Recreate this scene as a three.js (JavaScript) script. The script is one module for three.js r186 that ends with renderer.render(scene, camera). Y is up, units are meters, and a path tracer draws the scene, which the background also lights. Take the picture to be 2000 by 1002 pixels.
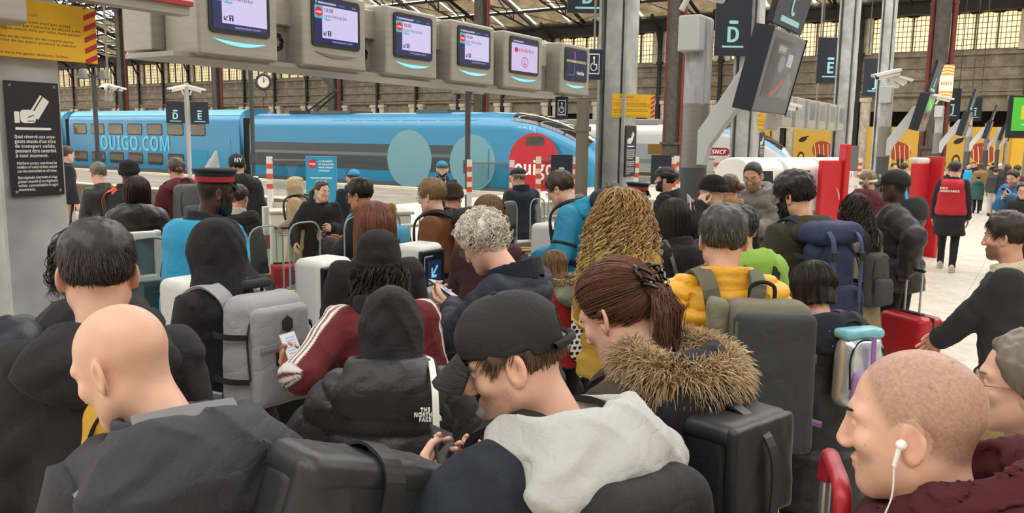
import * as THREE from 'three';
import { mergeGeometries } from 'three/addons/utils/BufferGeometryUtils.js';
import { RoundedBoxGeometry } from 'three/addons/geometries/RoundedBoxGeometry.js';
import { FontLoader } from 'three/addons/loaders/FontLoader.js';
import { TextGeometry } from 'three/addons/geometries/TextGeometry.js';
import { RectAreaLightUniformsLib } from 'three/addons/lights/RectAreaLightUniformsLib.js';

// ---------- camera, sky, exposure ----------
const scene = new THREE.Scene();
const R = Math.PI / 180, FOCAL = 1600, YAW = 33 * R, PITCH = 8.15 * R, EYE = 2.05;
const camera = new THREE.PerspectiveCamera(2 * Math.atan(501 / FOCAL) / R, 2000 / 1002, 0.05, 500);
camera.position.set(0, EYE, 0);
camera.lookAt(Math.cos(YAW) * Math.cos(PITCH), EYE - Math.sin(PITCH), -Math.sin(YAW) * Math.cos(PITCH));
camera.rotateZ(0.8 * R);
camera.updateMatrixWorld(true);
scene.background = new THREE.Color().setRGB(0.98, 0.97, 0.94);      // flat bright overcast sky
scene.backgroundIntensity = 3.0;
const renderer = new THREE.WebGLRenderer({ antialias: true });
renderer.toneMapping = THREE.LinearToneMapping;
renderer.toneMappingExposure = 1.58;
renderer.shadowMap.enabled = true;
RectAreaLightUniformsLib.init();

// ---------- helpers ----------
let seedState = 12345;
const rnd = () => { seedState = (seedState * 1664525 + 1013904223) >>> 0; return seedState / 4294967296; };
const rr = (a, b) => a + (b - a) * rnd();
const V = (x, y, z) => new THREE.Vector3(x, y, z);
const clamp = (x, a, b) => x < a ? a : x > b ? b : x;
const lerp = (a, b, t) => a + (b - a) * t;
const smooth = (a, b, x) => { const t = clamp((x - a) / (b - a), 0, 1); return t * t * (3 - 2 * t); };
// pixel (in the 2000 x 1002 photograph) to a ray, then to a point on a plane or at a distance
const FWD = V(0, 0, -1).applyQuaternion(camera.quaternion);
function ray(u, v) { return V((u - 1000) / FOCAL, -(v - 501) / FOCAL, -1).applyQuaternion(camera.quaternion); }
function atDepth(u, v, d) { return ray(u, v).multiplyScalar(d).add(camera.position); }
function onY(u, v, y) { const r = ray(u, v); return r.multiplyScalar((y - EYE) / r.y).add(camera.position); }
function onZ(u, v, z) { const r = ray(u, v); return r.multiplyScalar(z / r.z).add(camera.position); }
function onX(u, v, x) { const r = ray(u, v); return r.multiplyScalar(x / r.x).add(camera.position); }

const usedNames = new Map();
function numbered(name) { const n = usedNames.get(name) ?? 0; usedNames.set(name, n + 1); return n ? name + '_' + String(n).padStart(3, '0') : name; }
function tag(o, label, category, group) { o.userData.label = label; o.userData.category = category; if (group) o.userData.group = group; return o; }
function thing(name, label, category, pos = [0, 0, 0], turn = 0, group) {
  const o = new THREE.Group(); o.name = numbered(name); scene.add(o);
  o.position.set(...pos); o.rotation.y = turn; return tag(o, label, category, group);
}
function setting(name) { const o = new THREE.Group(); o.name = name; o.userData.kind = 'structure'; scene.add(o); return o; }
function prep(gs) {
  gs = [].concat(gs).map((g) => (g.index ? g.toNonIndexed() : g));
  for (const g of gs) {
    if (!g.attributes.uv) g.setAttribute('uv', new THREE.BufferAttribute(new Float32Array(g.attributes.position.count * 2), 2));
    for (const k of Object.keys(g.attributes)) if (!['position', 'normal', 'uv', 'color'].includes(k)) g.deleteAttribute(k);
  }
  return gs;
}
function merge(gs) { gs = [].concat(gs); return gs.length === 1 ? gs[0] : mergeGeometries(prep(gs)); }
function obj(name, gs, mat, parent = scene) {
  const m = new THREE.Mesh(merge(gs), mat); m.name = parent === scene ? numbered(name) : name;
  m.castShadow = m.receiveShadow = true; parent.add(m); return m;
}
const mats = new Map();
function M(color, rough = 0.8, metal = 0, extra) {
  const key = [color, rough, metal, extra ? JSON.stringify(extra, (k, v) => (v && v.isTexture ? v.uuid : v)) : ''].join();
  if (!mats.has(key)) mats.set(key, new (extra && (extra.transmission || extra.clearcoat || extra.sheen || extra.iridescence) ? THREE.MeshPhysicalMaterial : THREE.MeshStandardMaterial)({ color, roughness: rough, metalness: metal, ...extra }));
  return mats.get(key);
}
// uv in metres on boxes
function bx(w, h, d, x = 0, y = 0, z = 0, ry = 0, rx = 0, rz = 0) {
  const g = new THREE.BoxGeometry(w, h, d), uv = g.attributes.uv, s = [[d, h], [d, h], [w, d], [w, d], [w, h], [w, h]];
  for (let i = 0; i < uv.count; i++) { const f = s[Math.floor(i / 4)]; uv.setXY(i, uv.getX(i) * f[0], uv.getY(i) * f[1]); }
  if (rx) g.rotateX(rx); if (rz) g.rotateZ(rz); if (ry) g.rotateY(ry);
  return g.translate(x, y, z);
}
function rb(w, h, d, r, x = 0, y = 0, z = 0, seg = 2) { return new RoundedBoxGeometry(w, h, d, seg, Math.min(r, w / 2.01, h / 2.01, d / 2.01)).translate(x, y, z); }
function cyl(r0, r1, h, x = 0, y = 0, z = 0, n = 16) { return new THREE.CylinderGeometry(r1, r0, h, n).translate(x, y, z); }
function bar(a, b, r, n = 8, r2 = r) {
  const d = V().subVectors(b, a), g = new THREE.CylinderGeometry(r2, r, d.length(), n);
  g.applyQuaternion(new THREE.Quaternion().setFromUnitVectors(V(0, 1, 0), d.clone().normalize()));
  return g.translate((a.x + b.x) / 2, (a.y + b.y) / 2, (a.z + b.z) / 2);
}
function beam(a, b, w, h) {   // square bar between two points
  const d = V().subVectors(b, a), g = new THREE.BoxGeometry(w, h, d.length());
  const m = new THREE.Matrix4().lookAt(b, a, Math.abs(d.y) > 0.95 * d.length() ? V(1, 0, 0) : V(0, 1, 0)); m.setPosition((a.x + b.x) / 2, (a.y + b.y) / 2, (a.z + b.z) / 2);
  return g.applyMatrix4(m);
}
function tube(pts, r, seg = 24, n = 6, closed = false) { return new THREE.TubeGeometry(new THREE.CatmullRomCurve3(pts, closed), seg, r, n, closed); }
function ball(r, x, y, z, sx = 1, sy = 1, sz = 1, n = 16) { return new THREE.SphereGeometry(r, n, Math.max(6, n * 0.75 | 0)).scale(sx, sy, sz).translate(x, y, z); }
function plate(shape, depth, bevel = 0) {
  return new THREE.ExtrudeGeometry(shape, { depth, bevelEnabled: bevel > 0, bevelSize: bevel, bevelThickness: bevel, bevelSegments: 2, curveSegments: 10 });
}
function rrect(w, h, r, x = 0, y = 0) {
  const s = new THREE.Shape(), a = x - w / 2, b = y - h / 2; r = Math.min(r, w / 2, h / 2);
  s.moveTo(a + r, b); s.lineTo(a + w - r, b); s.absarc(a + w - r, b + r, r, -Math.PI / 2, 0); s.lineTo(a + w, b + h - r); s.absarc(a + w - r, b + h - r, r, 0, Math.PI / 2);
  s.lineTo(a + r, b + h); s.absarc(a + r, b + h - r, r, Math.PI / 2, Math.PI); s.lineTo(a, b + r); s.absarc(a + r, b + r, r, Math.PI, 1.5 * Math.PI); return s;
}
// canvas pictures for print and screens
function canvas(w, h, draw) {
  const c = document.createElement('canvas'); c.width = w; c.height = h; const x = c.getContext('2d'); draw(x, w, h);
  const t = new THREE.CanvasTexture(c); t.colorSpace = THREE.SRGBColorSpace; t.magFilter = THREE.LinearFilter; return t;
}
function printed(t, rough = 0.5) { return new THREE.MeshStandardMaterial({ map: t, roughness: rough }); }
function screenMat(t, k = 1) { return new THREE.MeshStandardMaterial({ color: 0x050507, roughness: 0.15, emissive: 0xffffff, emissiveMap: t, emissiveIntensity: k }); }
function face(w, h) { return new THREE.PlaneGeometry(w, h); }        // thin print or screen face, always mounted on a body
// value noise
const perm = new Uint8Array(512); { const p = [...Array(256).keys()]; for (let i = 255; i > 0; i--) { const j = Math.floor(rnd() * (i + 1)); [p[i], p[j]] = [p[j], p[i]]; } for (let i = 0; i < 512; i++) perm[i] = p[i & 255]; }
const hsh = new Float32Array(256).map(() => rnd() * 2 - 1);
function noise(x, y, z) {
  const X = Math.floor(x), Y = Math.floor(y), Z = Math.floor(z); x -= X; y -= Y; z -= Z;
  const u = x * x * (3 - 2 * x), v = y * y * (3 - 2 * y), w = z * z * (3 - 2 * z), a = X & 255, b = Y & 255, c = Z & 255, a1 = (a + 1) & 255, b1 = (b + 1) & 255, c1 = (c + 1) & 255;
  const h = (i, j, k) => hsh[perm[perm[perm[i] + j] + k]];
  const p0 = perm[a], p1 = perm[a1], q00 = perm[p0 + b], q01 = perm[p0 + b1], q10 = perm[p1 + b], q11 = perm[p1 + b1];
  const e = hsh[perm[q00 + c]], f = hsh[perm[q10 + c]], g = hsh[perm[q01 + c]], k = hsh[perm[q11 + c]], e2 = hsh[perm[q00 + c1]], f2 = hsh[perm[q10 + c1]], g2 = hsh[perm[q01 + c1]], k2 = hsh[perm[q11 + c1]];
  const m = lerp(lerp(e, f, u), lerp(g, k, u), v), n = lerp(lerp(e2, f2, u), lerp(g2, k2, u), v); return lerp(m, n, w);
}
// grain textures (tileable), colour variation around white, used over a base colour
function grain(size, cells, amp, seed = 1, stretch = 1) {
  const d = new Uint8Array(size * size * 4), per = (x, y, n, m) => { const X = Math.floor(x), Y = Math.floor(y), fx = x - X, fy = y - Y, h = (i, j) => hsh[perm[perm[(((i % n) + n) % n + seed * 7) & 255] + ((((j % m) + m) % m) & 255)]], u = fx * fx * (3 - 2 * fx), v = fy * fy * (3 - 2 * fy); return lerp(lerp(h(X, Y), h(X + 1, Y), u), lerp(h(X, Y + 1), h(X + 1, Y + 1), u), v); };
  for (let j = 0; j < size; j++) for (let i = 0; i < size; i++) {
    let s = 0, a = 0.5; for (let o = 0, n = cells; o < 4; o++, n *= 2, a *= 0.62) s += a * per(i / size * n, j / size * n * stretch, n, Math.max(1, n * stretch));
    const q = clamp(255 * (1 - amp * (0.5 - s * 0.7)), 0, 255); d.set([q, q, q, 255], (j * size + i) * 4);
  }
  const t = new THREE.DataTexture(d, size, size); t.wrapS = t.wrapT = THREE.RepeatWrapping; t.magFilter = THREE.LinearFilter; t.colorSpace = THREE.SRGBColorSpace; t.needsUpdate = true; return t;
}
function rep(t, x, y = x, linear = false) { const c = t.clone(); c.repeat.set(x, y); if (linear) c.colorSpace = THREE.NoColorSpace; c.needsUpdate = true; return c; }
const GR_TILE = grain(256, 10, 0.12, 11), GR_STONE = grain(512, 6, 0.28, 3), GR_FINE = grain(256, 24, 0.2, 5), GR_METAL = grain(256, 3, 0.07, 9, 8);
const BOLD = await new FontLoader().loadAsync('fonts/droid/droid_sans_bold.typeface.json');
// lettering lying in the xy plane, centred, facing +z
function letters(text, size, depth = 0.004) { const g = new TextGeometry(text, { font: BOLD, size, depth, curveSegments: 5 }); g.computeBoundingBox(); const b = g.boundingBox; return g.translate(-(b.min.x + b.max.x) / 2, -(b.min.y + b.max.y) / 2, 0); }
// ---------- the setting ----------
const XW = 75, XC = 40;                       // far wall, iron column row
const stoneMat = new THREE.MeshStandardMaterial({ color: 0x9b8e79, roughness: 0.9, map: rep(GR_STONE, 0.3), bumpMap: rep(GR_STONE, 0.3, 0.3, true), bumpScale: 0.03 });
const palestone = new THREE.MeshStandardMaterial({ color: 0xd9cdb6, roughness: 0.85, map: rep(GR_STONE, 0.4) });
const ironMat = new THREE.MeshStandardMaterial({ color: 0x35302b, roughness: 0.7, metalness: 0.2, map: rep(GR_STONE, 0.5) });
const columnMat = new THREE.MeshStandardMaterial({ color: 0x5a5449, roughness: 0.65, metalness: 0.15, map: rep(GR_STONE, 0.6) });
const pipeMat = new THREE.MeshStandardMaterial({ color: 0x7d352b, roughness: 0.6, map: rep(GR_STONE, 0.6) });
const panelMat = new THREE.MeshPhysicalMaterial({ color: 0xe6d9bf, roughness: 1, transmission: 0.42, thickness: 0, map: rep(GR_STONE, 0.25) });
const paneMat = new THREE.MeshPhysicalMaterial({ color: 0xf3e6cb, roughness: 0.95, transmission: 0.75, thickness: 0 });
const clearGlass = new THREE.MeshPhysicalMaterial({ color: 0xffffff, roughness: 0.0, transmission: 1, thickness: 0 });
const barrierGlass = new THREE.MeshPhysicalMaterial({ color: 0xe9f0ee, roughness: 0.02, transmission: 1, thickness: 0 });
const concourse = setting('floor');
{
  const tileMats = [0xd6cfc0, 0xd2cabb, 0xd9d3c6, 0xcfc8b9].map((c, i) => new THREE.MeshStandardMaterial({ color: c, roughness: 0.38, map: rep(GR_TILE, 0.9 + i * 0.13), bumpMap: rep(GR_FINE, 2, 2, true), bumpScale: 0.0008 }));
  obj('floor_bed', bx(84, 0.4, 34, 38, -0.204, 0), M(0x9c9484, 0.8), concourse);
  const S = 0.8, list = [];
  for (let i = -4; i < 92; i++) for (let j = -21; j < 21; j++) { const x = (i + 0.5) * S, z = (j + 0.5) * S; list.push([Math.hypot(x - 8, z - 0.5) , x, z]); }
  list.sort((a, b) => a[0] - b[0]);
  const tg = bx(S - 0.006, 0.03, S - 0.006), rest = [];
  list.forEach(([, x, z], i) => {
    if (i < 300) { const m = new THREE.Mesh(tg, tileMats[Math.floor(rnd() * 4)]); m.name = 'tile'; m.position.set(x, -0.015, z); m.receiveShadow = true; concourse.add(m); }
    else rest.push(bx(S - 0.006, 0.03, S - 0.006, x, -0.015, z));
  });
  const o = obj('tile_field', rest, tileMats[0], concourse); o.userData.kind = 'stuff';
}
{ // platforms and track beds beyond the concourse
  const g = setting('platform_surface'), asphalt = new THREE.MeshStandardMaterial({ color: 0x989081, roughness: 0.85, map: rep(GR_STONE, 0.3) }), edge = M(0xd2cbba, 0.7), face_ = new THREE.MeshStandardMaterial({ color: 0x8e8068, roughness: 0.9, map: rep(GR_STONE, 0.4) });
  for (const [x0, x1] of [[-6, 11.6], [18.3, 26.2], [36.3, 44.5], [50.5, 57.4], [63, 74.7]]) {
    obj('platform', bx(x1 - x0, 1.0, 150, (x0 + x1) / 2, -0.5, -92), asphalt, g);
    for (const [x, s] of [[x0, 1], [x1, -1]]) if (x > 0 && x < 74) { obj('platform_edge', bx(0.32, 0.06, 150, x + s * 0.16, 0.012, -92), edge, g); obj('warning_strip', bx(0.1, 0.012, 150, x + s * 0.75, 0.005, -92), M(0xe0c98a, 0.7), g); obj('platform_wall', bx(0.04, 0.9, 150, x - s * 0.02, -0.5, -92), face_, g); }
  }
  const t = setting('track_bed'); obj('ballast', bx(85, 0.3, 150, 34.5, -1.1, -92), new THREE.MeshStandardMaterial({ color: 0x77705f, roughness: 1, map: rep(GR_STONE, 1) }), t);
  for (const x of [13.2, 16.7, 33.3, 47.5, 60.2]) for (const s of [-0.72, 0.72]) obj('rail', bx(0.07, 0.16, 150, x + s, -0.87, -92), M(0x5d544a, 0.4, 0.7), t);
}
{ // far wall: lower arcade with piers, cornice, banded upper wall, tall windows
  const w = setting('wall_far'), Z0 = 10, BAY = 6, NB = 28;
  obj('arcade_floor', bx(11, 0.3, NB * BAY, XW + 5, -0.12, Z0 - NB * BAY / 2), M(0x8a8174, 0.8), w); obj('arcade_ceiling', bx(10.6, 0.4, NB * BAY, XW + 5.2, 6.4, Z0 - NB * BAY / 2), stoneMat, w); obj('arcade_beam', bx(0.6, 1.3, NB * BAY, XW + 0.3, 5.4, Z0 - NB * BAY / 2), stoneMat, w); obj('lower_back_wall', bx(0.4, 6.8, NB * BAY, XW + 10.2, 3.1, Z0 - NB * BAY / 2), M(0x7d705f, 0.9), w); for (const zz of [Z0 + 0.2, Z0 - NB * BAY - 0.2]) obj('arcade_end_wall', bx(10.6, 6.8, 0.4, XW + 5.2, 3.1, zz), stoneMat, w);
  obj('upper_wall', [bx(0.7, 3.5, NB * BAY, XW + 0.35, 7.75, Z0 - NB * BAY / 2), bx(0.7, 1.6, NB * BAY, XW + 0.35, 13.2, Z0 - NB * BAY / 2)], stoneMat, w);
  obj('cornice', [bx(0.35, 0.3, NB * BAY, XW - 0.15, 6.1, Z0 - NB * BAY / 2), bx(0.5, 0.14, NB * BAY, XW - 0.2, 6.33, Z0 - NB * BAY / 2), bx(0.2, 0.16, NB * BAY, XW - 0.08, 7.3, Z0 - NB * BAY / 2), bx(0.3, 0.2, NB * BAY, XW - 0.1, 9.2, Z0 - NB * BAY / 2), bx(0.12, 0.1, NB * BAY, XW - 0.05, 8.2, Z0 - NB * BAY / 2)], stoneMat, w);
  obj('frieze', [bx(0.5, 1.0, NB * BAY, XW - 0.2, 12.95, Z0 - NB * BAY / 2), bx(0.7, 0.15, NB * BAY, XW - 0.3, 12.45, Z0 - NB * BAY / 2), bx(0.7, 0.2, NB * BAY, XW - 0.3, 13.5, Z0 - NB * BAY / 2)], ironMat, w);
  const muntin = M(0x5b4a3a, 0.6, 0.1), mural = [0xe0b02c, 0xd89f2a];
  for (let i = 0; i < NB; i++) {
    const zc = Z0 - (i + 0.5) * BAY, near = i < 5;
    for (const s of [-1, 1]) obj('pier', [bx(0.55, 5.9, 0.75, XW - 0.1, 2.95, zc + s * 2.35), bx(0.7, 0.35, 0.95, XW - 0.12, 5.72, zc + s * 2.35), bx(0.7, 0.5, 0.95, XW - 0.12, 0.25, zc + s * 2.35)], palestone, w);
    obj('iron_post', [bx(0.3, 12.5, 0.3, XW - 0.35, 6.25, zc + 3), bx(0.45, 0.3, 0.5, XW - 0.35, 9.4, zc + 3)], ironMat, w);
    obj('upper_pier', [bx(0.7, 3.1, 1.3, XW + 0.35, 10.95, zc + 3), bx(0.2, 3.0, 0.45, XW - 0.08, 10.9, zc + 2.45), bx(0.2, 3.0, 0.45, XW - 0.08, 10.9, zc + 3.55)], palestone, w);
    // scalloped bracket ends hanging from the frieze
    obj('bracket', [beam(V(XW - 0.4, 12.4, zc + 3), V(XW - 2.6, 13.6, zc + 3), 0.25, 0.25), beam(V(XW - 0.35, 10.6, zc + 3), V(XW - 1.5, 12.9, zc + 3), 0.18, 0.18)], ironMat, w);
    const win = setting('window_' + (i + 1)), fr = [];
    fr.push(bx(0.14, 3.0, 0.16, XW + 0.3, 10.95, zc - 2.3), bx(0.14, 3.0, 0.16, XW + 0.3, 10.95, zc + 2.3), bx(0.14, 0.16, 4.7, XW + 0.3, 9.5, zc), bx(0.14, 0.16, 4.7, XW + 0.3, 12.42, zc));
    for (const s of [-0.78, 0.78]) fr.push(bx(0.14, 3, 0.12, XW + 0.3, 10.95, zc + s));
    obj('window_frame', fr, muntin, win);
    const mu = []; for (let k = 1; k < 14; k++) mu.push(bx(0.05, 2.9, 0.045, XW + 0.3, 10.95, zc - 2.3 + k * 4.6 / 14)); for (let k = 1; k < 7; k++) mu.push(bx(0.05, 0.045, 4.6, XW + 0.3, 9.5 + k * 2.92 / 7, zc));
    obj('muntin_grid', mu, muntin, win);
    if (i >= 1 && i < 4) { const pg = bx(0.012, 0.4, 0.31); for (let a = 0; a < 14; a++) for (let b = 0; b < 7; b++) { const m = new THREE.Mesh(pg, paneMat); m.name = 'pane'; m.position.set(XW + 0.34, 9.5 + (b + 0.5) * 2.92 / 7, zc - 2.3 + (a + 0.5) * 4.6 / 14); win.add(m); } }
    else for (let a = 0; a < 3; a++) obj('pane', bx(0.012, 2.9, 1.5, XW + 0.34, 10.95, zc + (a - 1) * 1.55), paneMat, win);
    // arched dark valance teeth above each light
    const sc = []; for (let k = 0; k < 3; k++) { const s = new THREE.Shape(); s.moveTo(-0.77, 0); s.lineTo(-0.77, -0.12); s.quadraticCurveTo(-0.7, -0.2, -0.5, -0.2); s.quadraticCurveTo(0, 0.14, 0.5, -0.2); s.quadraticCurveTo(0.7, -0.2, 0.77, -0.12); s.lineTo(0.77, 0); const g = plate(s, 0.08); g.rotateY(-Math.PI / 2); g.translate(XW + 0.16, 12.42, zc + (k - 1) * 1.55); sc.push(g); }
    obj('window_valance', sc, ironMat, win);
  }
}
{ // roofs: two naves; iron trusses, translucent boarding and glazed ridge bands
  const r = setting('ceiling'), ZA = 14, ZB = -160, L = ZA - ZB, glazing = [], purlins = [], chords = [], rest = [];
  const slope = (x0, y0, x1, y1, solid, pick) => {
    const n = 5, dx = (x1 - x0) / n, dy = (y1 - y0) / n, len = Math.hypot(dx, dy), ang = Math.atan2(dy, dx);
    for (let k = 0; k < n; k++) {
      const cx = x0 + (k + 0.5) * dx, cy = y0 + (k + 0.5) * dy;
      purlins.push(bx(0.14, 0.24, L, x0 + k * dx, y0 + k * dy - 0.14, (ZA + ZB) / 2));
      for (let z = ZA - 2; z > ZB; z -= 4) {
        if (k < solid) { const g = bx(len - 0.22, 0.05, 3.72, 0, 0, 0, 0, 0, ang).translate(cx, cy + 0.05, z); if (pick && z > -100) obj('roof_board', g, panelMat, r); else rest.push(g); }
        else { glazing.push(bx(len - 0.1, 0.02, 3.94, 0, 0, 0, 0, 0, ang).translate(cx, cy + 0.05, z)); for (let q = 0; q < 4; q++) purlins.push(bx(len, 0.06, 0.05, 0, 0, 0, 0, 0, ang).translate(cx, cy, z - 2 + q)); }
      }
    }
  };
  const naves = [[XW + 0.4, 57.5, XC, 13.7, 19.6], [XC, 21, 2, 13.9, 20.2], [2, -9, -20, 13.9, 18]];
  naves.forEach(([a, m, b, e, t], ni) => {
    slope(a, e, m, t, ni ? 2 : 3, ni === 0); slope(b, e, m, t, ni ? 2 : 3);
    for (let z = -4.3 + 12; z > ZB; z -= 6) {
      const P = (x, f = 0) => V(x, (x > m ? lerp(t, e, (x - m) / (a - m)) : lerp(t, e, (m - x) / (m - b))) - 0.2 - f, z);
      for (const end of [a, b]) {
        const at = (q, f) => P(lerp(end, m, q), f);
        chords.push(beam(at(0, 0), at(1, 0), 0.16, 0.3), beam(at(0, 0.3), at(0.5, 1.9), 0.12, 0.14), beam(at(0.5, 1.9), at(1, 1.2), 0.12, 0.14));
        for (const q of [0.25, 0.5, 0.75]) chords.push(beam(at(q, 0), at(q, q === 0.25 ? 1.1 : q === 0.5 ? 1.9 : 1.55), 0.1, 0.1));
        chords.push(beam(at(0.25, 1.1), at(0.5, 0), 0.08, 0.08), beam(at(0.5, 1.9), at(0.25, 0), 0.08, 0.08), beam(at(0.5, 1.9), at(0.75, 0), 0.08, 0.08), beam(at(0.75, 1.5), at(1, 0), 0.08, 0.08));
      }
      if (ni === 0) chords.push(bar(P(a, 0.4), P(b, 0.4), 0.035, 6), bar(V(m, t - 1.2, z), V(m, e - 0.5, z), 0.03, 6));
    }
  });
  const lat = [];   // lattice girder along the column line
  for (let z = ZA; z > ZB; z -= 2) lat.push(beam(V(XC, 12.2, z), V(XC, 13.6, z - 2), 0.07, 0.1), beam(V(XC, 13.6, z), V(XC, 12.2, z - 2), 0.07, 0.1));
  lat.push(bx(0.3, 0.16, L, XC, 12.2, (ZA + ZB) / 2), bx(0.3, 0.16, L, XC, 13.6, (ZA + ZB) / 2));
  obj('lattice_girder', lat, ironMat, r); obj('purlins', purlins, ironMat, r); obj('trusses', chords, ironMat, r); obj('skylights', glazing, clearGlass, r);
  const o = obj('roof_boarding', rest, panelMat, r); o.userData.kind = 'stuff';
  const wb = setting('wall_back'), cream = new THREE.MeshStandardMaterial({ color: 0xcfc3ac, roughness: 0.9, map: rep(GR_STONE, 0.2) });
  obj('hall_front_wall', bx(97, 14, 0.6, 28, 7, 15), cream, wb);
  const wl = setting('wall_left'); obj('hall_side_wall', bx(0.6, 14, 175, -20.3, 7, -72), cream, wl); obj('side_floor', bx(17, 0.4, 34, -12.4, -0.22, 0), M(0xcfc8b9, 0.5), wl);
  const we = setting('wall_end'); obj('far_end_screen', bx(97, 9, 0.5, 28, 16, -161), M(0xb9ad97, 0.9), we);
}
function ironColumn(z) {
  const c = thing('iron_column', '', 'column', [XC, 0, z], 0, 'riveted iron columns with red drainpipes');
  obj('shaft', [bx(0.5, 10.2, 0.46, 0, 7, 0), bx(0.56, 10.2, 0.05, 0, 7, 0.24), bx(0.56, 10.2, 0.05, 0, 7, -0.24), bx(0.05, 10.2, 0.56, -0.27, 7, 0)], columnMat, c);
  const rv = []; for (let y = 2.1; y < 12; y += 0.14) for (const s of [-0.19, 0.19]) rv.push(ball(0.022, -0.3, y, s, 0.6, 1, 1, 6));
  obj('rivets', rv, columnMat, c);
  obj('plinth', [bx(0.9, 1.2, 0.9, 0, 0.6, 0), bx(1.05, 0.18, 1.05, 0, 1.25, 0), bx(0.75, 0.6, 0.75, 0, 1.6, 0), bx(0.95, 0.12, 0.95, 0, 1.95, 0)], columnMat, c);
  obj('capital', [bx(0.8, 0.2, 0.8, 0, 11.9, 0), bx(1.1, 0.15, 1.1, 0, 12.1, 0)], columnMat, c);
  for (const s of [-1, 1]) { obj('drainpipe', [cyl(0.11, 0.11, 11, 0.02, 6.8, s * 0.42), ...[3, 5.5, 8, 10.5].map((y) => cyl(0.135, 0.135, 0.12, 0.02, y, s * 0.42))], pipeMat, c); }
  return c;
}
for (let k = -1; k < 9; k++) {
  const c = ironColumn(-4.3 - 12 * k);
  c.userData.label = k === 0 ? 'riveted iron column with red drainpipes carrying the orange wireless sign' : k === 1 ? 'riveted iron column with red drainpipes in front of the white train' : k >= 2 ? 'riveted iron column with red drainpipes rising behind the blue train' : 'riveted iron column with red drainpipes near the concourse end';
}
// ---------- trains ----------
function section(w, yb, yt, r, cx = 0, flat = 0.25) {   // closed ring: bottom left, up the -x side, over the roof, down the +x side
  const p = [], n = 8; p.push([cx - w * 0.82, yb], [cx - w * 0.96, yb + 0.25], [cx - w, yb + 0.5]);
  const ys = yt - r; p.push([cx - w, lerp(yb + 0.5, ys, 0.5)]);
  for (let i = 0; i <= n; i++) { const a = Math.PI - i / n * Math.PI / 2; p.push([cx - w + Math.min(r * 1.1, w) + Math.cos(a) * Math.min(r * 1.1, w), ys + Math.sin(a) * r]); }
  const m = p.length; for (let i = m - 1; i >= 0; i--) p.push([2 * cx - p[i][0], p[i][1]]);
  return p;
}
function loft(secs, i0 = 0, i1 = 1e9, caps = true) {     // secs: [z, ring]
  const n = secs[0][1].length, pos = [], idx = [], closed = i1 > n; i1 = Math.min(i1, n - 1);
  const cols = closed ? n : i1 - i0 + 1;
  for (const [z, ring] of secs) for (let i = 0; i < cols; i++) { const q = ring[(i0 + i) % n]; pos.push(q[0], q[1], z); }
  for (let s = 0; s < secs.length - 1; s++) for (let i = 0; i < (closed ? cols : cols - 1); i++) { const a = s * cols + i, b = s * cols + (i + 1) % cols, c = a + cols, d = b + cols; idx.push(a, b, c, b, d, c); }
  if (closed && caps) for (const s of [0, secs.length - 1]) { const base = s * cols; for (let i = 1; i < cols - 1; i++) s ? idx.push(base, base + i, base + i + 1) : idx.push(base, base + i + 1, base + i); }
  const g = new THREE.BufferGeometry(); g.setAttribute('position', new THREE.Float32BufferAttribute(pos, 3)); g.setIndex(idx); g.computeVertexNormals(); return g;
}
const blue = new THREE.MeshPhysicalMaterial({ color: 0x2388b4, roughness: 0.32, clearcoat: 0.6, clearcoatRoughness: 0.15, map: rep(GR_TILE, 1) });
const lightBlue = M(0x7fb6c4, 0.4), darkSide = M(0x2f3a3f, 0.35, 0, { clearcoat: 0.5 }), darkGlass = new THREE.MeshPhysicalMaterial({ color: 0x10151a, roughness: 0.06, clearcoat: 1 }), trainGrey = M(0x4b5054, 0.6);
const coachGlass = new THREE.MeshPhysicalMaterial({ color: 0x5a554c, roughness: 0.08, metalness: 0.5, clearcoat: 1 });
const XT = 33.3, NX = XT - 1.46;        // blue train axis and near side
function sidePlate(shape, depth = 0.012) { const g = plate(shape, depth); g.rotateY(-Math.PI / 2); return g; }   // shape x -> world z, faces -x
function windowPlate(parent, z, y, w, h, x = NX) {
  const f = obj('train_window', sidePlate(rrect(w + 0.12, h + 0.12, 0.13)).translate(x, y, z), M(0x23282c, 0.5), parent);
  const p = obj('pane', sidePlate(rrect(w, h, 0.1)).translate(x - 0.008, y, z), coachGlass, f); return f;
}
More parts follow.
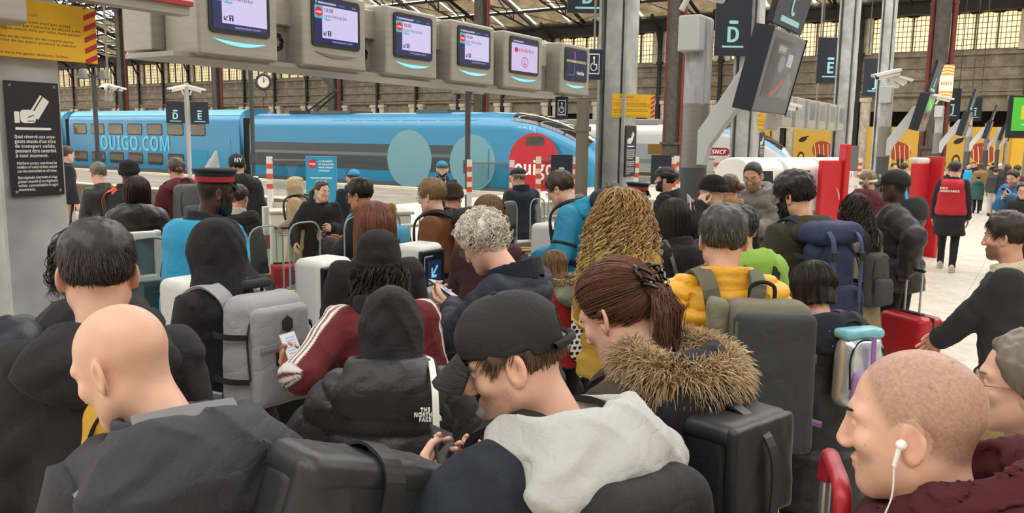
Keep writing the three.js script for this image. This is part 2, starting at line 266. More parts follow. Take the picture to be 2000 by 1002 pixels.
{ // power car with sloping nose
  const t = thing('blue_power_car', 'bright blue train power car with sloping nose and red round emblem', 'train', [0, 0, 0], 0, 'blue double deck train');
  const secs = [], zN = -16.3, prof = [[0, 0.75], [0.12, 1.15], [0.4, 1.6], [0.9, 2.02], [1.6, 2.44], [2.4, 2.8], [3.4, 3.1], [4.6, 3.27], [6, 3.32], [10, 3.32], [22.6, 3.32]];
  for (const [d, top] of prof) { const w = lerp(0.72, 1.46, smooth(-0.6, 3.6, d)); secs.push([zN - d, section(w, d < 0.1 ? -0.35 : -0.62, top, Math.min(0.85, (top + 0.3) * 0.42), XT)]); }
  obj('body_shell', loft(secs.reverse()), blue, t);
  const ws = prof.slice(3, 8).map(([d, top]) => { const w = lerp(0.72, 1.46, smooth(-0.6, 3.6, d)); return [zN - d, section(w + 0.015, -0.6, top + 0.02, Math.min(0.85, (top + 0.3) * 0.42), XT)]; }).reverse();
  obj('windscreen', loft(ws, 7, 18, false), darkGlass, t);
  obj('grey_flank', sidePlate(rrect(15.2, 1.32, 0.05)).translate(NX, 1.05, -31.2), darkSide, t);
  obj('sill_stripe', bx(0.03, 0.5, 20, NX + 0.03, -0.38, -28.6), trainGrey, t);
  for (const [z, rad, y] of [[-26.9, 1.45, 1.0], [-23.0, 1.35, 0.9]]) { const c = new THREE.Shape(); c.absarc(0, 0, rad, 0, Math.PI * 2); const g = plate(c, 0.01, 0); g.rotateY(-Math.PI / 2); obj('livery_disc', g.translate(NX - 0.012, y, z), M(0x6d98a3, 0.4), t); }
  const logo = canvas(512, 512, (x) => { x.fillStyle = '#b3242f'; x.fillRect(0, 0, 512, 512); x.fillStyle = '#f3efe8'; x.font = 'bold 168px sans-serif'; x.textAlign = 'center'; x.fillText('ouigo', 256, 355, 400); });
  const disc = new THREE.CircleGeometry(1.36, 48); disc.rotateY(-Math.PI / 2);
  const em = obj('emblem_disc', disc.translate(NX - 0.03, 0.98, -19.55), printed(logo, 0.35), t);
  obj('cab_window', sidePlate(rrect(0.95, 0.42, 0.14)).translate(NX - 0.035, 1.98, -19.5), darkGlass, t);
  obj('cab_door', [sidePlate(rrect(0.9, 2.3, 0.08)).translate(NX + 0.0, 0.95, -22.6), bar(V(NX - 0.05, 0.2, -22.05), V(NX - 0.05, 1.6, -22.05), 0.02), bar(V(NX - 0.05, 0.2, -23.15), V(NX - 0.05, 1.6, -23.15), 0.02)], blue, t);
  for (let i = 0; i < 8; i++) obj('roof_grille', bx(0.06, 0.5, 1.05, NX + 0.1, 2.66, -23.4 - i * 1.2, 0, 0, -0.25), M(0x1f2224, 0.5), t);
  obj('grille_frame', [bx(0.05, 0.05, 9.9, NX + 0.03, 2.38, -27.6), bx(0.05, 0.05, 9.9, NX + 0.2, 2.95, -27.6)], blue, t);
  obj('roof_box', bx(1.8, 0.18, 3, XT, 3.35, -33), trainGrey, t); obj('roof_box', bx(1.6, 0.22, 2, XT, 3.36, -26), trainGrey, t);
  const name = letters('OUIGO.COM', 0.34, 0.01); name.rotateY(-Math.PI / 2); obj('lettering', name.translate(NX + 0.05, 2.45, -20.9), M(0x8fd0e6, 0.4), t);
  const K = (y, z, x = 0) => V(XT + x, y, z);
  const pg = obj('pantograph', [bar(K(3.3, -35.6, -0.3), K(4.5, -33.4, -0.2), 0.05), bar(K(3.3, -35.6, 0.3), K(4.5, -33.4, 0.2), 0.05), bar(K(4.5, -33.4), K(6.1, -35.6), 0.04), bar(K(4.5, -33.4, 0.2), K(6.1, -35.6, 0.4), 0.03), bar(K(6.1, -35.6, -0.9), K(6.1, -35.6, 0.9), 0.04), bar(K(6.2, -35.9, -0.8), K(6.0, -35.9, 0.8), 0.04), bx(1.4, 0.15, 1.6, XT, 3.4, -35.6)], M(0x1d1c1b, 0.6), t);
  obj('underframe', [bx(2.2, 0.5, 20, XT, -0.6, -28.4), ...[-19.5, -22, -34, -36.5].map((z) => cyl(0.44, 0.44, 2, 0, 0, 0, 16).rotateZ(Math.PI / 2).translate(XT, -0.45, z))], M(0x1a1a1a, 0.8), t);
}
function coach(z0, label) {
  const t = thing('blue_coach', label, 'train', [0, 0, 0], 0, 'blue double deck train'), zc = z0 - 9.2, L = 18.2;
  obj('body_shell', loft([[zc - L / 2, section(1.46, -0.62, 3.56, 0.8, XT)], [zc + L / 2, section(1.46, -0.62, 3.56, 0.8, XT)]]), blue, t);
  obj('roof_skin', loft([[zc - L / 2, section(1.475, -0.6, 3.58, 0.8, XT)], [zc + L / 2, section(1.475, -0.6, 3.58, 0.8, XT)]], 7, 18, false), M(0x6fb2cc, 0.4), t);
  obj('sill_stripe', bx(0.03, 0.55, L, NX + 0.02, -0.3, zc), trainGrey, t);
  for (let i = 0; i < 7; i++) windowPlate(t, zc + 5.2 - i * 2.15, 2.35, 1.5, 0.62);
  for (let i = 0; i < 6; i++) windowPlate(t, zc + 3.0 - i * 2.15, 0.48, 1.5, 0.62);
  obj('door', sidePlate(rrect(1.2, 2.2, 0.1)).translate(NX - 0.005, 0.85, zc + 7.7), blue, t);
  obj('vent_grille', sidePlate(rrect(1.5, 1.2, 0.05)).translate(NX - 0.005, 0.55, zc + 5.4), M(0x2582a6, 0.6), t);
  const name = letters('OUIGO.COM', 0.95, 0.012); name.rotateY(-Math.PI / 2); obj('lettering', name.translate(NX - 0.02, 1.45, zc - 1.4), M(0x62b6d8, 0.45), t);
  obj('underframe', bx(2.2, 0.5, 17.6, XT, -0.6, zc), M(0x1a1a1a, 0.8), t);
  obj('gangway', bx(2.3, 3.4, 0.7, XT, 1.35, zc + L / 2 + 0.3), M(0x111111, 0.9), t);
}
coach(-39.7, 'blue double deck coach coupled behind the power car'); coach(-58.9, 'blue double deck coach at the far end of the blue train'); coach(-78, 'blue double deck coach furthest along the platform');
{ // red fronted train just behind the black notice board
  const t = thing('red_train_end', 'red and white train end beyond the black notice board', 'train', [0, 0, 0]);
  obj('body_shell', loft([[-64, section(1.4, -0.6, 3.2, 0.7, 27.4)], [-47, section(1.4, -0.6, 3.2, 0.7, 27.4)], [-46, section(1.1, -0.5, 2.7, 0.6, 27.4)]].map((s) => s)), M(0xa5242c, 0.35, 0, { clearcoat: 0.5 }), t);
  obj('white_stripe', bx(0.03, 1.6, 15, 25.985, 0.9, -55.5), M(0xe8e4dc, 0.4), t);
  t.position.set(-5.2, 0, -30);
}
{ // white train further off
  const X2 = 60.2, N2 = X2 - 1.46, white = M(0xd8d8d6, 0.35, 0, { clearcoat: 0.5 }), t = thing('white_train', 'white and grey train with pointed nose and red maker badge', 'train');
  const prof = [[0, 0.7], [0.15, 1.2], [0.6, 1.75], [1.4, 2.3], [2.4, 2.75], [3.6, 3.1], [5, 3.3], [7, 3.35], [40, 3.35]], zN = -15.4;
  const S = ([d, top], e = 0) => { const w = lerp(0.7, 1.46, smooth(-0.6, 3.8, d)); return [zN - d, section(w + e, -0.62 + e, top + e, Math.min(0.85, (top + 0.3) * 0.42), X2)]; };
  obj('body_shell', loft(prof.map((p) => S(p)).reverse()), white, t);
  obj('windscreen', loft(prof.slice(2, 7).map((p) => S(p, 0.02)).reverse(), 8, 17, false), darkGlass, t);
  obj('blue_nose_stripe', loft(prof.slice(1, 7).map((p) => S(p, 0.014)).reverse(), 6, 8, false), M(0x7fb0d6, 0.4), t);
  obj('grey_band', bx(0.02, 1.5, 26, N2 - 0.005, 1.1, -35.5), M(0xa3a9b0, 0.4), t);
  for (let i = 0; i < 4; i++) windowPlate(t, -31 - i * 3.4, 1.4, 1.7, 0.75, N2 - 0.02);
  for (const z of [-27.4, -29.2, -44]) obj('door', [sidePlate(rrect(1.1, 2.4, 0.1)).translate(N2 - 0.02, 0.95, z), bx(0.03, 2.3, 0.06, N2 - 0.05, 0.95, z)], M(0x7db2d8, 0.4), t);
  obj('lit_window', sidePlate(rrect(1.7, 0.75, 0.08)).translate(N2 - 0.03, 1.45, -25), M(0x8a6a2c, 0.3), t);
  const badge = canvas(256, 128, (x) => { x.fillStyle = '#d8d8d6'; x.fillRect(0, 0, 256, 128); x.fillStyle = '#9c1d33'; x.beginPath(); x.roundRect(6, 18, 244, 92, 40); x.fill(); x.fillStyle = '#fff'; x.font = 'italic bold 66px sans-serif'; x.textAlign = 'center'; x.fillText('SNCF', 128, 88); });
  obj('maker_badge', new THREE.PlaneGeometry(1.7, 0.8).rotateY(-Math.PI / 2).translate(N2 - 0.02, 1.35, -20.3), printed(badge), t);
  const rg = []; for (let i = 0; i < 9; i++) rg.push(rb(1.9, 0.5, 2.3, 0.12, X2, 3.5, -23.5 - i * 3)); obj('roof_equipment', rg, M(0x8f9090, 0.6), t);
  obj('underframe', bx(2.2, 0.5, 38, X2, -0.6, -35), M(0x1a1a1a, 0.8), t);
}
// ---------- gate line: pillars, monitors, gates ----------
const ZG = -4.4;
const steel = new THREE.MeshStandardMaterial({ color: 0x8e8b84, roughness: 0.42, metalness: 0.45, map: rep(GR_METAL, 1.5) });
const housing = new THREE.MeshStandardMaterial({ color: 0xaaa69c, roughness: 0.42, metalness: 0.25, map: rep(GR_METAL, 1) });
const greyPaint = new THREE.MeshStandardMaterial({ color: 0xbfc1c0, roughness: 0.55, map: rep(GR_STONE, 0.5) });
const darkPaint = M(0x4a4e52, 0.5), blackPaint = M(0x14161b, 0.45), whitePlastic = M(0xd9d9d6, 0.4), cyanGlow = new THREE.MeshStandardMaterial({ color: 0x0a1a20, emissive: 0x7fe0f4, emissiveIntensity: 0.95 });
const navy = M(0x1b2231, 0.5), cyanInk = M(0x9fd9e6, 0.5), whiteInk = M(0xe8e8e4, 0.5);
const noticeTex = canvas(300, 620, (x, w, h) => {
  x.fillStyle = '#20232c'; x.fillRect(0, 0, w, h); x.fillStyle = '#eeeeea';
  x.save(); x.translate(165, 130); x.rotate(0.6); x.beginPath(); x.roundRect(-14, -68, 62, 124, 6); x.fill(); x.fillStyle = '#20232c'; x.fillRect(-2, -68, 7, 124); x.restore();
  x.fillStyle = '#eeeeea'; x.beginPath(); x.roundRect(40, 160, 28, 62, 3); x.fill(); x.beginPath(); x.roundRect(72, 150, 88, 72, 22); x.fill();
  x.strokeStyle = '#20232c'; x.lineWidth = 5; x.beginPath(); x.moveTo(112, 192); x.lineTo(150, 178); x.moveTo(112, 212); x.lineTo(150, 210); x.stroke();
  x.fillStyle = '#eeeeea'; x.beginPath(); x.roundRect(40, 246, 205, 13, 6); x.fill();
  x.font = 'bold 25px sans-serif'; ['Quai réservé aux voya-', 'geurs munis d’un titre', 'de transport valide,', 'pouvant être contrôlé', 'à tout moment.'].forEach((l, i) => x.fillText(l, 32, 305 + i * 26, 235));
  x.font = 'italic bold 20px sans-serif'; ['Platform access restricted to', 'holders of valid tickets which', 'can be controlled at all time.'].forEach((l, i) => x.fillText(l, 34, 448 + i * 22, 230));
  ['Marciapiede riservato ai viag-', 'giatori muniti di un biglietto', 'valido, controllabile in ogni', 'momento.'].forEach((l, i) => x.fillText(l, 34, 527 + i * 22, 230));
});
const warnTex = canvas(900, 420, (x, w, h) => {
  x.fillStyle = '#e6b422'; x.fillRect(0, 0, w, h);
  for (let i = -1; i < 6; i++) { x.fillStyle = '#b3262c'; x.beginPath(); x.moveTo(w - 80, i * 84 + 60); x.lineTo(w, i * 84 + 10); x.lineTo(w, i * 84 + 52); x.lineTo(w - 80, i * 84 + 102); x.fill(); }
  x.fillStyle = '#b3262c'; x.font = 'bold 62px sans-serif'; x.fillText('Attention!', 150, 72);
  x.font = '34px sans-serif'; x.fillText('Pour votre sécurité, il est interdit :', 40, 118, 620);
  x.fillStyle = '#4f3d1a'; x.font = 'bold 25px sans-serif';
  ['de monter ou de descendre lorsque le train n’est pas arrêté', 'd’y monter ou d’en descendre alors que l’annonce de départ a été', 'faite phonique, soit par un signal sonore émis par radio, haut-parleur', '', 'dès la fermeture des portes ou de tenter de les rouvrir après', 'le départ, ainsi que de tenter de les ouvrir pendant la marche', 'complet du train.', '', 'de descendre ailleurs que dans les gares, stations, haltes.'].forEach((l, i) => x.fillText(l, 20, 168 + i * 29, 780));
});
const noticeMat = printed(noticeTex, 0.45), warnMat = printed(warnTex, 0.5);
function pillar(x, z, label, w = 0.3) {
  const p = thing('grey_steel_pillar', label, 'pillar', [x, 0, z], 0, 'grey steel pillars of the gate line');
  obj('flange', bx(w, 9.5, 0.035, 0, 4.75, w / 2), greyPaint, p); obj('flange', bx(w, 9.5, 0.035, 0, 4.75, -w / 2), greyPaint, p); obj('web', bx(0.03, 9.5, w - 0.03, 0, 4.75, 0), greyPaint, p);
  obj('side_cover', bx(0.02, 9.5, w * 0.62, -w * 0.36, 4.75, 0), greyPaint, p); obj('base_plate', bx(w + 0.2, 0.04, w + 0.2, 0, 0.02, 0), darkPaint, p); return p;
}
function notice(x, y, z, w, h, label) {
  const n = thing('notice_board', label, 'sign', [x, y, z], 0, 'black ticket holder notices');
  obj('panel', rb(w, h, 0.012, 0.004, 0, 0, 0), M(0x20232c, 0.45), n); obj('print', face(w - 0.006, h - 0.006).translate(0, 0, 0.0075), noticeMat, n);
  for (const [a, b] of [[-1, 1], [1, 1], [-1, -1], [1, -1]]) obj('screw', ball(0.008, a * w * 0.41, b * h * 0.46, 0.008, 1, 1, 0.5, 8), steel, n);
}
function warning(x, y, z, w, h, label, turn = 0) {
  const n = thing('warning_sign', label, 'sign', [x, y, z], turn, 'yellow safety warning signs');
  obj('panel', rb(w, h, 0.01, 0.004, 0, 0, 0), M(0xdfae22, 0.5), n); obj('print', face(w - 0.004, h - 0.004).translate(0, 0, 0.0065), warnMat, n); for (const q of [0.3, -0.3]) obj('bracket', bx(0.04, 0.04, 0.1, -w * 0.2, h * q, -0.05), steel, n);
}
{
  const p1 = onZ(62, 300, ZG + 0.1), p2 = onZ(1226, 200, ZG), p3 = onZ(1474, 200, ZG), p4 = onZ(1664, 150, ZG), p5 = onZ(1738, 150, ZG);
  pillar(p1.x, ZG - 0.05, 'grey steel pillar behind the large black ticket notice', 0.3);
  pillar(p2.x, ZG - 0.15, 'grey steel pillar with tilted yellow sign beside the end monitor', 0.34);
  pillar(p3.x, ZG - 0.15, 'grey steel pillar with small yellow sign behind the first leaning display', 0.36);
  pillar(p4.x, ZG - 0.15, 'tall grey steel pillar between the hanging platform letter boards', 0.4);
  pillar(p5.x, ZG - 0.15, 'grey steel pillar behind the triple security cameras', 0.36);
  const a = onZ(68, 272, ZG + 0.13); notice(a.x, a.y, ZG + 0.13, 0.262, 0.565, 'large black ticket notice on the grey pillar under the big yellow sign');
  const b = onZ(1231, 295, ZG + 0.05); notice(b.x, b.y, ZG + 0.05, 0.3, 0.62, 'small black ticket notice on the pillar under the tilted yellow sign');
  const c = onZ(1487, 293, ZG + 0.06); notice(c.x, c.y, ZG + 0.06, 0.3, 0.62, 'small black ticket notice on pillar beside the white train nose');
  const d0 = onZ(188, 78, ZG + 0.17), d1 = onZ(100, 70, ZG + 0.17); warning(d0.x - 0.37, d1.y + 0.02, ZG + 0.17, 0.74, 0.28, 'large yellow safety sign with red stripes hanging above black notice');
  const e = onZ(1237, 207, ZG + 0.1); warning(e.x, e.y, ZG + 0.1, 0.55, 0.28, 'tilted yellow safety sign on grey pillar beside the end monitor', -0.75);
  const f = onZ(1487, 238, ZG + 0.1); warning(f.x, f.y, ZG + 0.1, 0.6, 0.3, 'small yellow safety sign on pillar under the leaning display', -0.9);
}
// monitors
const ouigoScreen = canvas(512, 400, (x, w, h) => {
  x.fillStyle = '#2e3560'; x.fillRect(0, 0, w, h); x.fillStyle = '#d9cdf3'; x.fillRect(84, 52, w - 84, h - 102); x.fillStyle = '#f2effa'; x.font = 'bold 26px sans-serif'; x.fillText('EMBARQUEMENT', 40, 36); x.fillStyle = '#62c3dd'; x.fillRect(10, 14, 18, 24); x.font = '20px sans-serif'; x.fillText('OUVERT', 280, 35); x.fillStyle = '#cfc6ea'; x.fillText('12:03', 440, 35);
  x.fillStyle = '#57bcd8'; x.fillRect(0, 52, 96, 120); x.fillStyle = '#dd2b3d'; x.beginPath(); x.arc(48, 112, 43, 0, 7); x.fill(); x.fillStyle = '#fff'; x.font = 'bold 25px sans-serif'; x.textAlign = 'center'; x.fillText('ouigo', 48, 121); x.textAlign = 'left';
  x.fillStyle = '#332c55'; x.font = 'bold 44px sans-serif'; x.fillText('12:26', 106, 104); x.font = '42px sans-serif'; x.fillText('Lyon Perrache', 106, 156); x.fillStyle = '#57bcd8'; x.fillRect(106, 168, 76, 16);
  x.strokeStyle = '#17142a'; x.lineWidth = 7; x.beginPath(); x.moveTo(140, 286); x.lineTo(104, 322); x.moveTo(104, 292); x.lineTo(104, 322); x.lineTo(134, 322); x.stroke();
  x.fillStyle = '#17142a'; x.fillRect(150, 280, 38, 48); x.fillStyle = '#d9cdf3'; x.fillRect(160, 288, 18, 12); x.fillRect(164, 306, 10, 22); x.fillStyle = '#b9aee0'; x.font = 'bold 20px sans-serif'; x.fillText('EMBARQUEMENT OUVERT', 200, 382);
});
const passScreen = canvas(512, 400, (x, w, h) => { x.fillStyle = '#d4c4ee'; x.fillRect(0, 0, w, h); x.fillStyle = '#2e3560'; x.fillRect(0, 0, w, 50); x.fillStyle = '#f2effa'; x.font = 'bold 24px sans-serif'; x.fillText('EMBARQUEMENT', 30, 34); x.fillStyle = '#c2293c'; x.font = 'bold 52px sans-serif'; x.fillText('COUPE-FILE', 140, 150, 340); x.beginPath(); x.arc(90, 132, 32, 0, 7); x.fill(); x.strokeStyle = '#c2293c'; x.lineWidth = 9; x.beginPath(); x.arc(256, 280, 62, 0, 7); x.stroke(); x.beginPath(); x.moveTo(256, 240); x.lineTo(256, 318); x.moveTo(228, 292); x.lineTo(256, 320); x.lineTo(284, 292); x.stroke(); });
const helloScreen = canvas(512, 500, (x, w, h) => { x.fillStyle = '#2b3150'; x.fillRect(0, 0, w, h); x.fillStyle = '#a79b76'; x.fillRect(0, 170, w, 44); x.fillStyle = '#7fbf4e'; x.fillRect(20, 178, 80, 26); x.fillStyle = '#e8e3d8'; for (let i = 0; i < 3; i++) x.fillRect(160 + i * 34, 176, 14, 34); x.fillStyle = '#c0417b'; x.fillRect(196, 20, 34, 130); x.strokeStyle = '#5f7fd0'; x.lineWidth = 12; x.beginPath(); x.moveTo(20, 440); x.lineTo(160, 440); x.quadraticCurveTo(210, 430, 210, 380); x.lineTo(210, 260); x.stroke(); x.fillStyle = '#fff'; x.font = 'bold 84px sans-serif'; x.fillText('Hello', 270, 420, 190); });
const SM = { o: screenMat(ouigoScreen, 0.6), p: screenMat(passScreen, 0.6), h: screenMat(helloScreen, 0.55) };
{
  const q = onZ(853, 30, ZG), yb = onZ(850, 156, ZG).y, yt = q.y, H = yt - yb, ym = (yt + yb) / 2;
  const list = [[388, 543, 'o', 'grey departure monitor next to the red edged overhead panel'], [592, 715, 'o', 'grey departure monitor whose lower light strip is dark'], [755, 854, 'o', 'grey departure monitor third along from the red edged panel'], [882, 966, 'o', 'grey departure monitor between two lilac screens above blue train'], [985, 1060, 'p', 'grey monitor showing a red circled arrow and queue pass heading'], [1096, 1153, 'h', 'grey end monitor with a dark blue hello screen']];
  list.forEach(([a, b, k, label], i) => {
    const x0 = onZ(a, 80, ZG).x, x1 = onZ(b, 80, ZG).x, w = x1 - x0, xc = (x0 + x1) / 2, m = thing('departure_monitor', label, 'monitor', [xc, yb, ZG], 0, 'departure monitors over the gates');
    obj('housing', rb(w, H, 0.34, 0.02, 0, H / 2, -0.17), housing, m);
    if (i < 5) { obj('link_box', [rb(0.3, H * 0.42, 0.26, 0.01, w / 2 + 0.13, H * 0.72, -0.25), rb(0.42, H * 0.5, 0.24, 0.01, w / 2 + 0.16, H * 0.3, -0.3)], housing, m); }
    const sw = w * 0.68, sh = H * 0.56, sx = 0.0, sy = H * 0.6;
    obj('bezel', plate(rrect(sw + 0.05, sh + 0.05, 0.03), 0.012).translate(sx, sy, -0.002), M(0x22242c, 0.4), m);
    const s = obj('screen', face(sw, sh).translate(sx, sy, 0.0115), SM[k], m);
    const L = new THREE.Shape(); L.moveTo(-w * 0.33, 0.02); L.quadraticCurveTo(0, -0.004, w * 0.33, 0.014); L.quadraticCurveTo(0, -0.05, -w * 0.33, 0.02);
    obj('light_strip', plate(L, 0.006).translate(0, H * 0.17, 0.0), i === 1 ? M(0x77736a, 0.5) : cyanGlow, m);
    { const gl = new THREE.RectAreaLight(0xd9cdf3, 0.6, sw, sh); gl.position.set(sx, sy, 0.03); gl.rotation.y = Math.PI; m.add(gl); }
    const fan = []; for (let j = 0; j < 7; j++) { const t = new THREE.TorusGeometry(0.05, 0.008, 5, 10, 2.2); t.translate(0.025, 0, 0).rotateZ(j * 0.9); fan.push(t); }
    if (i < 5) obj('fan_grille', merge(fan).scale(0.8, 0.8, 0.8).translate(w / 2 + 0.14, H * 0.3, -0.175), M(0x16181a, 0.6), m);
  });
  const xa = onZ(306, 60, ZG - 0.3).x, xb = onZ(1153, 80, ZG).x, tr = thing('monitor_beam', 'long grey metal beam carrying the row of departure monitors', 'beam', [0, yb, ZG]);
  obj('trunk', rb(xb - xa, H * 0.7, 0.3, 0.01, (xa + xb) / 2, H * 0.42, -0.51), housing, tr); obj('underside_tray', bx(xb - xa + 0.1, 0.03, 0.5, (xa + xb) / 2, 0.0, -0.32), housing, tr);
  obj('conduit', [bar(V(xa, H + 0.02, -0.35), V(xb, H + 0.02, -0.35), 0.02), bar(V(xa, H + 0.06, -0.45), V(xb, H + 0.06, -0.45), 0.015)], M(0xbab4a6, 0.5), tr);
  const xp = onZ(1138, 250, ZG - 0.4).x; obj('support_post', [bx(0.14, yb, 0.1, xp, -yb / 2, -0.4), bx(0.18, 0.06, 0.14, xp, -0.35, -0.4)], M(0x7d776b, 0.5), tr);
  const hp = thing('overhead_sign', 'white overhead panel with a red lower edge at top left', 'sign', [onZ(300, 12, ZG + 0.35).x, onZ(300, 15, ZG + 0.35).y, ZG + 0.35]);
  obj('panel_body', bx(0.72, 0.4, 0.12, -0.16, 0.25, 0), whitePlastic, hp); obj('red_edge', bx(0.72, 0.025, 0.124, -0.16, 0.04, 0), M(0xa82a36, 0.5), hp); obj('support_arm', bx(0.66, 0.05, 0.1, -0.14, 0.005, -0.01), housing, hp);
  const q0 = onZ(38, 50, ZG + 0.3), nm = thing('near_monitor', 'grey monitor housing in front of the big yellow sign', 'monitor', [q0.x - 0.3, q0.y, ZG + 0.3]); obj('housing', rb(0.6, 0.55, 0.3, 0.02, 0, 0.275, -0.06), housing, nm); const L2 = new THREE.Shape(); L2.moveTo(-0.22, 0.02); L2.quadraticCurveTo(0, -0.004, 0.22, 0.014); L2.quadraticCurveTo(0, -0.05, -0.22, 0.02); obj('light_strip', plate(L2, 0.006).translate(0, 0.11, 0.088), cyanGlow, nm); obj('bezel', rb(0.44, 0.32, 0.01, 0.004, 0, 0.34, 0.092), M(0x22242c, 0.4), nm); obj('hanger', bx(0.08, 2.4, 0.08, 0, 1.7, -0.06), housing, nm);
}
// ticket gates
const archShape = new THREE.Shape(); archShape.moveTo(-0.85, 0); archShape.lineTo(0.85, 0); archShape.lineTo(0.85, 0.96); archShape.quadraticCurveTo(0.84, 1.02, 0.7, 1.02); archShape.quadraticCurveTo(0.1, 1.06, -0.4, 0.92); archShape.quadraticCurveTo(-0.85, 0.78, -0.85, 0.5);
const gateScreen = canvas(256, 320, (x) => { x.fillStyle = '#0e1017'; x.fillRect(0, 0, 256, 320); x.fillStyle = '#23284a'; x.fillRect(60, 50, 160, 230); x.strokeStyle = '#7fdcf2'; x.lineWidth = 16; x.beginPath(); x.moveTo(178, 84); x.lineTo(112, 150); x.moveTo(112, 96); x.lineTo(112, 150); x.lineTo(166, 150); x.stroke(); x.strokeStyle = '#9a9c9e'; x.lineWidth = 8; x.beginPath(); x.moveTo(24, 120); x.lineTo(24, 30); x.quadraticCurveTo(24, 20, 40, 20); x.lineTo(120, 20); x.stroke(); x.fillStyle = '#e8e8f0'; x.font = 'bold 20px sans-serif'; ['Scannez votre', 'billet puis', 'Scan your ticket'].forEach((l, i) => x.fillText(l, 72, 195 + i * 28, 140)); });
const gateMat = screenMat(gateScreen, 0.55);
const flapGeo = plate(rrect(0.3, 1.0, 0.09, 0, 0), 0.012), flapEdge = tube(rrect(0.3, 1.0, 0.09).getSpacedPoints(40).map((p) => V(p.x, p.y, 0.006)), 0.007, 60, 5, true);
function gate(x, label, ring) {
  const g = thing('ticket_gate', label, 'ticket gate', [x, 0, ZG], 0, 'ticket gates across the platform entrance');
  const side = plate(archShape, 0.2, 0.01).rotateY(-Math.PI / 2).translate(0.1, 0, 0); obj('cabinet', side, steel, g);
  obj('side_inlay', [bx(0.01, 0.55, 1.2, -0.118, 0.5, 0.1), bx(0.01, 0.55, 1.2, 0.118, 0.5, 0.1)], M(0x2a2c2e, 0.25), g);
  obj('reader_column', rb(0.3, 0.5, 0.24, 0.05, 0, 1.06, 0.68).rotateX(0), whitePlastic, g);
  obj('reader_bezel', rb(0.27, 0.4, 0.03, 0.012, 0, 1.07, 0.8), blackPaint, g); obj('reader_screen', face(0.24, 0.36).translate(0, 1.07, 0.817), gateMat, g);
  const lid = obj('scanner_top', cyl(0.13, 0.13, 0.03, 0, 1.03, 0.42, 24), blackPaint, g); obj('yellow_ring', new THREE.TorusGeometry(0.09, 0.012, 6, 28).rotateX(Math.PI / 2).translate(0, 1.047, 0.42), M(0xe0b83a, 0.5), lid);
  for (const s of [-1, 1]) { const f = obj('glass_flap', flapGeo.clone().translate(s * 0.28, 0.92, -0.18), barrierGlass, g); obj('flap_edge', flapEdge.clone().translate(s * 0.28, 0.92, -0.18), M(0x9aa19f, 0.3), f); }
  obj('flap_hub', [cyl(0.05, 0.05, 0.5, -0.13, 0.7, -0.18, 12), cyl(0.05, 0.05, 0.5, 0.13, 0.7, -0.18, 12)], steel, g);
  return g;
}
const gateX0 = onZ(648, 540, ZG + 0.75).x;
const gateNames = ['ticket gate beside the grey pillar with the black notice', 'ticket gate beside the staff member in the blue tabard', 'ticket gate behind the man with the grey backpack', 'ticket gate with blue arrow screen behind the woman in black beanie', 'ticket gate next to the white haired man with phone', 'ticket gate behind the white haired man', 'ticket gate with blue arrow screen beside the man in blue jacket', 'ticket gate beyond the curly blonde woman', 'ticket gate behind the long haired woman in black', 'ticket gate near the cyclist', 'ticket gate next to the pillar with tilted yellow sign'];
for (let i = -3; i < 8; i++) if (i !== -2 && i !== 6) gate(gateX0 + i * 0.92, gateNames[i + 3]);
{ // rounded steel barrier and bollard at the left edge
  const b = thing('curved_barrier', 'curved steel barrier with glass at the foot of the left pillar', 'barrier', [0, 0, 0]);
  const c = onZ(20, 600, -2.9); obj('curved_rail', tube([V(c.x - 0.5, 0.95, -2.9), V(c.x - 0.1, 1.0, -2.9), V(c.x + 0.2, 0.97, -3.0), V(c.x + 0.34, 0.85, -3.25), V(c.x + 0.34, 0, -3.4)], 0.03, 30, 8), steel, b);
  const q = onZ(20, 560, -3.3); obj('glass_panel', plate(rrect(0.5, 1.0, 0.08), 0.01).translate(q.x - 0.14, 0.85, -3.3), barrierGlass, b);
  obj('post', [cyl(0.035, 0.035, 1.02, c.x + 0.12, 0.51, -2.96), cyl(0.05, 0.05, 0.1, c.x + 0.12, 1.03, -2.96)], steel, b);
}
// ---------- leaning displays, hanging boards, cameras, machines ----------
function cctv(parent, x, y, z, yaw, len = 0.42, tilt = 0.25) {
  const g = new THREE.Group(); g.name = 'camera_unit'; parent.add(g); g.position.set(x, y, z); g.rotation.set(tilt, yaw, 0, 'YXZ');
  obj('camera_body', rb(0.1, 0.1, len, 0.02, 0, 0, 0), M(0xdedcd4, 0.4), g); obj('sun_hood', [bx(0.14, 0.012, len + 0.1, 0, 0.065, 0.03), bx(0.012, 0.05, len + 0.08, 0.066, 0.045, 0.03), bx(0.012, 0.05, len + 0.08, -0.066, 0.045, 0.03)], M(0xe4e2da, 0.4), g);
  obj('lens_window', cyl(0.038, 0.038, 0.02, 0, 0, 0, 14).rotateX(Math.PI / 2).translate(0, 0, len / 2 + 0.005), M(0x0c0d10, 0.1), g); obj('mount', bar(V(0, -0.05, -0.05), V(0, -0.18, -0.08), 0.025), M(0xcfcdc6, 0.5), g); return g;
}
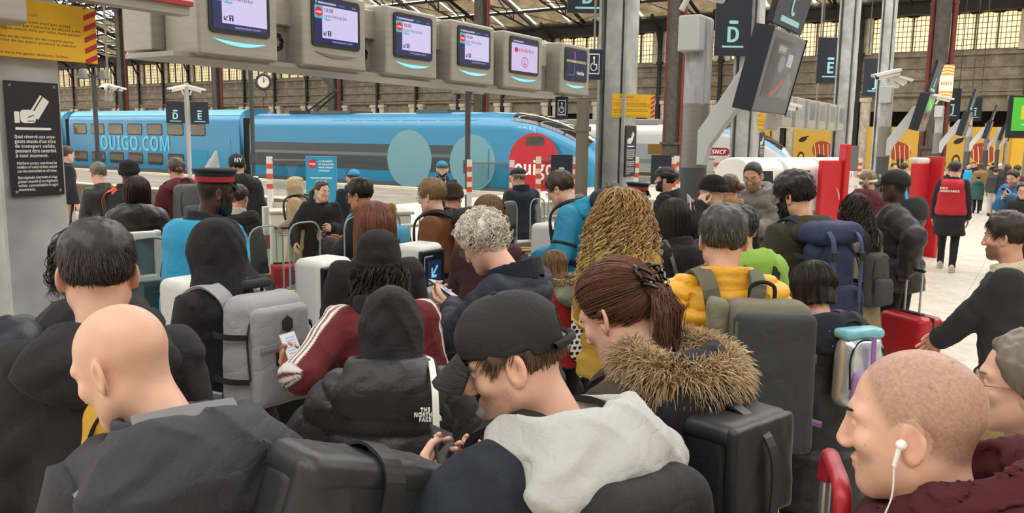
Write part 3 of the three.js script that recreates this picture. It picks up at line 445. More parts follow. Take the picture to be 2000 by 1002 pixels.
const adTex = canvas(420, 300, (x, w, h) => { x.fillStyle = '#1d1f25'; x.fillRect(0, 0, w, h); x.fillStyle = '#4b4a4c'; x.fillRect(120, 30, 180, 260); x.fillStyle = '#93896f'; x.fillRect(80, 26, 120, 44); x.fillStyle = '#8f9497'; x.beginPath(); x.arc(180, 120, 44, 0, 7); x.fill(); x.fillStyle = '#cfd3d6'; x.fillRect(250, 60, 80, 66); x.fillStyle = '#c33b2e'; x.beginPath(); x.moveTo(110, 280); x.lineTo(260, 190); x.lineTo(290, 210); x.lineTo(160, 296); x.fill(); x.strokeStyle = '#b8bcc0'; x.lineWidth = 4; for (let i = 0; i < 9; i++) { x.beginPath(); x.moveTo(250 + i * 18, 290); x.lineTo(330 + i * 8, 150 + i * 6); x.stroke(); } x.fillStyle = '#e9e9e4'; x.font = 'bold 26px sans-serif'; x.fillText('INTERDITS', 84, 56, 110); });
const adMat = screenMat(adTex, 0.3), ghost = M(0xc4c6c6, 0.45);
function letterBoard(parent, ch, w, h, withPill = true) {
  const p = obj('board', rb(w, h, 0.05, 0.01), navy, parent);
  const s = Math.min(w * 0.42, h * 0.3); obj('letter', letters(ch, s, 0.004).translate(0, -h * 0.16, 0.026), cyanInk, parent);
  obj('underline', rb(w * 0.6, 0.03 * w / 0.6, 0.006, 0.003, 0, -h * 0.16 - s * 0.78, 0.027), cyanInk, parent);
  if (withPill) obj('voie_pill', plate(rrect(w * 0.26, w * 0.09, w * 0.045, 0, -h * 0.16 + s * 0.78), 0.004).translate(0, 0, 0.025), cyanInk, parent);
}
function leaningDisplay(x, i, label, letter) {
  const g = thing('leaning_display', label, 'display', [x, 0, -2.6], 0, 'leaning information displays'), k = 13 * R;
  obj('pole_sleeve', cyl(0.11, 0.11, 1.85, 0, 0.925, 0, 24), darkPaint, g); obj('pole_collar', cyl(0.115, 0.115, 0.55, 0, 2.1, 0, 24), steel, g); obj('pole_top', rb(0.19, 0.75, 0.19, 0.03, 0, 2.72, 0), greyPaint, g); obj('base_flange', cyl(0.2, 0.2, 0.03, 0, 0.015, 0, 20), darkPaint, g);
  const a = new THREE.Shape(); a.moveTo(0.07, 1.86); a.lineTo(0.12, 1.86); a.lineTo(0.16, 2.02); a.lineTo(0.55, 2.56); a.lineTo(0.55, 2.74); a.lineTo(0.46, 2.72); a.lineTo(0.22, 2.36); a.lineTo(0.07, 2.14);
  obj('blade_arm', plate(a, 0.08, 0.01).rotateY(-Math.PI / 2).translate(-0.02, 0, 0), ghost, g);
  const d = new THREE.Group(); d.name = 'display_head'; g.add(d); d.position.set(0.1, 2.63, 0.6); d.rotation.x = k;
  obj('display_case', rb(1.0, 0.66, 0.15, 0.02), M(0x55595d, 0.4), d); for (const m of [-1, 1]) obj('case_side', bx(0.012, 0.66, 0.16, m * 0.505, 0, 0), navy, d); obj('display_screen', face(0.8, 0.47).translate(0.01, 0.03, 0.0765), adMat, d);
  const b = new THREE.Group(); b.name = 'letter_board'; g.add(b); b.position.set(0.1, 3.25, 0.75); b.rotation.x = k; letterBoard(b, letter, 0.9, 0.56, false);
  for (const m of [-0.2, 0.3]) obj('board_bracket', bx(0.06, 0.3, 0.04, m, 2.97, 0.67, 0, k), steel, g);
  obj('control_box', rb(0.3, 0.3, 0.2, 0.02, -0.05, 2.95, -0.02), M(0xbfc1c2, 0.45), g);
  if (i < 3) { cctv(g, -0.12, 3.3, 0.0, i === 1 ? -2.2 : 0.5, 0.5, 0.22).name = 'camera_unit'; if (i === 1) { cctv(g, 0.15, 3.25, 0.1, 0.2, 0.42, 0.3); cctv(g, 0.3, 3.2, 0, 1.1, 0.42, 0.3); } }
}
['leaning display on a grey pole beside the cyclist in the helmet', 'leaning display on a pole topped by three white cameras', 'leaning display beside the iron column with orange wireless sign', 'leaning display beyond the red vested attendant', 'leaning display far along the concourse above the crowd', 'smallest leaning display at the end of the row'].forEach((l, i) => leaningDisplay([6.9, 16.6, 25.2, 35.0, 45.5, 56][i], i, l, 'CDEFGH'[i]));
function hanging(u, v, d, w, h, ch, label, turn = -0.95) {
  const p = atDepth(u, v, d), g = thing('hanging_letter_board', label, 'sign', [p.x, p.y, p.z], turn, 'hanging platform letter boards'); letterBoard(g, ch, w, h);
  const len = Math.min(9, 13 - p.y); obj('suspension_rod', [bx(0.03, len, 0.03, -w * 0.35, h / 2 + len / 2, 0), bx(0.03, len, 0.03, w * 0.35, h / 2 + len / 2, 0)], M(0x4a4744, 0.6), g);
}
hanging(1432, 48, 14, 0.62, 1.05, 'D', 'dark blue hanging board with letter D behind the first leaning display');
hanging(1622, 118, 22, 0.72, 1.2, 'E', 'dark blue hanging board with underlined letter E');
hanging(1708, 152, 30, 0.8, 1.35, 'J', 'dark blue hanging board behind the triple security cameras');
hanging(1148, -22, 12, 0.6, 0.7, 'D', 'dark blue hanging board at the top edge beside the grey pillar');
hanging(1860, 205, 40, 0.8, 1.6, 'J', 'small dark board with letter J beyond the orange wireless sign'); hanging(1905, 213, 46, 0.75, 1.3, 'I', 'small dark board with letter I near the green screen');
{ // blue pictogram signs by the end monitor
  const pict = canvas(200, 260, (x, w, h) => { x.fillStyle = '#1b2740'; x.fillRect(0, 0, w, h); x.strokeStyle = '#eef0f2'; x.lineWidth = 10; x.strokeRect(40, 40, 120, 170); x.beginPath(); x.arc(95, 150, 34, 0.2, 4.4); x.stroke(); x.fillStyle = '#eef0f2'; x.beginPath(); x.arc(98, 72, 13, 0, 7); x.fill(); x.fillRect(92, 84, 14, 50); x.fillRect(92, 124, 44, 12); x.fillRect(126, 124, 12, 48); });
  for (const [u, v, d, w, h, label] of [[1097, 211, 8.9, 0.14, 0.24, 'narrow blue wheelchair sign hanging above the blue train nose'], [1160, 126, 9.4, 0.2, 0.34, 'blue pictogram sign on the side of the end monitor']]) {
    const p = atDepth(u, v, d), g = thing('pictogram_sign', label, 'sign', [p.x, p.y, p.z], -0.9); obj('panel', rb(w, h, 0.02, 0.004), M(0x1b2740, 0.5), g); obj('print', face(w - 0.005, h - 0.005).translate(0, 0, 0.011), printed(pict), g); obj('hanger', bx(0.02, 0.6, 0.02, 0, h / 2 + 0.3, 0), steel, g);
  }
}
{ // D / E boards with two cameras on a slim post
  const p = atDepth(366, 220, 21), g = thing('platform_letter_post', 'slim post with two dark boards lettered D and E', 'sign', [p.x, 0, p.z], -0.6);
  obj('post', [cyl(0.05, 0.06, p.y + 0.75, 0, (p.y + 0.75) / 2, 0, 12), rb(0.16, 0.6, 0.1, 0.02, 0, p.y, 0.0)], M(0xa9aaa8, 0.5), g);
  for (const [ch, s] of [['D', -1], ['E', 1]]) { const b = new THREE.Group(); b.name = 'board_' + ch.toLowerCase(); g.add(b); b.position.set(s * 0.29, p.y, 0.06); letterBoard(b, ch, 0.44, 0.56); }
  cctv(g, -0.18, p.y + 0.6, 0.05, -1.2); cctv(g, 0.18, p.y + 0.6, 0.05, 1.2);
}
function lampPost(u, v, d, label) {
  const p = atDepth(u, v, d), g = thing('lamp_post', label, 'lamp post', [p.x, 0, p.z], 0, 'slim platform lamp posts'); obj('post', [cyl(0.045, 0.06, p.y, 0, p.y / 2, 0, 12), cyl(0.09, 0.09, 0.25, 0, 1.5, 0, 12)], M(0x3b3d3f, 0.5), g);
  for (const s of [-1, 1]) { const q = new THREE.LatheGeometry([new THREE.Vector2(0.02, 0.14), new THREE.Vector2(0.07, 0.1), new THREE.Vector2(0.15, -0.1), new THREE.Vector2(0.13, -0.1)], 16).translate(s * 0.2 * d / 20, p.y, s * 0.1); obj('lamp_shade', q, M(0x6b6a66, 0.5, 0.3), g); obj('lamp_arm', bar(V(0, p.y - 0.1, 0), V(s * 0.2 * d / 20, p.y + 0.1, s * 0.1), 0.015), M(0x3b3d3f, 0.5), g); }
  obj('collar_box', [bx(0.14, 0.1, 0.14, 0, 1.0, 0), bx(0.14, 0.1, 0.14, 0, 0.6, 0)], whitePlastic, g);
}
lampPost(182, 146, 20, 'slim lamp post in front of the blue coach lettering'); lampPost(489, 128, 20, 'slim lamp post before the gap between coach and power car'); lampPost(914, 174, 16, 'slim lamp post with floodlights in front of the power car flank');
{ // hanging camera clusters and clock
  for (const [u, v, d, l] of [[212, 178, 24, 'camera cluster hanging near the lamp post at the left'], [1592, 238, 30, 'white camera cluster hanging below the letter E board'], [1507, 218, 13.5, 'small white camera cluster beside the grey pillar']]) { const p = atDepth(u, v, d), g = thing('camera_cluster', l, 'camera', [p.x, p.y, p.z]); obj('rod', bar(V(0, 0, 0), V(0, 7, 0), 0.03), M(0x77736c, 0.5), g); obj('hub', cyl(0.12, 0.08, 0.4, 0, -0.1, 0, 12), M(0x8d8a84, 0.5), g); cctv(g, -0.15, 0.1, 0.1, -0.9, 0.4); cctv(g, 0.2, 0.1, 0.05, 1.2, 0.4); cctv(g, 0, 0.1, 0.2, 0.2, 0.4); }
  const p = atDepth(515, 160, 26), g = thing('station_clock', 'ornate round station clock hanging behind the monitors', 'clock', [p.x, p.y, p.z], -0.95); obj('case', new THREE.TorusGeometry(0.22, 0.05, 10, 28), M(0x3a352e, 0.6), g); obj('dial', cyl(0.21, 0.21, 0.06, 0, 0, 0, 28).rotateX(Math.PI / 2), M(0xe0dccf, 0.5), g); obj('hands', [bx(0.014, 0.16, 0.01, 0, 0.07, 0.036), bx(0.014, 0.12, 0.01, 0.03, 0.03, 0.036, 0, 0, -0.6)], M(0x15140f, 0.5), g); obj('scroll_bracket', [tube([V(0, 0.25, 0), V(0.1, 0.4, 0), V(-0.05, 0.6, 0), V(0, 1.2, 0)], 0.025, 20, 6), tube([V(0, -0.25, 0), V(0.08, -0.4, 0), V(-0.04, -0.55, 0), V(0, -0.8, 0)], 0.02, 20, 6), bar(V(0, 1.2, 0), V(0, 7, 0), 0.02)], M(0x3a352e, 0.6), g);
}
{ // overhead wires
  const w = thing('overhead_wires', 'thin overhead traction wires above the tracks', 'wires'); [[33.3, 6.2], [15, 6.2], [47.5, 6.2], [60.2, 6.2]].forEach(([x, y]) => { obj('contact_wire', bar(V(x, y, -17), V(x, y, -150), 0.014, 5), M(0x2a2825, 0.6), w); obj('catenary_wire', tube([0, 1, 2, 3, 4, 5, 6, 7, 8].map((i) => V(x, y + (i % 2 ? 0.5 : 1.3), -17 - i * 15)), 0.014, 60, 5), M(0x2a2825, 0.6), w); });
}
// platform glass screens with striped posts
function screenBarrier(u0, u1, v, d, label, letter) {
  const p0 = atDepth(u0, v, d), p1 = atDepth(u1, v, d), g = thing('glass_screen_barrier', label, 'barrier', [p0.x, 0, p0.z], -Math.atan2(p1.z - p0.z, p1.x - p0.x), 'glass barriers with striped posts'), L = Math.hypot(p1.x - p0.x, p1.z - p0.z), top = p0.y;
  for (const x of [0, L]) { obj('post', bx(0.08, top + 0.05, 0.08, x, (top + 0.05) / 2, 0), M(0xd8d6d0, 0.5), g); for (let i = 0; i < 3; i++) obj('orange_band', bx(0.085, 0.08, 0.085, x, top - 0.1 - i * 0.16, 0), M(0xd2502c, 0.5), g); }
  obj('glass_panel', bx(L - 0.1, 0.45, 0.012, L / 2, top - 0.24, 0), barrierGlass, g); obj('lower_panel', bx(L - 0.1, top - 0.75, 0.03, L / 2, (top - 0.7) / 2 + 0.05, 0), M(0xb9b5aa, 0.6), g); obj('top_rail', bx(L, 0.025, 0.03, L / 2, top, 0), steel, g);
  if (letter) { const b = new THREE.Group(); b.name = 'letter_panel'; g.add(b); b.position.set(L - 0.22, top - 0.16, 0.04); letterBoard(b, letter, 0.34, 0.5); }
}
screenBarrier(526, 622, 312, 13, 'glass barrier with orange striped posts beside the blue banner'); screenBarrier(917, 1000, 318, 13, 'glass barrier with orange striped posts beside the bearded staff member'); screenBarrier(1052, 1124, 312, 13, 'glass barrier carrying the letter D panel', 'D'); screenBarrier(1243, 1316, 312, 14, 'glass barrier carrying the letter E panel', 'E'); screenBarrier(1322, 1400, 310, 15, 'glass barrier behind the first leaning display'); screenBarrier(1590, 1680, 312, 22, 'far glass barrier behind the red kiosk');
{ // blue promotional banner
  const tex = canvas(220, 300, (x, w, h) => { x.fillStyle = '#2f9cc6'; x.fillRect(0, 0, w, h); x.fillStyle = '#d8283c'; x.beginPath(); x.arc(46, 46, 30, 0, 7); x.fill(); x.fillStyle = '#fff'; x.font = 'bold 18px sans-serif'; x.fillText('ouigo', 22, 52); x.font = 'bold 15px sans-serif'; ['LE CONTRÔLE', 'EST OBLIGATOIRE', 'POUR CHAQUE', 'VOYAGEUR'].forEach((l, i) => x.fillText(l, 92, 34 + i * 20, 110)); x.fillText('TRAIN LIGNES D’EMBARQUEMENT', 30, 140, 160); x.fillText('SUR PLACE', 72, 162); x.beginPath(); x.roundRect(70, 200, 60, 80, 8); x.fill(); });
  const p = atDepth(628, 352, 12.4), g = thing('blue_banner', 'bright blue standing banner with red round logo', 'banner', [p.x, 0, p.z], -0.9); obj('panel', rb(0.46, 0.72, 0.03, 0.006, 0, p.y, 0), M(0x2f9cc6, 0.5), g); obj('print', face(0.45, 0.71).translate(0, p.y, 0.017), printed(tex), g); obj('stand', [bx(0.04, p.y, 0.04, 0, p.y / 2, -0.03), bx(0.5, 0.03, 0.4, 0, 0.015, 0)], steel, g);
}
// white ticket machines
const padTex = canvas(128, 160, (x) => { x.fillStyle = '#e4e2dd'; x.fillRect(0, 0, 128, 160); x.fillStyle = '#8d8d8a'; for (let i = 0; i < 3; i++) for (let j = 0; j < 4; j++) x.fillRect(12 + i * 24, 16 + j * 18, 15, 9); x.fillStyle = '#b3262c'; x.fillRect(96, 20, 16, 40); });
{
  const shape = new THREE.Shape(); shape.moveTo(-0.38, 0); shape.lineTo(0.38, 0); shape.lineTo(0.3, 0.95); shape.lineTo(0.42, 1.05); shape.lineTo(0.34, 1.64); shape.quadraticCurveTo(0.3, 1.79, 0.05, 1.8); shape.quadraticCurveTo(-0.3, 1.8, -0.38, 1.6);
  [[1462, 'white ticket machine with a wheelchair symbol behind the man in grey puffer', 12.4], [1534, 'middle white ticket machine behind the man in grey puffer', 12.9], [1600, 'white ticket machine next to the red kiosk', 13.4]].forEach(([u, label, d], i) => {
    const p = atDepth(u, 380, d), g = thing('ticket_machine', label, 'ticket machine', [p.x, 0, p.z], -0.55, 'white ticket machines');
    obj('body_shell', plate(shape, 0.62, 0.03).rotateY(-Math.PI / 2).translate(0.31, 0, 0), M(0xe2e0db, 0.35), g);
    obj('machine_screen', bx(0.38, 0.44, 0.02, -0.09, 1.42, 0.4, 0, -0.14), M(0x23262a, 0.15), g); obj('keypad_panel', new THREE.PlaneGeometry(0.12, 0.22).rotateX(-0.14).translate(0.22, 1.5, 0.402), printed(padTex), g); obj('lower_screen', bx(0.44, 0.62, 0.02, 0, 0.55, 0.36, 0, -0.08), M(0x3a3d42, 0.3), g);
    if (!i) { const wt = canvas(64, 64, (x) => { x.fillStyle = '#17191d'; x.fillRect(0, 0, 64, 64); x.strokeStyle = '#fff'; x.lineWidth = 5; x.beginPath(); x.arc(30, 40, 12, 0.3, 4.4); x.stroke(); x.fillStyle = '#fff'; x.fillRect(28, 16, 6, 24); x.fillRect(28, 34, 16, 5); }); obj('wheelchair_symbol', new THREE.PlaneGeometry(0.11, 0.11).rotateY(-Math.PI / 2).translate(-0.345, 1.35, 0.12), printed(wt), g); }
  });
}
{ // red kiosks
  const red = M(0xc2242e, 0.4), p = atDepth(1622, 400, 12.6), g = thing('red_kiosk', 'red kiosk with a screen on a side arm', 'kiosk', [p.x, 0, p.z], -0.6);
  obj('red_panel', rb(0.4, 1.8, 0.1, 0.02, -0.05, 0.9, 0), red, g); obj('red_column', rb(0.1, 2.05, 0.16, 0.02, 0.2, 1.025, 0.02), red, g); obj('screen_case', rb(0.2, 0.38, 0.06, 0.015, 0.33, 1.83, 0.04), M(0x8d1a22, 0.4), g); obj('screen', face(0.17, 0.34).translate(0.33, 1.83, 0.072), M(0x6c6f70, 0.2), g); obj('round_shield', plate((() => { const c = new THREE.Shape(); c.absarc(0, 0, 0.3, 0, 7); return c; })(), 0.02).translate(-0.24, 1.2, 0.1), M(0xd19a8c, 0.4), g);
  const q = atDepth(1797, 345, 15), k = thing('red_counter', 'large red counter screen behind the man in the black cap', 'kiosk', [q.x, 0, q.z], -0.6); obj('red_panel', rb(0.42, 1.72, 0.08, 0.02, 0, 0.86, 0), red, k); obj('red_side', rb(0.08, 1.85, 0.35, 0.02, 0.24, 0.92, 0.1), red, k); obj('white_top', rb(0.35, 0.12, 0.2, 0.05, 0.02, 1.76, -0.05), whitePlastic, k);
}
{ // murals in the arcade, wireless sign, green screen, yellow hoarding
  const mural = canvas(512, 256, (x, w, h) => { x.fillStyle = '#d3a740'; x.fillRect(0, 0, w, h); x.fillStyle = '#1b1712'; x.beginPath(); x.ellipse(100, 80, 46, 16, -0.2, 0, 7); x.fill(); x.fillRect(130, 58, 34, 8); x.fillStyle = '#a33d2b'; x.beginPath(); x.ellipse(330, 150, 120, 60, 0.1, 0, 7); x.fill(); x.fillStyle = '#2c211a'; x.beginPath(); x.arc(90, 200, 40, 0, 7); x.fill(); x.fillStyle = '#e2b233'; x.beginPath(); x.arc(90, 200, 26, 0, 7); x.fill(); x.fillStyle = '#2c211a'; x.beginPath(); x.arc(350, 220, 34, 0, 7); x.fill(); x.strokeStyle = '#f0d98a'; x.lineWidth = 8; for (let i = 0; i < 5; i++) { x.beginPath(); x.moveTo(230 + i * 50, 110); x.quadraticCurveTo(270 + i * 40, 190, 240 + i * 55, 240); x.stroke(); } });
  for (let i = 1; i < 9; i++) { const z = 10 - (i + 0.5) * 6, m = thing('mural_panel', ['yellow mural panel behind the green advertising screen', 'yellow mural panel beyond the far crowd', 'yellow mural panel behind the iron column with wireless sign', 'yellow mural panel behind the red counter', 'yellow mural panel behind the hanging board with letter E', 'yellow mural panel beside the white train nose', 'yellow mural panel behind the white train nose', 'yellow mural panel half hidden by the white train'][i - 1], 'mural', [74.35, 1.75, z], 0, 'yellow murals along the arcade'); obj('hoarding', bx(0.1, 3.5, 3.9), M(0xd9a92f, 0.6), m); obj('print', new THREE.PlaneGeometry(3.86, 3.4).rotateY(-Math.PI / 2).translate(-0.055, 0, 0), printed(mural), m); }
  const wt = canvas(128, 380, (x, w, h) => { x.fillStyle = '#e6a52c'; x.fillRect(0, 0, w, h); x.fillStyle = '#f3efe6'; x.fillRect(0, 110, w, 170); x.strokeStyle = '#f3efe6'; x.lineWidth = 12; for (const y of [30, 62, 94, 320, 350]) { x.beginPath(); x.moveTo(0, y); x.quadraticCurveTo(64, y - 34, 128, y); x.stroke(); } x.fillStyle = '#c08a2e'; x.font = 'bold 48px sans-serif'; x.fillText('WIFI', 12, 215, 104); });
  const q = atDepth(1820, 175, 39), g = thing('wireless_sign', 'orange and white vertical wireless sign on the iron column', 'sign', [XC - 0.42, q.y, -3.95], -1.2); obj('panel', rb(0.55, 1.5, 0.06, 0.02), M(0xe6a52c, 0.5), g); obj('print', face(0.54, 1.49).translate(0, 0, 0.031), printed(wt), g); obj('bracket', bx(0.05, 0.05, 0.3, 0, 0.5, -0.15), steel, g);
  const gt = canvas(256, 256, (x, w, h) => { x.fillStyle = '#55c93f'; x.fillRect(0, 0, w, h); x.fillStyle = '#e8cf3c'; x.beginPath(); x.roundRect(70, 60, 160, 110, 14); x.fill(); x.strokeStyle = '#3a8fb0'; x.lineWidth = 8; x.beginPath(); x.arc(180, 56, 30, 3.1, 6.3); x.stroke(); x.fillStyle = '#2a5c20'; x.font = 'bold 26px sans-serif'; x.fillText('BONS', 96, 110); x.fillText('PLANS', 96, 142); x.fillStyle = '#fff'; x.font = '22px sans-serif'; x.fillText('navigo', 80, 212); });
  const s = atDepth(2004, 228, 22), b = thing('green_screen', 'bright green advertising screen above the yellow hoarding at right edge', 'screen', [s.x, s.y, s.z], -0.95); obj('case', rb(1.0, 1.15, 0.16, 0.04), blackPaint, b); obj('screen_face', face(0.88, 0.88).translate(0, 0.06, 0.082), screenMat(gt, 0.6), b); obj('leg', bx(0.12, s.y - 0.5, 0.12, 0.2, -s.y / 2 - 0.25, -0.1), steel, b); const gl = new THREE.RectAreaLight(0x66d04a, 1, 0.88, 0.88); gl.position.set(0, 0.06, 0.1); gl.rotation.y = Math.PI; b.add(gl);
  const y = atDepth(2008, 290, 24), yb = thing('yellow_hoarding', 'plain yellow hoarding under the green screen', 'hoarding', [y.x, 0, y.z], -0.95); obj('panel', bx(1.1, 2.5, 0.06, 0, 1.25, 0), M(0xd9a92f, 0.6), yb); obj('frame', [bx(1.14, 0.05, 0.08, 0, 2.5, 0), bx(0.05, 2.5, 0.08, -0.55, 1.25, 0)], M(0xb98d22, 0.6), yb);
}
{ // small grey display row end-on, boarding rails, white cabinets beyond the gates
  const p = atDepth(1680, 222, 17), g = thing('end_on_monitor_row', 'second row of grey monitor housings seen almost edge on', 'monitor', [p.x, p.y - 0.3, -4.6]); for (let i = 0; i < 6; i++) { const h = obj('housing', rb(0.7, 0.62, 0.34, 0.02, -1.6 + i * 1.0, 0.3, 0), housing, g); obj('screen', face(0.48, 0.36).translate(-1.6 + i * 1.0, 0.36, 0.172), M(0x55565c, 0.2), h); } obj('trunk', bx(6.2, 0.4, 0.3, 0.8, 0.25, -0.3), housing, g); obj('support_post', bx(0.2, p.y, 0.16, -1.9, -p.y / 2 + 0.3, -0.3), greyPaint, g); obj('end_box', rb(0.34, 0.36, 0.4, 0.02, -1.95, 0.45, -0.1), M(0xc9c9c4, 0.5), g);
  const q0 = atDepth(752, 400, 9.2), r = thing('platform_railing', 'light grey tubular railing beyond the gates', 'railing', [q0.x, 0, q0.z], -0.35); for (const y of [0.35, 0.7, 1.05]) obj('rail', bar(V(0, y, 0), V(2.6, y, 0), 0.024), M(0xc9c8c2, 0.4), r); for (let i = 0; i < 4; i++) obj('post', bx(0.06, 1.08, 0.04, 0.05 + i * 0.84, 0.54, 0), M(0xd0cfc9, 0.4), r);
  for (const [u, d, w, l, h] of [[768, 9.7, 0.34, 'white cabinet beyond the gates behind the glasses wearing man', 1.16], [560, 11.4, 0.5, 'white counter beside the glass barrier beyond the gates', 1.0], [952, 11, 0.6, 'pale counter next to the navy coated staff member', 1.05], [1085, 9, 0.7, 'white cabinet next to the man in blue jacket', 0.9]]) { const c = atDepth(u, 400, d), k = thing('white_cabinet', l, 'cabinet', [c.x, 0, c.z], -0.6); obj('body', rb(w, h, 0.4, 0.03, 0, h / 2, 0), M(0xd6d3cb, 0.5), k); obj('top', rb(w + 0.06, 0.04, 0.46, 0.015, 0, h + 0.02, 0), M(0xbdb9b0, 0.4), k); obj('vent_slots', [0, 1, 2, 3, 4].map((i) => bx(w * 0.6, 0.012, 0.01, 0, h * 0.7 + i * 0.03, 0.2)), M(0x8a8780, 0.6), k); }
  const b0 = atDepth(520, 460, 8.2), st = thing('striped_post', 'red and white striped slim post beside the gates', 'post', [b0.x, 0, b0.z]); obj('tube', cyl(0.035, 0.035, 1.35, 0, 0.675, 0, 14), M(0xe2e0db, 0.4), st); obj('red_bands', [cyl(0.036, 0.036, 0.14, 0, 1.0, 0, 14), cyl(0.036, 0.036, 0.14, 0, 0.6, 0, 14)], M(0xb4262c, 0.4), st); obj('base', cyl(0.14, 0.14, 0.03, 0, 0.015, 0, 16), darkPaint, st);
  const c0 = atDepth(262, 500, 5.6), fr = thing('white_screen_frame', 'white framed screen beside the black puffer girl', 'screen', [c0.x, 0, c0.z], -0.3); obj('frame', [rb(0.36, 0.05, 0.06, 0.015, 0, c0.y + 0.14, 0), rb(0.05, 0.34, 0.06, 0.015, 0.155, c0.y, 0), rb(0.05, 0.34, 0.06, 0.015, -0.155, c0.y, 0), rb(0.36, 0.05, 0.06, 0.015, 0, c0.y - 0.16, 0)], whitePlastic, fr); obj('screen', bx(0.27, 0.28, 0.03, 0, c0.y, -0.01), M(0x6d6f6e, 0.2), fr); obj('stand', bx(0.1, c0.y - 0.1, 0.06, 0, (c0.y - 0.1) / 2, -0.02), steel, fr);
  // concourse stools of fencing at right (grey railings)
  const w0 = atDepth(1640, 420, 13), wr = thing('queue_railing', 'grey queue railings between the red kiosk and maroon jacket', 'railing', [w0.x, 0, w0.z], -0.5); for (let i = 0; i < 8; i++) obj('upright', bx(0.03, 1.05, 0.03, i * 0.16 - 0.4, 0.525, 0), M(0xb7b8b5, 0.4, 0.3), wr); for (const y of [1.05, 0.2]) obj('rail', bx(1.3, 0.04, 0.04, 0.16, y, 0), M(0xb7b8b5, 0.4, 0.3), wr);
}
// ---------- figure library: distance fields meshed with surface nets ----------
function nets(f, lo, hi, cell) {
  const nx = Math.ceil((hi[0] - lo[0]) / cell) + 2, ny = Math.ceil((hi[1] - lo[1]) / cell) + 2, nz = Math.ceil((hi[2] - lo[2]) / cell) + 2, B = 5, val = new Float32Array(nx * ny * nz).fill(1), sx = nx, sz = nx * ny;
  const [ox, oy, oz] = lo, lim = B * cell * 0.87 * 1.3 + cell;
  for (let bz = 0; bz < nz; bz += B) for (let by = 0; by < ny; by += B) for (let bxx = 0; bxx < nx; bxx += B) {
    const d = f(ox + (bxx + 2) * cell, oy + (by + 2) * cell, oz + (bz + 2) * cell), ex = Math.min(nx, bxx + B), ey = Math.min(ny, by + B), ez = Math.min(nz, bz + B), skip = Math.abs(d) > lim;
    if (skip && d > 0) continue;
    for (let k = bz; k < ez; k++) for (let j = by; j < ey; j++) { let q = bxx + j * sx + k * sz; for (let i = bxx; i < ex; i++, q++) val[q] = skip ? -1 : f(ox + i * cell, oy + j * cell, oz + k * cell); }
  }
  const map = new Int32Array(nx * ny * nz).fill(-1), pos = [], idx = [];
  const E = [[0, 1], [0, 2], [1, 3], [2, 3], [4, 5], [4, 6], [5, 7], [6, 7], [0, 4], [1, 5], [2, 6], [3, 7]], c = new Float64Array(8);
  for (let k = 0; k < nz - 1; k++) for (let j = 0; j < ny - 1; j++) for (let i = 0, q = j * sx + k * sz; i < nx - 1; i++, q++) {
    c[0] = val[q]; c[1] = val[q + 1]; c[2] = val[q + sx]; c[3] = val[q + sx + 1]; c[4] = val[q + sz]; c[5] = val[q + sz + 1]; c[6] = val[q + sz + sx]; c[7] = val[q + sz + sx + 1];
    let m = 0; for (let a = 0; a < 8; a++) if (c[a] < 0) m |= 1 << a;
    if (m === 0 || m === 255) continue;
    let x = 0, y = 0, z = 0, n = 0;
    for (const [a, b] of E) { if ((c[a] < 0) === (c[b] < 0)) continue; const t = c[a] / (c[a] - c[b]); x += (a & 1) + t * ((b & 1) - (a & 1)); y += ((a >> 1) & 1) + t * (((b >> 1) & 1) - ((a >> 1) & 1)); z += (a >> 2) + t * ((b >> 2) - (a >> 2)); n++; }
    map[q] = pos.length / 3; pos.push(ox + (i + x / n) * cell, oy + (j + y / n) * cell, oz + (k + z / n) * cell);
  }
  for (let k = 1; k < nz - 1; k++) for (let j = 1; j < ny - 1; j++) for (let i = 1, q = 1 + j * sx + k * sz; i < nx - 1; i++, q++) {
    const s = val[q] < 0;
    const quad = (a, b, c2, d, fl) => { if (a < 0 || b < 0 || c2 < 0 || d < 0) return; fl ? idx.push(a, b, c2, a, c2, d) : idx.push(a, c2, b, a, d, c2); };
    if (s !== val[q + 1] < 0) quad(map[q], map[q - sx], map[q - sx - sz], map[q - sz], !s);
    if (s !== val[q + sx] < 0) quad(map[q], map[q - sz], map[q - sz - 1], map[q - 1], !s);
    if (s !== val[q + sz] < 0) quad(map[q], map[q - 1], map[q - 1 - sx], map[q - sx], !s);
  }
  const g = new THREE.BufferGeometry(); g.setAttribute('position', new THREE.Float32BufferAttribute(pos, 3)); g.setIndex(idx); g.computeVertexNormals();
  const uv = new Float32Array(pos.length / 3 * 2); for (let i = 0; i < uv.length / 2; i++) { uv[2 * i] = (pos[3 * i] + pos[3 * i + 2] * 0.8) * 4; uv[2 * i + 1] = (pos[3 * i + 1] + pos[3 * i + 2] * 0.2) * 4; }
  g.setAttribute('uv', new THREE.BufferAttribute(uv, 2)); return g;
}
function paint(g, fn) { const p = g.attributes.position, c = new Float32Array(p.count * 3); for (let i = 0; i < p.count; i++) { const q = fn(p.getX(i), p.getY(i), p.getZ(i), i); c[3 * i] = q[0]; c[3 * i + 1] = q[1]; c[3 * i + 2] = q[2]; } g.setAttribute('color', new THREE.BufferAttribute(c, 3)); return g; }
function joined(list) {   // indexed geometries with the same attributes
  return mergeGeometries(list.map((g) => { const h = g.clone(); for (const k of Object.keys(h.attributes)) if (!['position', 'normal', 'uv', 'color'].includes(k)) h.deleteAttribute(k); return h; }));
}
function flipX(g) { const h = g.clone(); h.scale(-1, 1, 1); const a = h.index.array; for (let i = 0; i < a.length; i += 3) { const t = a[i]; a[i] = a[i + 1]; a[i + 1] = t; } h.computeVertexNormals(); return h; }
const rgb = (hex) => new THREE.Color(hex).toArray();
const mixc = (a, b, t) => [lerp(a[0], b[0], t), lerp(a[1], b[1], t), lerp(a[2], b[2], t)];
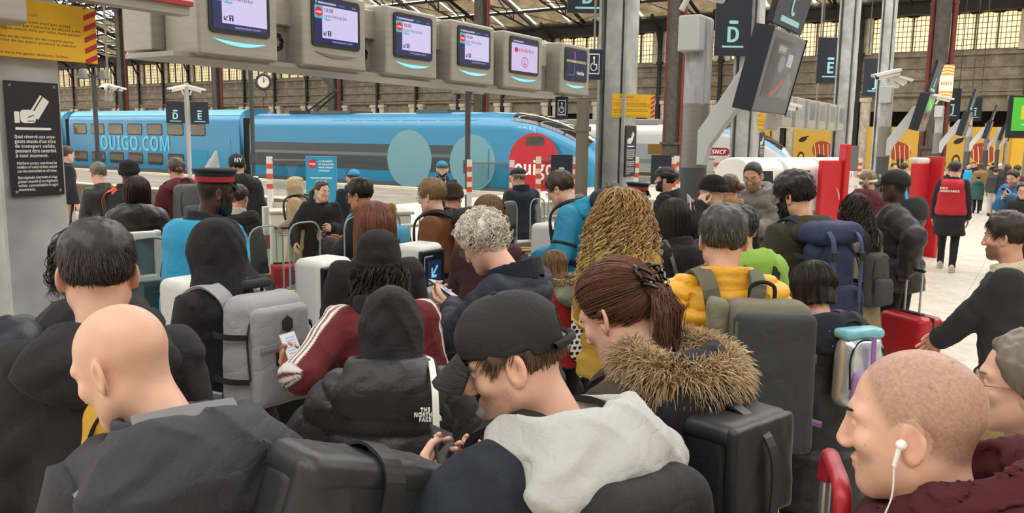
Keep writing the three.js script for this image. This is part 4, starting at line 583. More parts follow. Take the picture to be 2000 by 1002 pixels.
const smin = (a, b, k) => { const h = Math.max(k - Math.abs(a - b), 0) / k; return Math.min(a, b) - h * h * k * 0.25; };
const smax = (a, b, k) => -smin(-a, -b, k);
function cone(x, y, z, a, b, ra, rb) { const ux = b.x - a.x, uy = b.y - a.y, uz = b.z - a.z, px = x - a.x, py = y - a.y, pz = z - a.z, t = clamp((px * ux + py * uy + pz * uz) / (ux * ux + uy * uy + uz * uz + 1e-9), 0, 1), dx = px - t * ux, dy = py - t * uy, dz = pz - t * uz; return Math.sqrt(dx * dx + dy * dy + dz * dz) - ra - (rb - ra) * t; }
function ell(x, y, z, cx, cy, cz, rx, ry, rz) { x = (x - cx); y = (y - cy); z = (z - cz); const k0 = Math.sqrt(x * x / (rx * rx) + y * y / (ry * ry) + z * z / (rz * rz)), k1 = Math.sqrt(x * x / rx ** 4 + y * y / ry ** 4 + z * z / rz ** 4); return k1 < 1e-6 ? -Math.min(rx, ry, rz) : k0 * (k0 - 1) / k1; }
// ---- head: origin between the ears, crown at y 0.125, chin at -0.105, facing +z
function headField(x, y, z, jaw) {
  const ax = Math.abs(x);
  let d = ell(x, y, z, 0, 0.036, -0.012, 0.0765, 0.089, 0.0985);
  d = smin(d, ell(x, y, z, 0, -0.022, 0.03, 0.059, 0.08, 0.062), 0.03);
  d = smin(d, cone(ax, y, z, V3a, V3b, 0.018 + jaw, 0.016 + jaw), 0.045);
  d = smin(d, ell(x, y, z, 0, -0.09, 0.072, 0.021 + jaw, 0.017, 0.018), 0.03);
  d = smin(d, cone(x, y, z, V3c, V3d, 0.054, 0.06), 0.035);
  d = smin(d, cone(ax, y, z, V3e, V3f, 0.010, 0.009), 0.02);                 // brow
  d = smin(d, ell(ax, y, z, 0.041, -0.018, 0.068, 0.017, 0.014, 0.015), 0.025);  // cheek bone
  d = smax(d, -ell(ax, y, z, 0.032, 0.0075, 0.1, 0.0175, 0.0115, 0.0165), 0.012);   // socket
  d = smin(d, cone(x, y, z, V3g, V3h, 0.0075, 0.0115), 0.014);                // nose
  d = smin(d, ell(ax, y, z, 0.0115, -0.0315, 0.103, 0.0085, 0.0065, 0.011), 0.008);
  d = smin(d, ell(x, y, z, 0, -0.0535, 0.0915, 0.021, 0.0048, 0.009), 0.009);
  d = smin(d, ell(x, y, z, 0, -0.064, 0.0895, 0.018, 0.0055, 0.009), 0.009);
  d = smax(d, -ell(x, y, z, 0, -0.0587, 0.102, 0.021, 0.0012, 0.008), 0.003);
  // ear
  const ex = ax - 0.077, ey = y + 0.004, ez = z + 0.01, cy = ey * 0.97 - ez * 0.2, cz = ez * 0.97 + ey * 0.2, out = ex - Math.max(0, 0.008 - cz) * 0.62;
  let e = ell(out, cy, cz, 0, 0, 0, 0.009, 0.035, 0.021);
  e = smax(e, -ell(out, cy, cz, 0.0115, 0.002, 0.001, 0.0105, 0.024, 0.0125), 0.003);
  e = smin(e, ell(out, cy, cz, -0.001, -0.004, 0.014, 0.006, 0.008, 0.006), 0.004);
  return smin(d, e, 0.006);
}
const V3a = V(0.052, -0.052, 0.0), V3b = V(0.018, -0.088, 0.062), V3c = V(0, -0.05, -0.022), V3d = V(0, -0.19, -0.04), V3e = V(0.014, 0.028, 0.085), V3f = V(0.046, 0.028, 0.07), V3g = V(0, 0.02, 0.0905), V3h = V(0, -0.026, 0.111);
function longFace(g) { const p = g.attributes.position; for (let i = 0; i < p.count; i++) { const y = p.getY(i); if (y < 0) p.setY(i, y * 1.09); } return g; }
const headCache = new Map();
function headGeo(cell, jaw) { const k = cell + '_' + jaw; if (!headCache.has(k)) headCache.set(k, nets((x, y, z) => headField(x, y, z, jaw), [-0.112, -0.2, -0.125], [0.112, 0.14, 0.135], cell)); return headCache.get(k); }
// ---- right hand: wrist at origin, fingers down -y, palm faces +z, thumb on -x
const handCache = new Map();
function handGeo(style, cell) {
  const key = style + cell; if (handCache.has(key)) return handCache.get(key);
  const curl = { relax: [0.3, 0.4, 0.35], grip: [1.25, 1.45, 0.9], phone: [0.75, 0.85, 0.5], hold: [0.9, 1.0, 0.6] }[style], segs = [];
  const L = [[-0.03, 0.094, 0.041, 0.026, 0.02, 0.0088], [-0.0095, 0.098, 0.045, 0.029, 0.021, 0.009], [0.0115, 0.094, 0.041, 0.027, 0.02, 0.0086], [0.0305, 0.086, 0.032, 0.021, 0.018, 0.0076]];
  L.forEach(([x, y, a, b, c, r], i) => { let p = V(x, -y, 0), ang = 0; [a, b, c].forEach((l, j) => { ang += curl[j] * (1 + i * 0.06); const q = V(p.x + (i - 1.5) * 0.002, p.y - Math.cos(ang) * l, p.z + Math.sin(ang) * l); segs.push([p, q, r * (1 - j * 0.08), r * (0.92 - j * 0.08)]); p = q; }); });
  const th = style === 'grip' ? [V(-0.028, -0.03, 0.012), V(-0.044, -0.062, 0.034), V(-0.03, -0.088, 0.052), V(-0.008, -0.1, 0.058)] : style === 'phone' || style === 'hold' ? [V(-0.028, -0.03, 0.01), V(-0.05, -0.06, 0.03), V(-0.045, -0.092, 0.05), V(-0.03, -0.115, 0.06)] : [V(-0.028, -0.03, 0.008), V(-0.05, -0.062, 0.018), V(-0.055, -0.09, 0.03), V(-0.052, -0.112, 0.04)];
  for (let j = 0; j < 3; j++) segs.push([th[j], th[j + 1], [0.015, 0.0115, 0.0098][j], [0.0115, 0.0098, 0.0085][j]]);
  const a0 = V(0, 0.05, 0), a1 = V(0, -0.02, 0), g = nets((x, y, z) => {
    let d = cone(x * 0.9, y, z * 1.15, a0, a1, 0.027, 0.028); d = smin(d, ell(x, y, z, 0, -0.055, 0.0, 0.043, 0.052, 0.0165), 0.02);
    let fdist = 1; for (const [p, q, r, s] of segs) fdist = Math.min(fdist, cone(x, y, z, p, q, r, s)); return smin(d, fdist, 0.006);
  }, [-0.09, -0.22, -0.06], [0.07, 0.06, 0.13], cell);
  handCache.set(key, g); return g;
}
// ---- thin strands for hair and fur
function strands(list, sides = 3) {
  const pos = [], col = [], idx = [], T = V(), N = V(), Bv = V(), up = V(0.3, 0.9, 0.2), p = V();
  for (const s of list) {
    const base = pos.length / 3, n = s.pts.length;
    for (let i = 0; i < n; i++) {
      T.subVectors(s.pts[Math.min(n - 1, i + 1)], s.pts[Math.max(0, i - 1)]).normalize(); N.crossVectors(T, Math.abs(T.dot(up)) > 0.95 ? V(1, 0, 0) : up).normalize(); Bv.crossVectors(T, N);
      const t = i / (n - 1), r = s.r * (s.flat ? Math.sqrt(Math.max(0.02, 1 - t)) : 1 - 0.85 * t * t);
      for (let k = 0; k < sides; k++) { const a = k / sides * 6.2832; p.copy(s.pts[i]).addScaledVector(N, Math.cos(a) * r).addScaledVector(Bv, Math.sin(a) * r); pos.push(p.x, p.y, p.z); const c = s.tip ? mixc(s.col, s.tip, t) : s.col; col.push(c[0], c[1], c[2]); }
    }
    for (let i = 0; i < n - 1; i++) for (let k = 0; k < sides; k++) { const a = base + i * sides + k, b = base + i * sides + (k + 1) % sides; idx.push(a, b, a + sides, b, b + sides, a + sides); }
  }
  const g = new THREE.BufferGeometry(); g.setAttribute('position', new THREE.Float32BufferAttribute(pos, 3)); g.setAttribute('color', new THREE.Float32BufferAttribute(col, 3)); g.setIndex(idx); g.computeVertexNormals(); return g;
}
const skinMat = new THREE.MeshPhysicalMaterial({ vertexColors: true, roughness: 0.52, color: 0xffffff, sheen: 0.15, sheenColor: new THREE.Color(0xffd0b8), sheenRoughness: 0.6 });
const hairMat = new THREE.MeshStandardMaterial({ vertexColors: true, roughness: 0.48 }), furMat = new THREE.MeshStandardMaterial({ vertexColors: true, roughness: 0.8 });
const fabricBump = (() => { // creases and weave, tileable, one tile is half a metre
  const S = 512, d = new Uint8Array(S * S * 4), per = (x, y, n, sd) => { const X = Math.floor(x), Y = Math.floor(y), fx = x - X, fy = y - Y, h = (i, j) => hsh[perm[perm[(((i % n) + n) % n + sd) & 255] + (((j % n) + n) % n)]], u = fx * fx * (3 - 2 * fx), v = fy * fy * (3 - 2 * fy); return lerp(lerp(h(X, Y), h(X + 1, Y), u), lerp(h(X, Y + 1), h(X + 1, Y + 1), u), v); };
  for (let j = 0; j < S; j++) for (let i = 0; i < S; i++) { const x = i / S, y = j / S, w = per(x * 4, y * 4, 4, 3) * 0.1, a = 1 - Math.sqrt(Math.abs(per((x + w) * 7, (y + w) * 9 - 0, 63, 9)) ) , b = 1 - Math.abs(per(x * 14, y * 14, 14, 31)) * 1.6, c = 1 - Math.abs(per(x * 30, y * 30, 30, 57)) * 1.6, f = per(x * 170, y * 170, 170, 77), a2 = 1 - Math.sqrt(Math.abs(per(x * 7, y * 7, 7, 9))); const q = clamp(255 * (0.3 + 0.42 * a2 + 0.17 * b + 0.08 * c + 0.05 * f), 0, 255); d.set([q, q, q, 255], (j * S + i) * 4); }
  const t = new THREE.DataTexture(d, S, S); t.wrapS = t.wrapT = THREE.RepeatWrapping; t.magFilter = THREE.LinearFilter; t.repeat.set(0.5, 0.5); t.needsUpdate = true; return t; })();
function cloth(color, rough = 0.85, extra) { return M(color, rough, 0, { bumpMap: fabricBump, bumpScale: rough < 0.6 ? 0.004 : 0.006, ...extra }); }
const clothPainted = new THREE.MeshStandardMaterial({ vertexColors: true, roughness: 0.85, bumpMap: fabricBump, bumpScale: 0.004 });
const SKIN = { pale: 0xe0b49c, light: 0xd7a488, tan: 0xb97f60, dark: 0x4a2e22, pink: 0xe0b098 };
// ---- torso tables: [height above pelvis, half width, half depth, shift forward]
const TORSO = [[-0.14, 0.11, 0.085, -0.01], [-0.06, 0.165, 0.115, -0.015], [0.02, 0.172, 0.12, -0.01], [0.12, 0.152, 0.108, 0.0], [0.22, 0.145, 0.102, 0.005], [0.34, 0.165, 0.115, 0.008], [0.42, 0.172, 0.116, 0.0], [0.475, 0.15, 0.095, -0.01], [0.52, 0.085, 0.068, -0.012], [0.56, 0.062, 0.058, -0.008]];
function lut(table) {
  const n = 120, t0 = -0.75, t1 = 0.6, A = new Float32Array(n + 1), B = new Float32Array(n + 1), C = new Float32Array(n + 1);
  for (let i = 0; i <= n; i++) { const t = t0 + (t1 - t0) * i / n; let j = 0; while (j < table.length - 2 && table[j + 1][0] < t) j++; const p = table[j], q = table[j + 1], k = smooth(0, 1, clamp((t - p[0]) / (q[0] - p[0]), 0, 1)); A[i] = lerp(p[1], q[1], k); B[i] = lerp(p[2], q[2], k); C[i] = lerp(p[3], q[3], k); }
  return (t, o) => { const x = clamp((t - t0) / (t1 - t0), 0, 0.9999) * n, i = Math.floor(x), f = x - i; o[0] = lerp(A[i], A[i + 1], f); o[1] = lerp(B[i], B[i + 1], f); o[2] = lerp(C[i], C[i + 1], f); };
}
const bodyLut = lut(TORSO);
function reach(a, target, l1, l2, pole) {
  const d = V().subVectors(target, a); let L = d.length(); if (L > (l1 + l2) * 0.995) { d.multiplyScalar((l1 + l2) * 0.995 / L); L = d.length(); }
  const w = a.clone().add(d), n = d.clone().normalize(), c = (l1 * l1 - l2 * l2 + L * L) / (2 * L), h = Math.sqrt(Math.max(0, l1 * l1 - c * c)), p = pole.clone().addScaledVector(n, -pole.dot(n)).normalize();
  return [a.clone().addScaledVector(n, c).addScaledVector(p, h), w];
}
function makePose(s) {
  const J = {}, lean = (s.lean ?? 2) * R, side = (s.side ?? 0) * R;
  J.q = new THREE.Quaternion().setFromEuler(new THREE.Euler(lean, 0, -side)); J.U = V(0, 1, 0).applyQuaternion(J.q); J.S = V(1, 0, 0).applyQuaternion(J.q); J.W = V(0, 0, 1).applyQuaternion(J.q);
  J.P = V(0, s.sit ?? 0.93, 0); const T = (x, y, z) => J.P.clone().addScaledVector(J.S, x).addScaledVector(J.U, y).addScaledVector(J.W, z); J.T = T;
  const sw = (s.sw ?? 1) * 0.163;
  J.sl = T(sw, 0.455, -0.01); J.sr = T(-sw, 0.455, -0.01); J.neck = T(0, 0.5, -0.01);
  J.hq = new THREE.Quaternion().setFromEuler(new THREE.Euler((s.hp ?? 5) * R, -(s.hy ?? 0) * R, (s.hr ?? 0) * R, 'YXZ'));   // hy positive turns to the person's right
  const nt = T(0, 0.56, 0.012 + 0.0016 * (s.hp ?? 5)); J.hc = nt.clone().sub(V(0, -0.115, -0.03).applyQuaternion(J.hq));
  J.crown = J.hc.clone().add(V(0, 0.125, -0.02).applyQuaternion(J.hq));
  for (const k of ['l', 'r']) {
    const m = k === 'l' ? 1 : -1, t = s[k + 'h'], tgt = t ? V(...t) : V(m * (sw + 0.085), 0.82, 0.05).add(V(0, 0, Math.sin(lean) * 0.35)), pole = s[k + 'p'] ? V(...s[k + 'p']) : V(m * 0.55, -0.35, -0.8);
    const [e, w] = reach(J['s' + k], tgt, 0.285, 0.255, pole); J['e' + k] = e; J['w' + k] = w;
    const st = s[k + 'step'] ?? (k === 'l' ? 0.03 : -0.03); J['hip' + k] = V(m * 0.09, J.P.y - 0.02, 0); J['an' + k] = V(m * 0.1, 0.08, st); J['kn' + k] = V(m * 0.1, 0.5, st * 0.5 + 0.025 + Math.abs(st) * 0.15);
  }
  return J;
}
const _o = [0, 0, 0];
function torsoD(J, L, x, y, z, top) {   // distance to a lofted torso; also leaves the height above the pelvis in torsoD.t
  const px = x - J.P.x, py = y - J.P.y, pz = z - J.P.z; let t = px * J.U.x + py * J.U.y + pz * J.U.z, s, w;
  if (t < 0) { t = py; s = px; w = pz; } else { s = px * J.S.x + py * J.S.y + pz * J.S.z; w = px * J.W.x + py * J.W.y + pz * J.W.z; }
  torsoD.t = t; torsoD.s = s; torsoD.w = w; L(Math.min(t, top), _o); const a = _o[0], b = _o[1]; w -= _o[2];
  const k0 = Math.sqrt(s * s / (a * a) + w * w / (b * b)), k1 = Math.sqrt(s * s / a ** 4 + w * w / b ** 4), d = k1 < 1e-5 ? -Math.min(a, b) : k0 * (k0 - 1) / k1;
  return t > top ? (d > 0 ? Math.hypot(d, t - top) : Math.max(d, t - top)) : d;
}
const fold = (x, y, z, a) => { const k = noise(x * 4, y * 4 + 4, z * 4) * 0.7, p = x * 0.6 + y * 0.8, q = x * 0.8 - y * 0.6, p2 = -x * 0.75 + y * 0.66, q2 = x * 0.66 + y * 0.75, n1 = noise(p * 4 + 3, q * 13 + k, z * 6), n2 = noise(p2 * 6 + 7, q2 * 22 + k, z * 9 + 2); return a * ((0.5 - Math.sqrt(Math.abs(n1)) * 1.1) * 0.9 + (0.4 - Math.abs(n2) * 1.4) * 0.5); };
function boundsOf(pts, pad) { const lo = [1e9, 1e9, 1e9], hi = [-1e9, -1e9, -1e9]; for (const p of pts) { const a = p.toArray(); for (let i = 0; i < 3; i++) { lo[i] = Math.min(lo[i], a[i] - pad); hi[i] = Math.max(hi[i], a[i] + pad); } } return [lo, hi]; }
// jacket or coat
function jacketGeo(J, c, cell) {
  const b = c.bulk ?? 0.025, hem = c.hem ?? -0.1, flare = c.flare ?? 0.12, sl = c.sleeve ?? 0.016, q = c.quilt, A = c.puff ?? 0.02, wr = c.wrinkle ?? 0.017, wb = c.width ?? 1;
  const tab = TORSO.map(([t, a, d, f]) => [t, (t < 0.4 ? Math.max(a, 0.158) : a) * wb + b * (t > 0.5 ? 0.5 : 1), (t < 0.4 ? Math.max(d, 0.112) : d) * wb + b * (t > 0.5 ? 0.5 : 1), f]).filter((r) => r[0] > -0.1);
  tab.unshift([-0.7, 0.178 * wb + b + flare * 0.6, 0.13 * wb + b + flare * 0.55, -0.01], [-0.1, 0.178 * wb + b + flare * 0.1, 0.125 * wb + b + flare * 0.1, -0.012]);
  const L = lut(tab), cut = c.cuff ?? 0.97, arms = [];
  for (const k of ['l', 'r']) { const w = J['e' + k].clone().lerp(J['w' + k], cut); arms.push([J['s' + k], J['e' + k], 0.056 + sl, 0.047 + sl], [J['e' + k], w, 0.046 + sl, 0.034 + sl]); }
  const f = (x, y, z) => {
    let d = torsoD(J, L, x, y, z, 0.53); const t = torsoD.t; let along = t, bd = d, arm = -1;
    for (let i = 0; i < 4; i++) { const a = arms[i], e = cone(x, y, z, a[0], a[1], a[2], a[3]); if (e < bd) { bd = e; arm = i; } d = smin(d, e, i % 2 ? 0.025 : 0.04); }
    if (d < 0.045 && d > -0.045) {
      if (arm >= 0) { const a = arms[arm], u = V3t.subVectors(a[1], a[0]), l = u.length(); along = ((x - a[0].x) * u.x + (y - a[0].y) * u.y + (z - a[0].z) * u.z) / l + (arm % 2 ? 0.285 : 0); }
      if (q) { if (arm < 0) along = lerp(t, 0.42 + 0.2 - Math.hypot(torsoD.s, torsoD.w * 1.25), smooth(0.4, 0.46, t)); const n = Math.abs(Math.sin(Math.PI * (along + 0.012 * noise(x * 8, y * 3, z * 8)) / q)); d -= (arm >= 0 ? 0.65 : 1) * A * 1.1 * (Math.pow(n, 0.6) - 0.74) + 0.35 * wr * noise(x * 26, y * 20, z * 26); if (c.seam && arm < 0) { const v = Math.abs(torsoD.s); d += A * 0.4 * Math.max(0, 1 - v / 0.006); } }
      d -= fold(x, y, z, wr * (q ? 0.5 : 1));
    }
    return Math.max(d, (hem - t) + 0.006 * noise(x * 14, 1, z * 14));
  };
  const [lo, hi] = boundsOf([J.P.clone().add(V(0, hem, 0)), J.sl, J.sr, J.el, J.er, J.wl, J.wr, J.neck, J.T(0.2, 0, 0.2), J.T(-0.2, 0, -0.22), J.P.clone().add(V(0.22 + (hem < -0.2 ? flare * 0.5 : 0), hem, 0.16)), J.P.clone().add(V(-0.22 - (hem < -0.2 ? flare * 0.5 : 0), hem, -0.16))], 0.085 + b);
  return nets(f, lo, hi, cell);
}
const V3t = V();
function vestGeo(J, c, cell) { // sleeveless tabard over the jacket
  const b = c.bulk, hem = c.hem ?? -0.3, tab = TORSO.map(([t, a, d, f]) => [t, (t < 0.4 ? Math.max(a, 0.16) : a * 0.98) + b, (t < 0.4 ? Math.max(d, 0.115) : d) + b, f]).filter((r) => r[0] > -0.1); tab.unshift([-0.7, 0.25 + b, 0.19 + b, -0.01], [-0.1, 0.185 + b, 0.135 + b, -0.012]);
  const L = lut(tab), n1 = J.T(0, 0.45, 0.02), n2 = J.T(0, 0.7, 0.05), f = (x, y, z) => { let d = torsoD(J, L, x, y, z, 0.52); const t = torsoD.t, sx = Math.abs(torsoD.s); if (Math.abs(d) < 0.04) d -= fold(x, y * 0.6, z, 0.009); d = Math.max(d, hem - t); if (t > 0.2) d = smax(d, sx - lerp(0.2 + b, 0.168, smooth(0.2, 0.4, t)), 0.01); return smax(d, -cone(x, y, z, n1, n2, 0.085, 0.1), 0.01); };
  const [lo, hi] = boundsOf([J.P.clone().add(V(0.2, hem, 0.15)), J.P.clone().add(V(-0.2, hem, -0.15)), J.sl, J.sr, J.neck, J.T(0, 0.2, 0.2), J.T(0, 0.2, -0.2)], 0.1); return nets(f, lo, hi, cell);
}
function trouserGeo(J, c, cell) {
  const e = c.loose ?? 0.014, wide = c.wide ?? 0, end = c.end ?? 0.04, parts = [];
  for (const k of ['l', 'r']) { const a = J['an' + k].clone(); a.y = end; parts.push([J['hip' + k], J['kn' + k], 0.082 + e, 0.056 + e + wide * 0.4], [J['kn' + k], a, 0.055 + e + wide * 0.4, 0.04 + e + wide]); }
  const f = (x, y, z) => { let d = ell(x, y, z, 0, J.P.y, -0.012, 0.165 + e, 0.15, 0.115 + e), l = 1; for (const p of parts) l = Math.min(l, cone(x, y, z, p[0], p[1], p[2], p[3])); d = smin(d, l, 0.03); if (Math.abs(d) < 0.04) d -= fold(x, y * 0.8, z, 0.005); return Math.max(d, y - J.P.y - 0.1, end - y); };
  const [lo, hi] = boundsOf([J.anl, J.anr, J.knl, J.knr, J.P.clone().add(V(0.1, 0.1, 0.05)), J.P.clone().add(V(-0.1, 0, -0.05))], 0.12 + wide); lo[1] = 0; return nets(f, lo, hi, cell);
}
function skirtGeo(J, hem, r, cell) { return nets((x, y, z) => { const t = clamp((J.P.y + 0.08 - y) / 0.7, 0, 1), a = lerp(0.16, r, t), b = lerp(0.12, r * 0.85, t), k = Math.sqrt(x * x / a / a + z * z / b / b); return Math.max((k - 1) * b - 0.012 * Math.sin(Math.atan2(z, x) * 9) * t, hem - y, y - J.P.y - 0.08); }, [-0.36, hem - 0.02, -0.34], [0.36, J.P.y + 0.1, 0.34], cell); }
const shoeProto = nets((x, y, z) => { let d = ell(x, y, z, 0, 0.035, 0.06, 0.048, 0.05, 0.11); d = smin(d, ell(x, y, z, 0, 0.06, -0.03, 0.042, 0.065, 0.06), 0.04); d = Math.max(d, 0.012 - y); return Math.min(d, Math.max(ell(x, 0, z, 0, 0, 0.035, 0.05, 1, 0.145), y - 0.022, 0.002 - y)); }, [-0.08, -0.01, -0.13], [0.08, 0.15, 0.2], 0.009);
// ---- hoods, hats and hair live in the head frame
function inHead(g, J) { return g.applyQuaternion(J.hq).translate(J.hc.x, J.hc.y, J.hc.z); }
const scalp = (x, y, z, th) => ell(x, y, z, 0, 0.037, -0.013, 0.079 + th, 0.092 + th, 0.1015 + th);
function hairRegion(x, y, z, o) { // negative inside the hair
  const A = -(y - (o.line ?? 0.082)) * 0.45 + (z - 0.066) * 0.89, B = -(y + 0.062 + (o.nape ?? 0)) * 0.862 + (z + 0.085) * 0.507; return smax(A, B, 0.02);
}
function hairShell(o, cell) {
  const th = o.th ?? 0.012, amp = o.rough ?? 0.006, L = o.long ?? 0, wd = o.wide ?? 1, topA = o.top ?? 0;
  const a = V(0, 0.02, -0.05), b = V(0, -L, -0.085 - (o.back ?? 0));
  return nets((x, y, z) => {
    let d = scalp(x, y, z, (L ? th : th * lerp(0.15, 1, smooth(-0.06, 0.05, y))) + topA * smooth(0.02, 0.11, y)); d = smax(d, hairRegion(x, y, z, o) + 0.006 * noise(x * 60, y * 20, z * 60), 0.012);
    if (o.under !== undefined) d = smax(d, y - o.under - z * 0.2, 0.006); if (!L) { const ex = Math.abs(x) - 0.08; d = smax(d, 0.03 - Math.hypot(ex, y + 0.008, z + 0.004), 0.008); }
    else {
      const t = clamp((0.03 - y) / (L + 0.03), 0, 1), cx = lerp(0.088, 0.1 * wd, t), cz = lerp(0.085, 0.05, Math.sqrt(t)), zc = lerp(-0.02, b.z, Math.sqrt(t)), k = Math.sqrt((x / cx) ** 2 + ((z - zc) / cz) ** 2);
      let h = (k - 1) * cz; h = Math.max(h, y - 0.06, -L * (0.96 + 0.05 * noise(x * 30, 0, z * 30)) - y); h = smax(h, (z - 0.045 + Math.max(0, -y - 0.02) * 0.12), 0.02); d = smin(d, h, 0.03);
    }
    if (Math.abs(d) < 0.03) d -= amp * (noise(x * 45, y * (L ? 7 : 30), z * 45) + 0.6 * noise(x * 95, y * (L ? 12 : 60), z * 95));
    return d;
  }, [-0.13 * Math.max(1, wd), -Math.max(0.13, L + 0.02), -0.2 - (o.back ?? 0)], [0.13 * Math.max(1, wd), 0.165 + topA, 0.13], cell);
}
function hairColour(g, hex, vary = 0.3) { const c = rgb(hex); return paint(g, (x, y, z) => { const k = 1 + vary * noise(x * 70, y * 14, z * 70); return [c[0] * k, c[1] * k, c[2] * k]; }); }
function shortStrands(o, hex, n, len, r = 0.0011, lift = 0.35, tip) {
  const out = [], c = rgb(hex), tc = tip ? rgb(tip) : null, whorl = V(0.01, 0.1, -0.06);
  for (let i = 0; i < n * 3 && out.length < n; i++) {
    const u = rr(-1, 1), a = rr(0, 6.2832), q = Math.sqrt(1 - u * u), th = o.th ?? 0.012, p = V(q * Math.cos(a) * (0.079 + th * 0.7), 0.037 + u * (0.092 + th * 0.7 + (o.top ?? 0) * 0.8 * Math.max(0, u)), -0.013 + q * Math.sin(a) * (0.1015 + th * 0.7));
    if (o.under !== undefined && p.y > o.under + p.z * 0.2) continue; if (hairRegion(p.x, p.y, p.z, o) > 0.004 || Math.hypot(Math.abs(p.x) - 0.08, p.y + 0.008, p.z + 0.004) < 0.034) continue;
    const nrm = V(p.x / 0.0064, (p.y - 0.037) / 0.0088, (p.z + 0.013) / 0.0104).normalize(), dir = p.clone().sub(whorl); dir.addScaledVector(nrm, -dir.dot(nrm)).normalize().addScaledVector(nrm, lift * rr(0.2, 1.2)).add(V(rr(-0.35, 0.35), rr(-0.2, 0.2), rr(-0.35, 0.35))).normalize();
    const low = lerp(0.3, 1, smooth(-0.05, 0.04, p.y)), pts = [], l = len * low * rr(0.6, 1.3); let cur = p.clone().addScaledVector(nrm, -0.004 - (1 - low) * (o.th ?? 0.012) * 0.6); for (let k = 0; k < 5; k++) { pts.push(cur.clone()); cur.addScaledVector(dir, l / 4); dir.addScaledVector(nrm, -0.22).add(V(0, -0.05, 0)).normalize(); }
    const k = rr(0.65, 1.35); out.push({ pts, r: r * rr(0.7, 1.4), col: [c[0] * k, c[1] * k, c[2] * k], tip: tc });
  }
  return strands(out);
}
// hair drawn back from the hairline to a clip at the back of the head
function pulledStrands(o, hex, n, tip) {
  const out = [], c = rgb(hex), tc = rgb(tip), th = o.th ?? 0.012, C = V(0, 0.03, -0.115), unit = (p) => V(p.x / (0.08 + th), (p.y - 0.037) / (0.093 + th), (p.z + 0.013) / (0.102 + th)).normalize(), cu = unit(C);
  for (let i = 0; i < n; i++) {
    const u = rr(-0.75, 1), a = rr(-Math.PI, Math.PI), q = Math.sqrt(1 - u * u), d0 = V(q * Math.sin(a), u, q * Math.cos(a)), p0 = V(d0.x * (0.08 + th), 0.037 + d0.y * (0.093 + th), -0.013 + d0.z * (0.102 + th)); if (hairRegion(p0.x, p0.y, p0.z, o) > 0.004) continue;
    const pts = [], lf = rr(0.0, 0.006), end = rr(0.6, 1); for (let k = 0; k < 10; k++) { const t = k / 9 * end, d = d0.clone().lerp(cu, t).normalize(), l = 1 + lf * 8 * Math.sin(t * 3); pts.push(V(d.x * (0.08 + th) * l + rr(-0.0006, 0.0006), 0.037 + d.y * (0.093 + th) * l, -0.013 + d.z * (0.102 + th) * l)); }
    const k = rr(0.6, 1.3); out.push({ pts, r: 0.0013 * rr(0.6, 1.3), col: c.map((x) => x * k), tip: rnd() < 0.4 ? tc : null, flat: 0 });
  }
  return strands(out);
}
// long strands falling from a parting over the skull; wave/curl shapes them
function longStrands(o, hex, n, tip) {
  const out = [], c = rgb(hex), tc = tip ? rgb(tip) : null, L = o.long, wd = o.wide ?? 1, th = o.th ?? 0.02, curl = o.curl ?? 0, wav = o.wave ?? 0.004, seg = o.seg ?? 14, R0 = o.vol ?? 0;
  for (let i = 0; i < n; i++) {
    const f = rr(0, 1), ra = rr(-1, 1), a = Math.sign(ra) * Math.pow(Math.abs(ra), o.bias ?? 1) * Math.PI * (o.front ?? 0.72), ph = rr(0, 6.28), pts = [], start = rr(0.02, 1.1), ll = L * rr(0.82, 1.08), dx = Math.sin(a), dz = -Math.cos(a), off = rr(0, 1) * R0 + rr(-0.004, 0.006), cm = rr(0.6, 1.35), fm = rr(0.75, 1.3);
    for (let k = 0; k < seg; k++) {
      const t = k / (seg - 1); let x, y, z; const total = 0.13 + ll, s = start * 0.06 + t * total, arc = 0.15;
      if (s < arc) { const al = s / arc * Math.PI / 2; x = dx * Math.sin(al) * (0.082 + th + off); y = 0.037 + Math.cos(al) * (0.094 + th + off * 0.8); z = -0.013 + dz * Math.sin(al) * (0.104 + th + off); }
      else { const q = (s - arc) / Math.max(0.01, total - arc), gx = lerp(1, wd, Math.sqrt(q)); x = dx * (0.082 + th + off) * gx; y = 0.037 - (s - arc); z = -0.013 + dz * (0.104 + th + off) * lerp(1, (o.deep ?? 0.75), q) - q * (o.back ?? 0); if (z > 0.03) x *= 1.04; }
      const cr = curl * cm * smooth(0, 0.25, t), w = (o.freq ?? 60) * fm * s + ph; x += cr * Math.cos(w) + wav * Math.sin(s * 25 + ph); z += cr * Math.sin(w) + wav * Math.cos(s * 21 + ph * 2); y += cr * 0.3 * Math.sin(w * 0.7);
      pts.push(V(x, y, z));
    }
    if (o.under !== undefined) { let q = 0; while (q < pts.length - 4 && pts[q].y > o.under) q++; pts.splice(0, q); }
    const k = rr(0.55, 1.4); out.push({ pts, r: (o.sr ?? 0.0016) * rr(0.7, 1.3), col: [c[0] * k, c[1] * k, c[2] * k], tip: tc && rnd() < 0.7 ? tc.map((q) => q * rr(0.7, 1.2)) : null });
  }
  return strands(out, o.sides ?? 3);
}
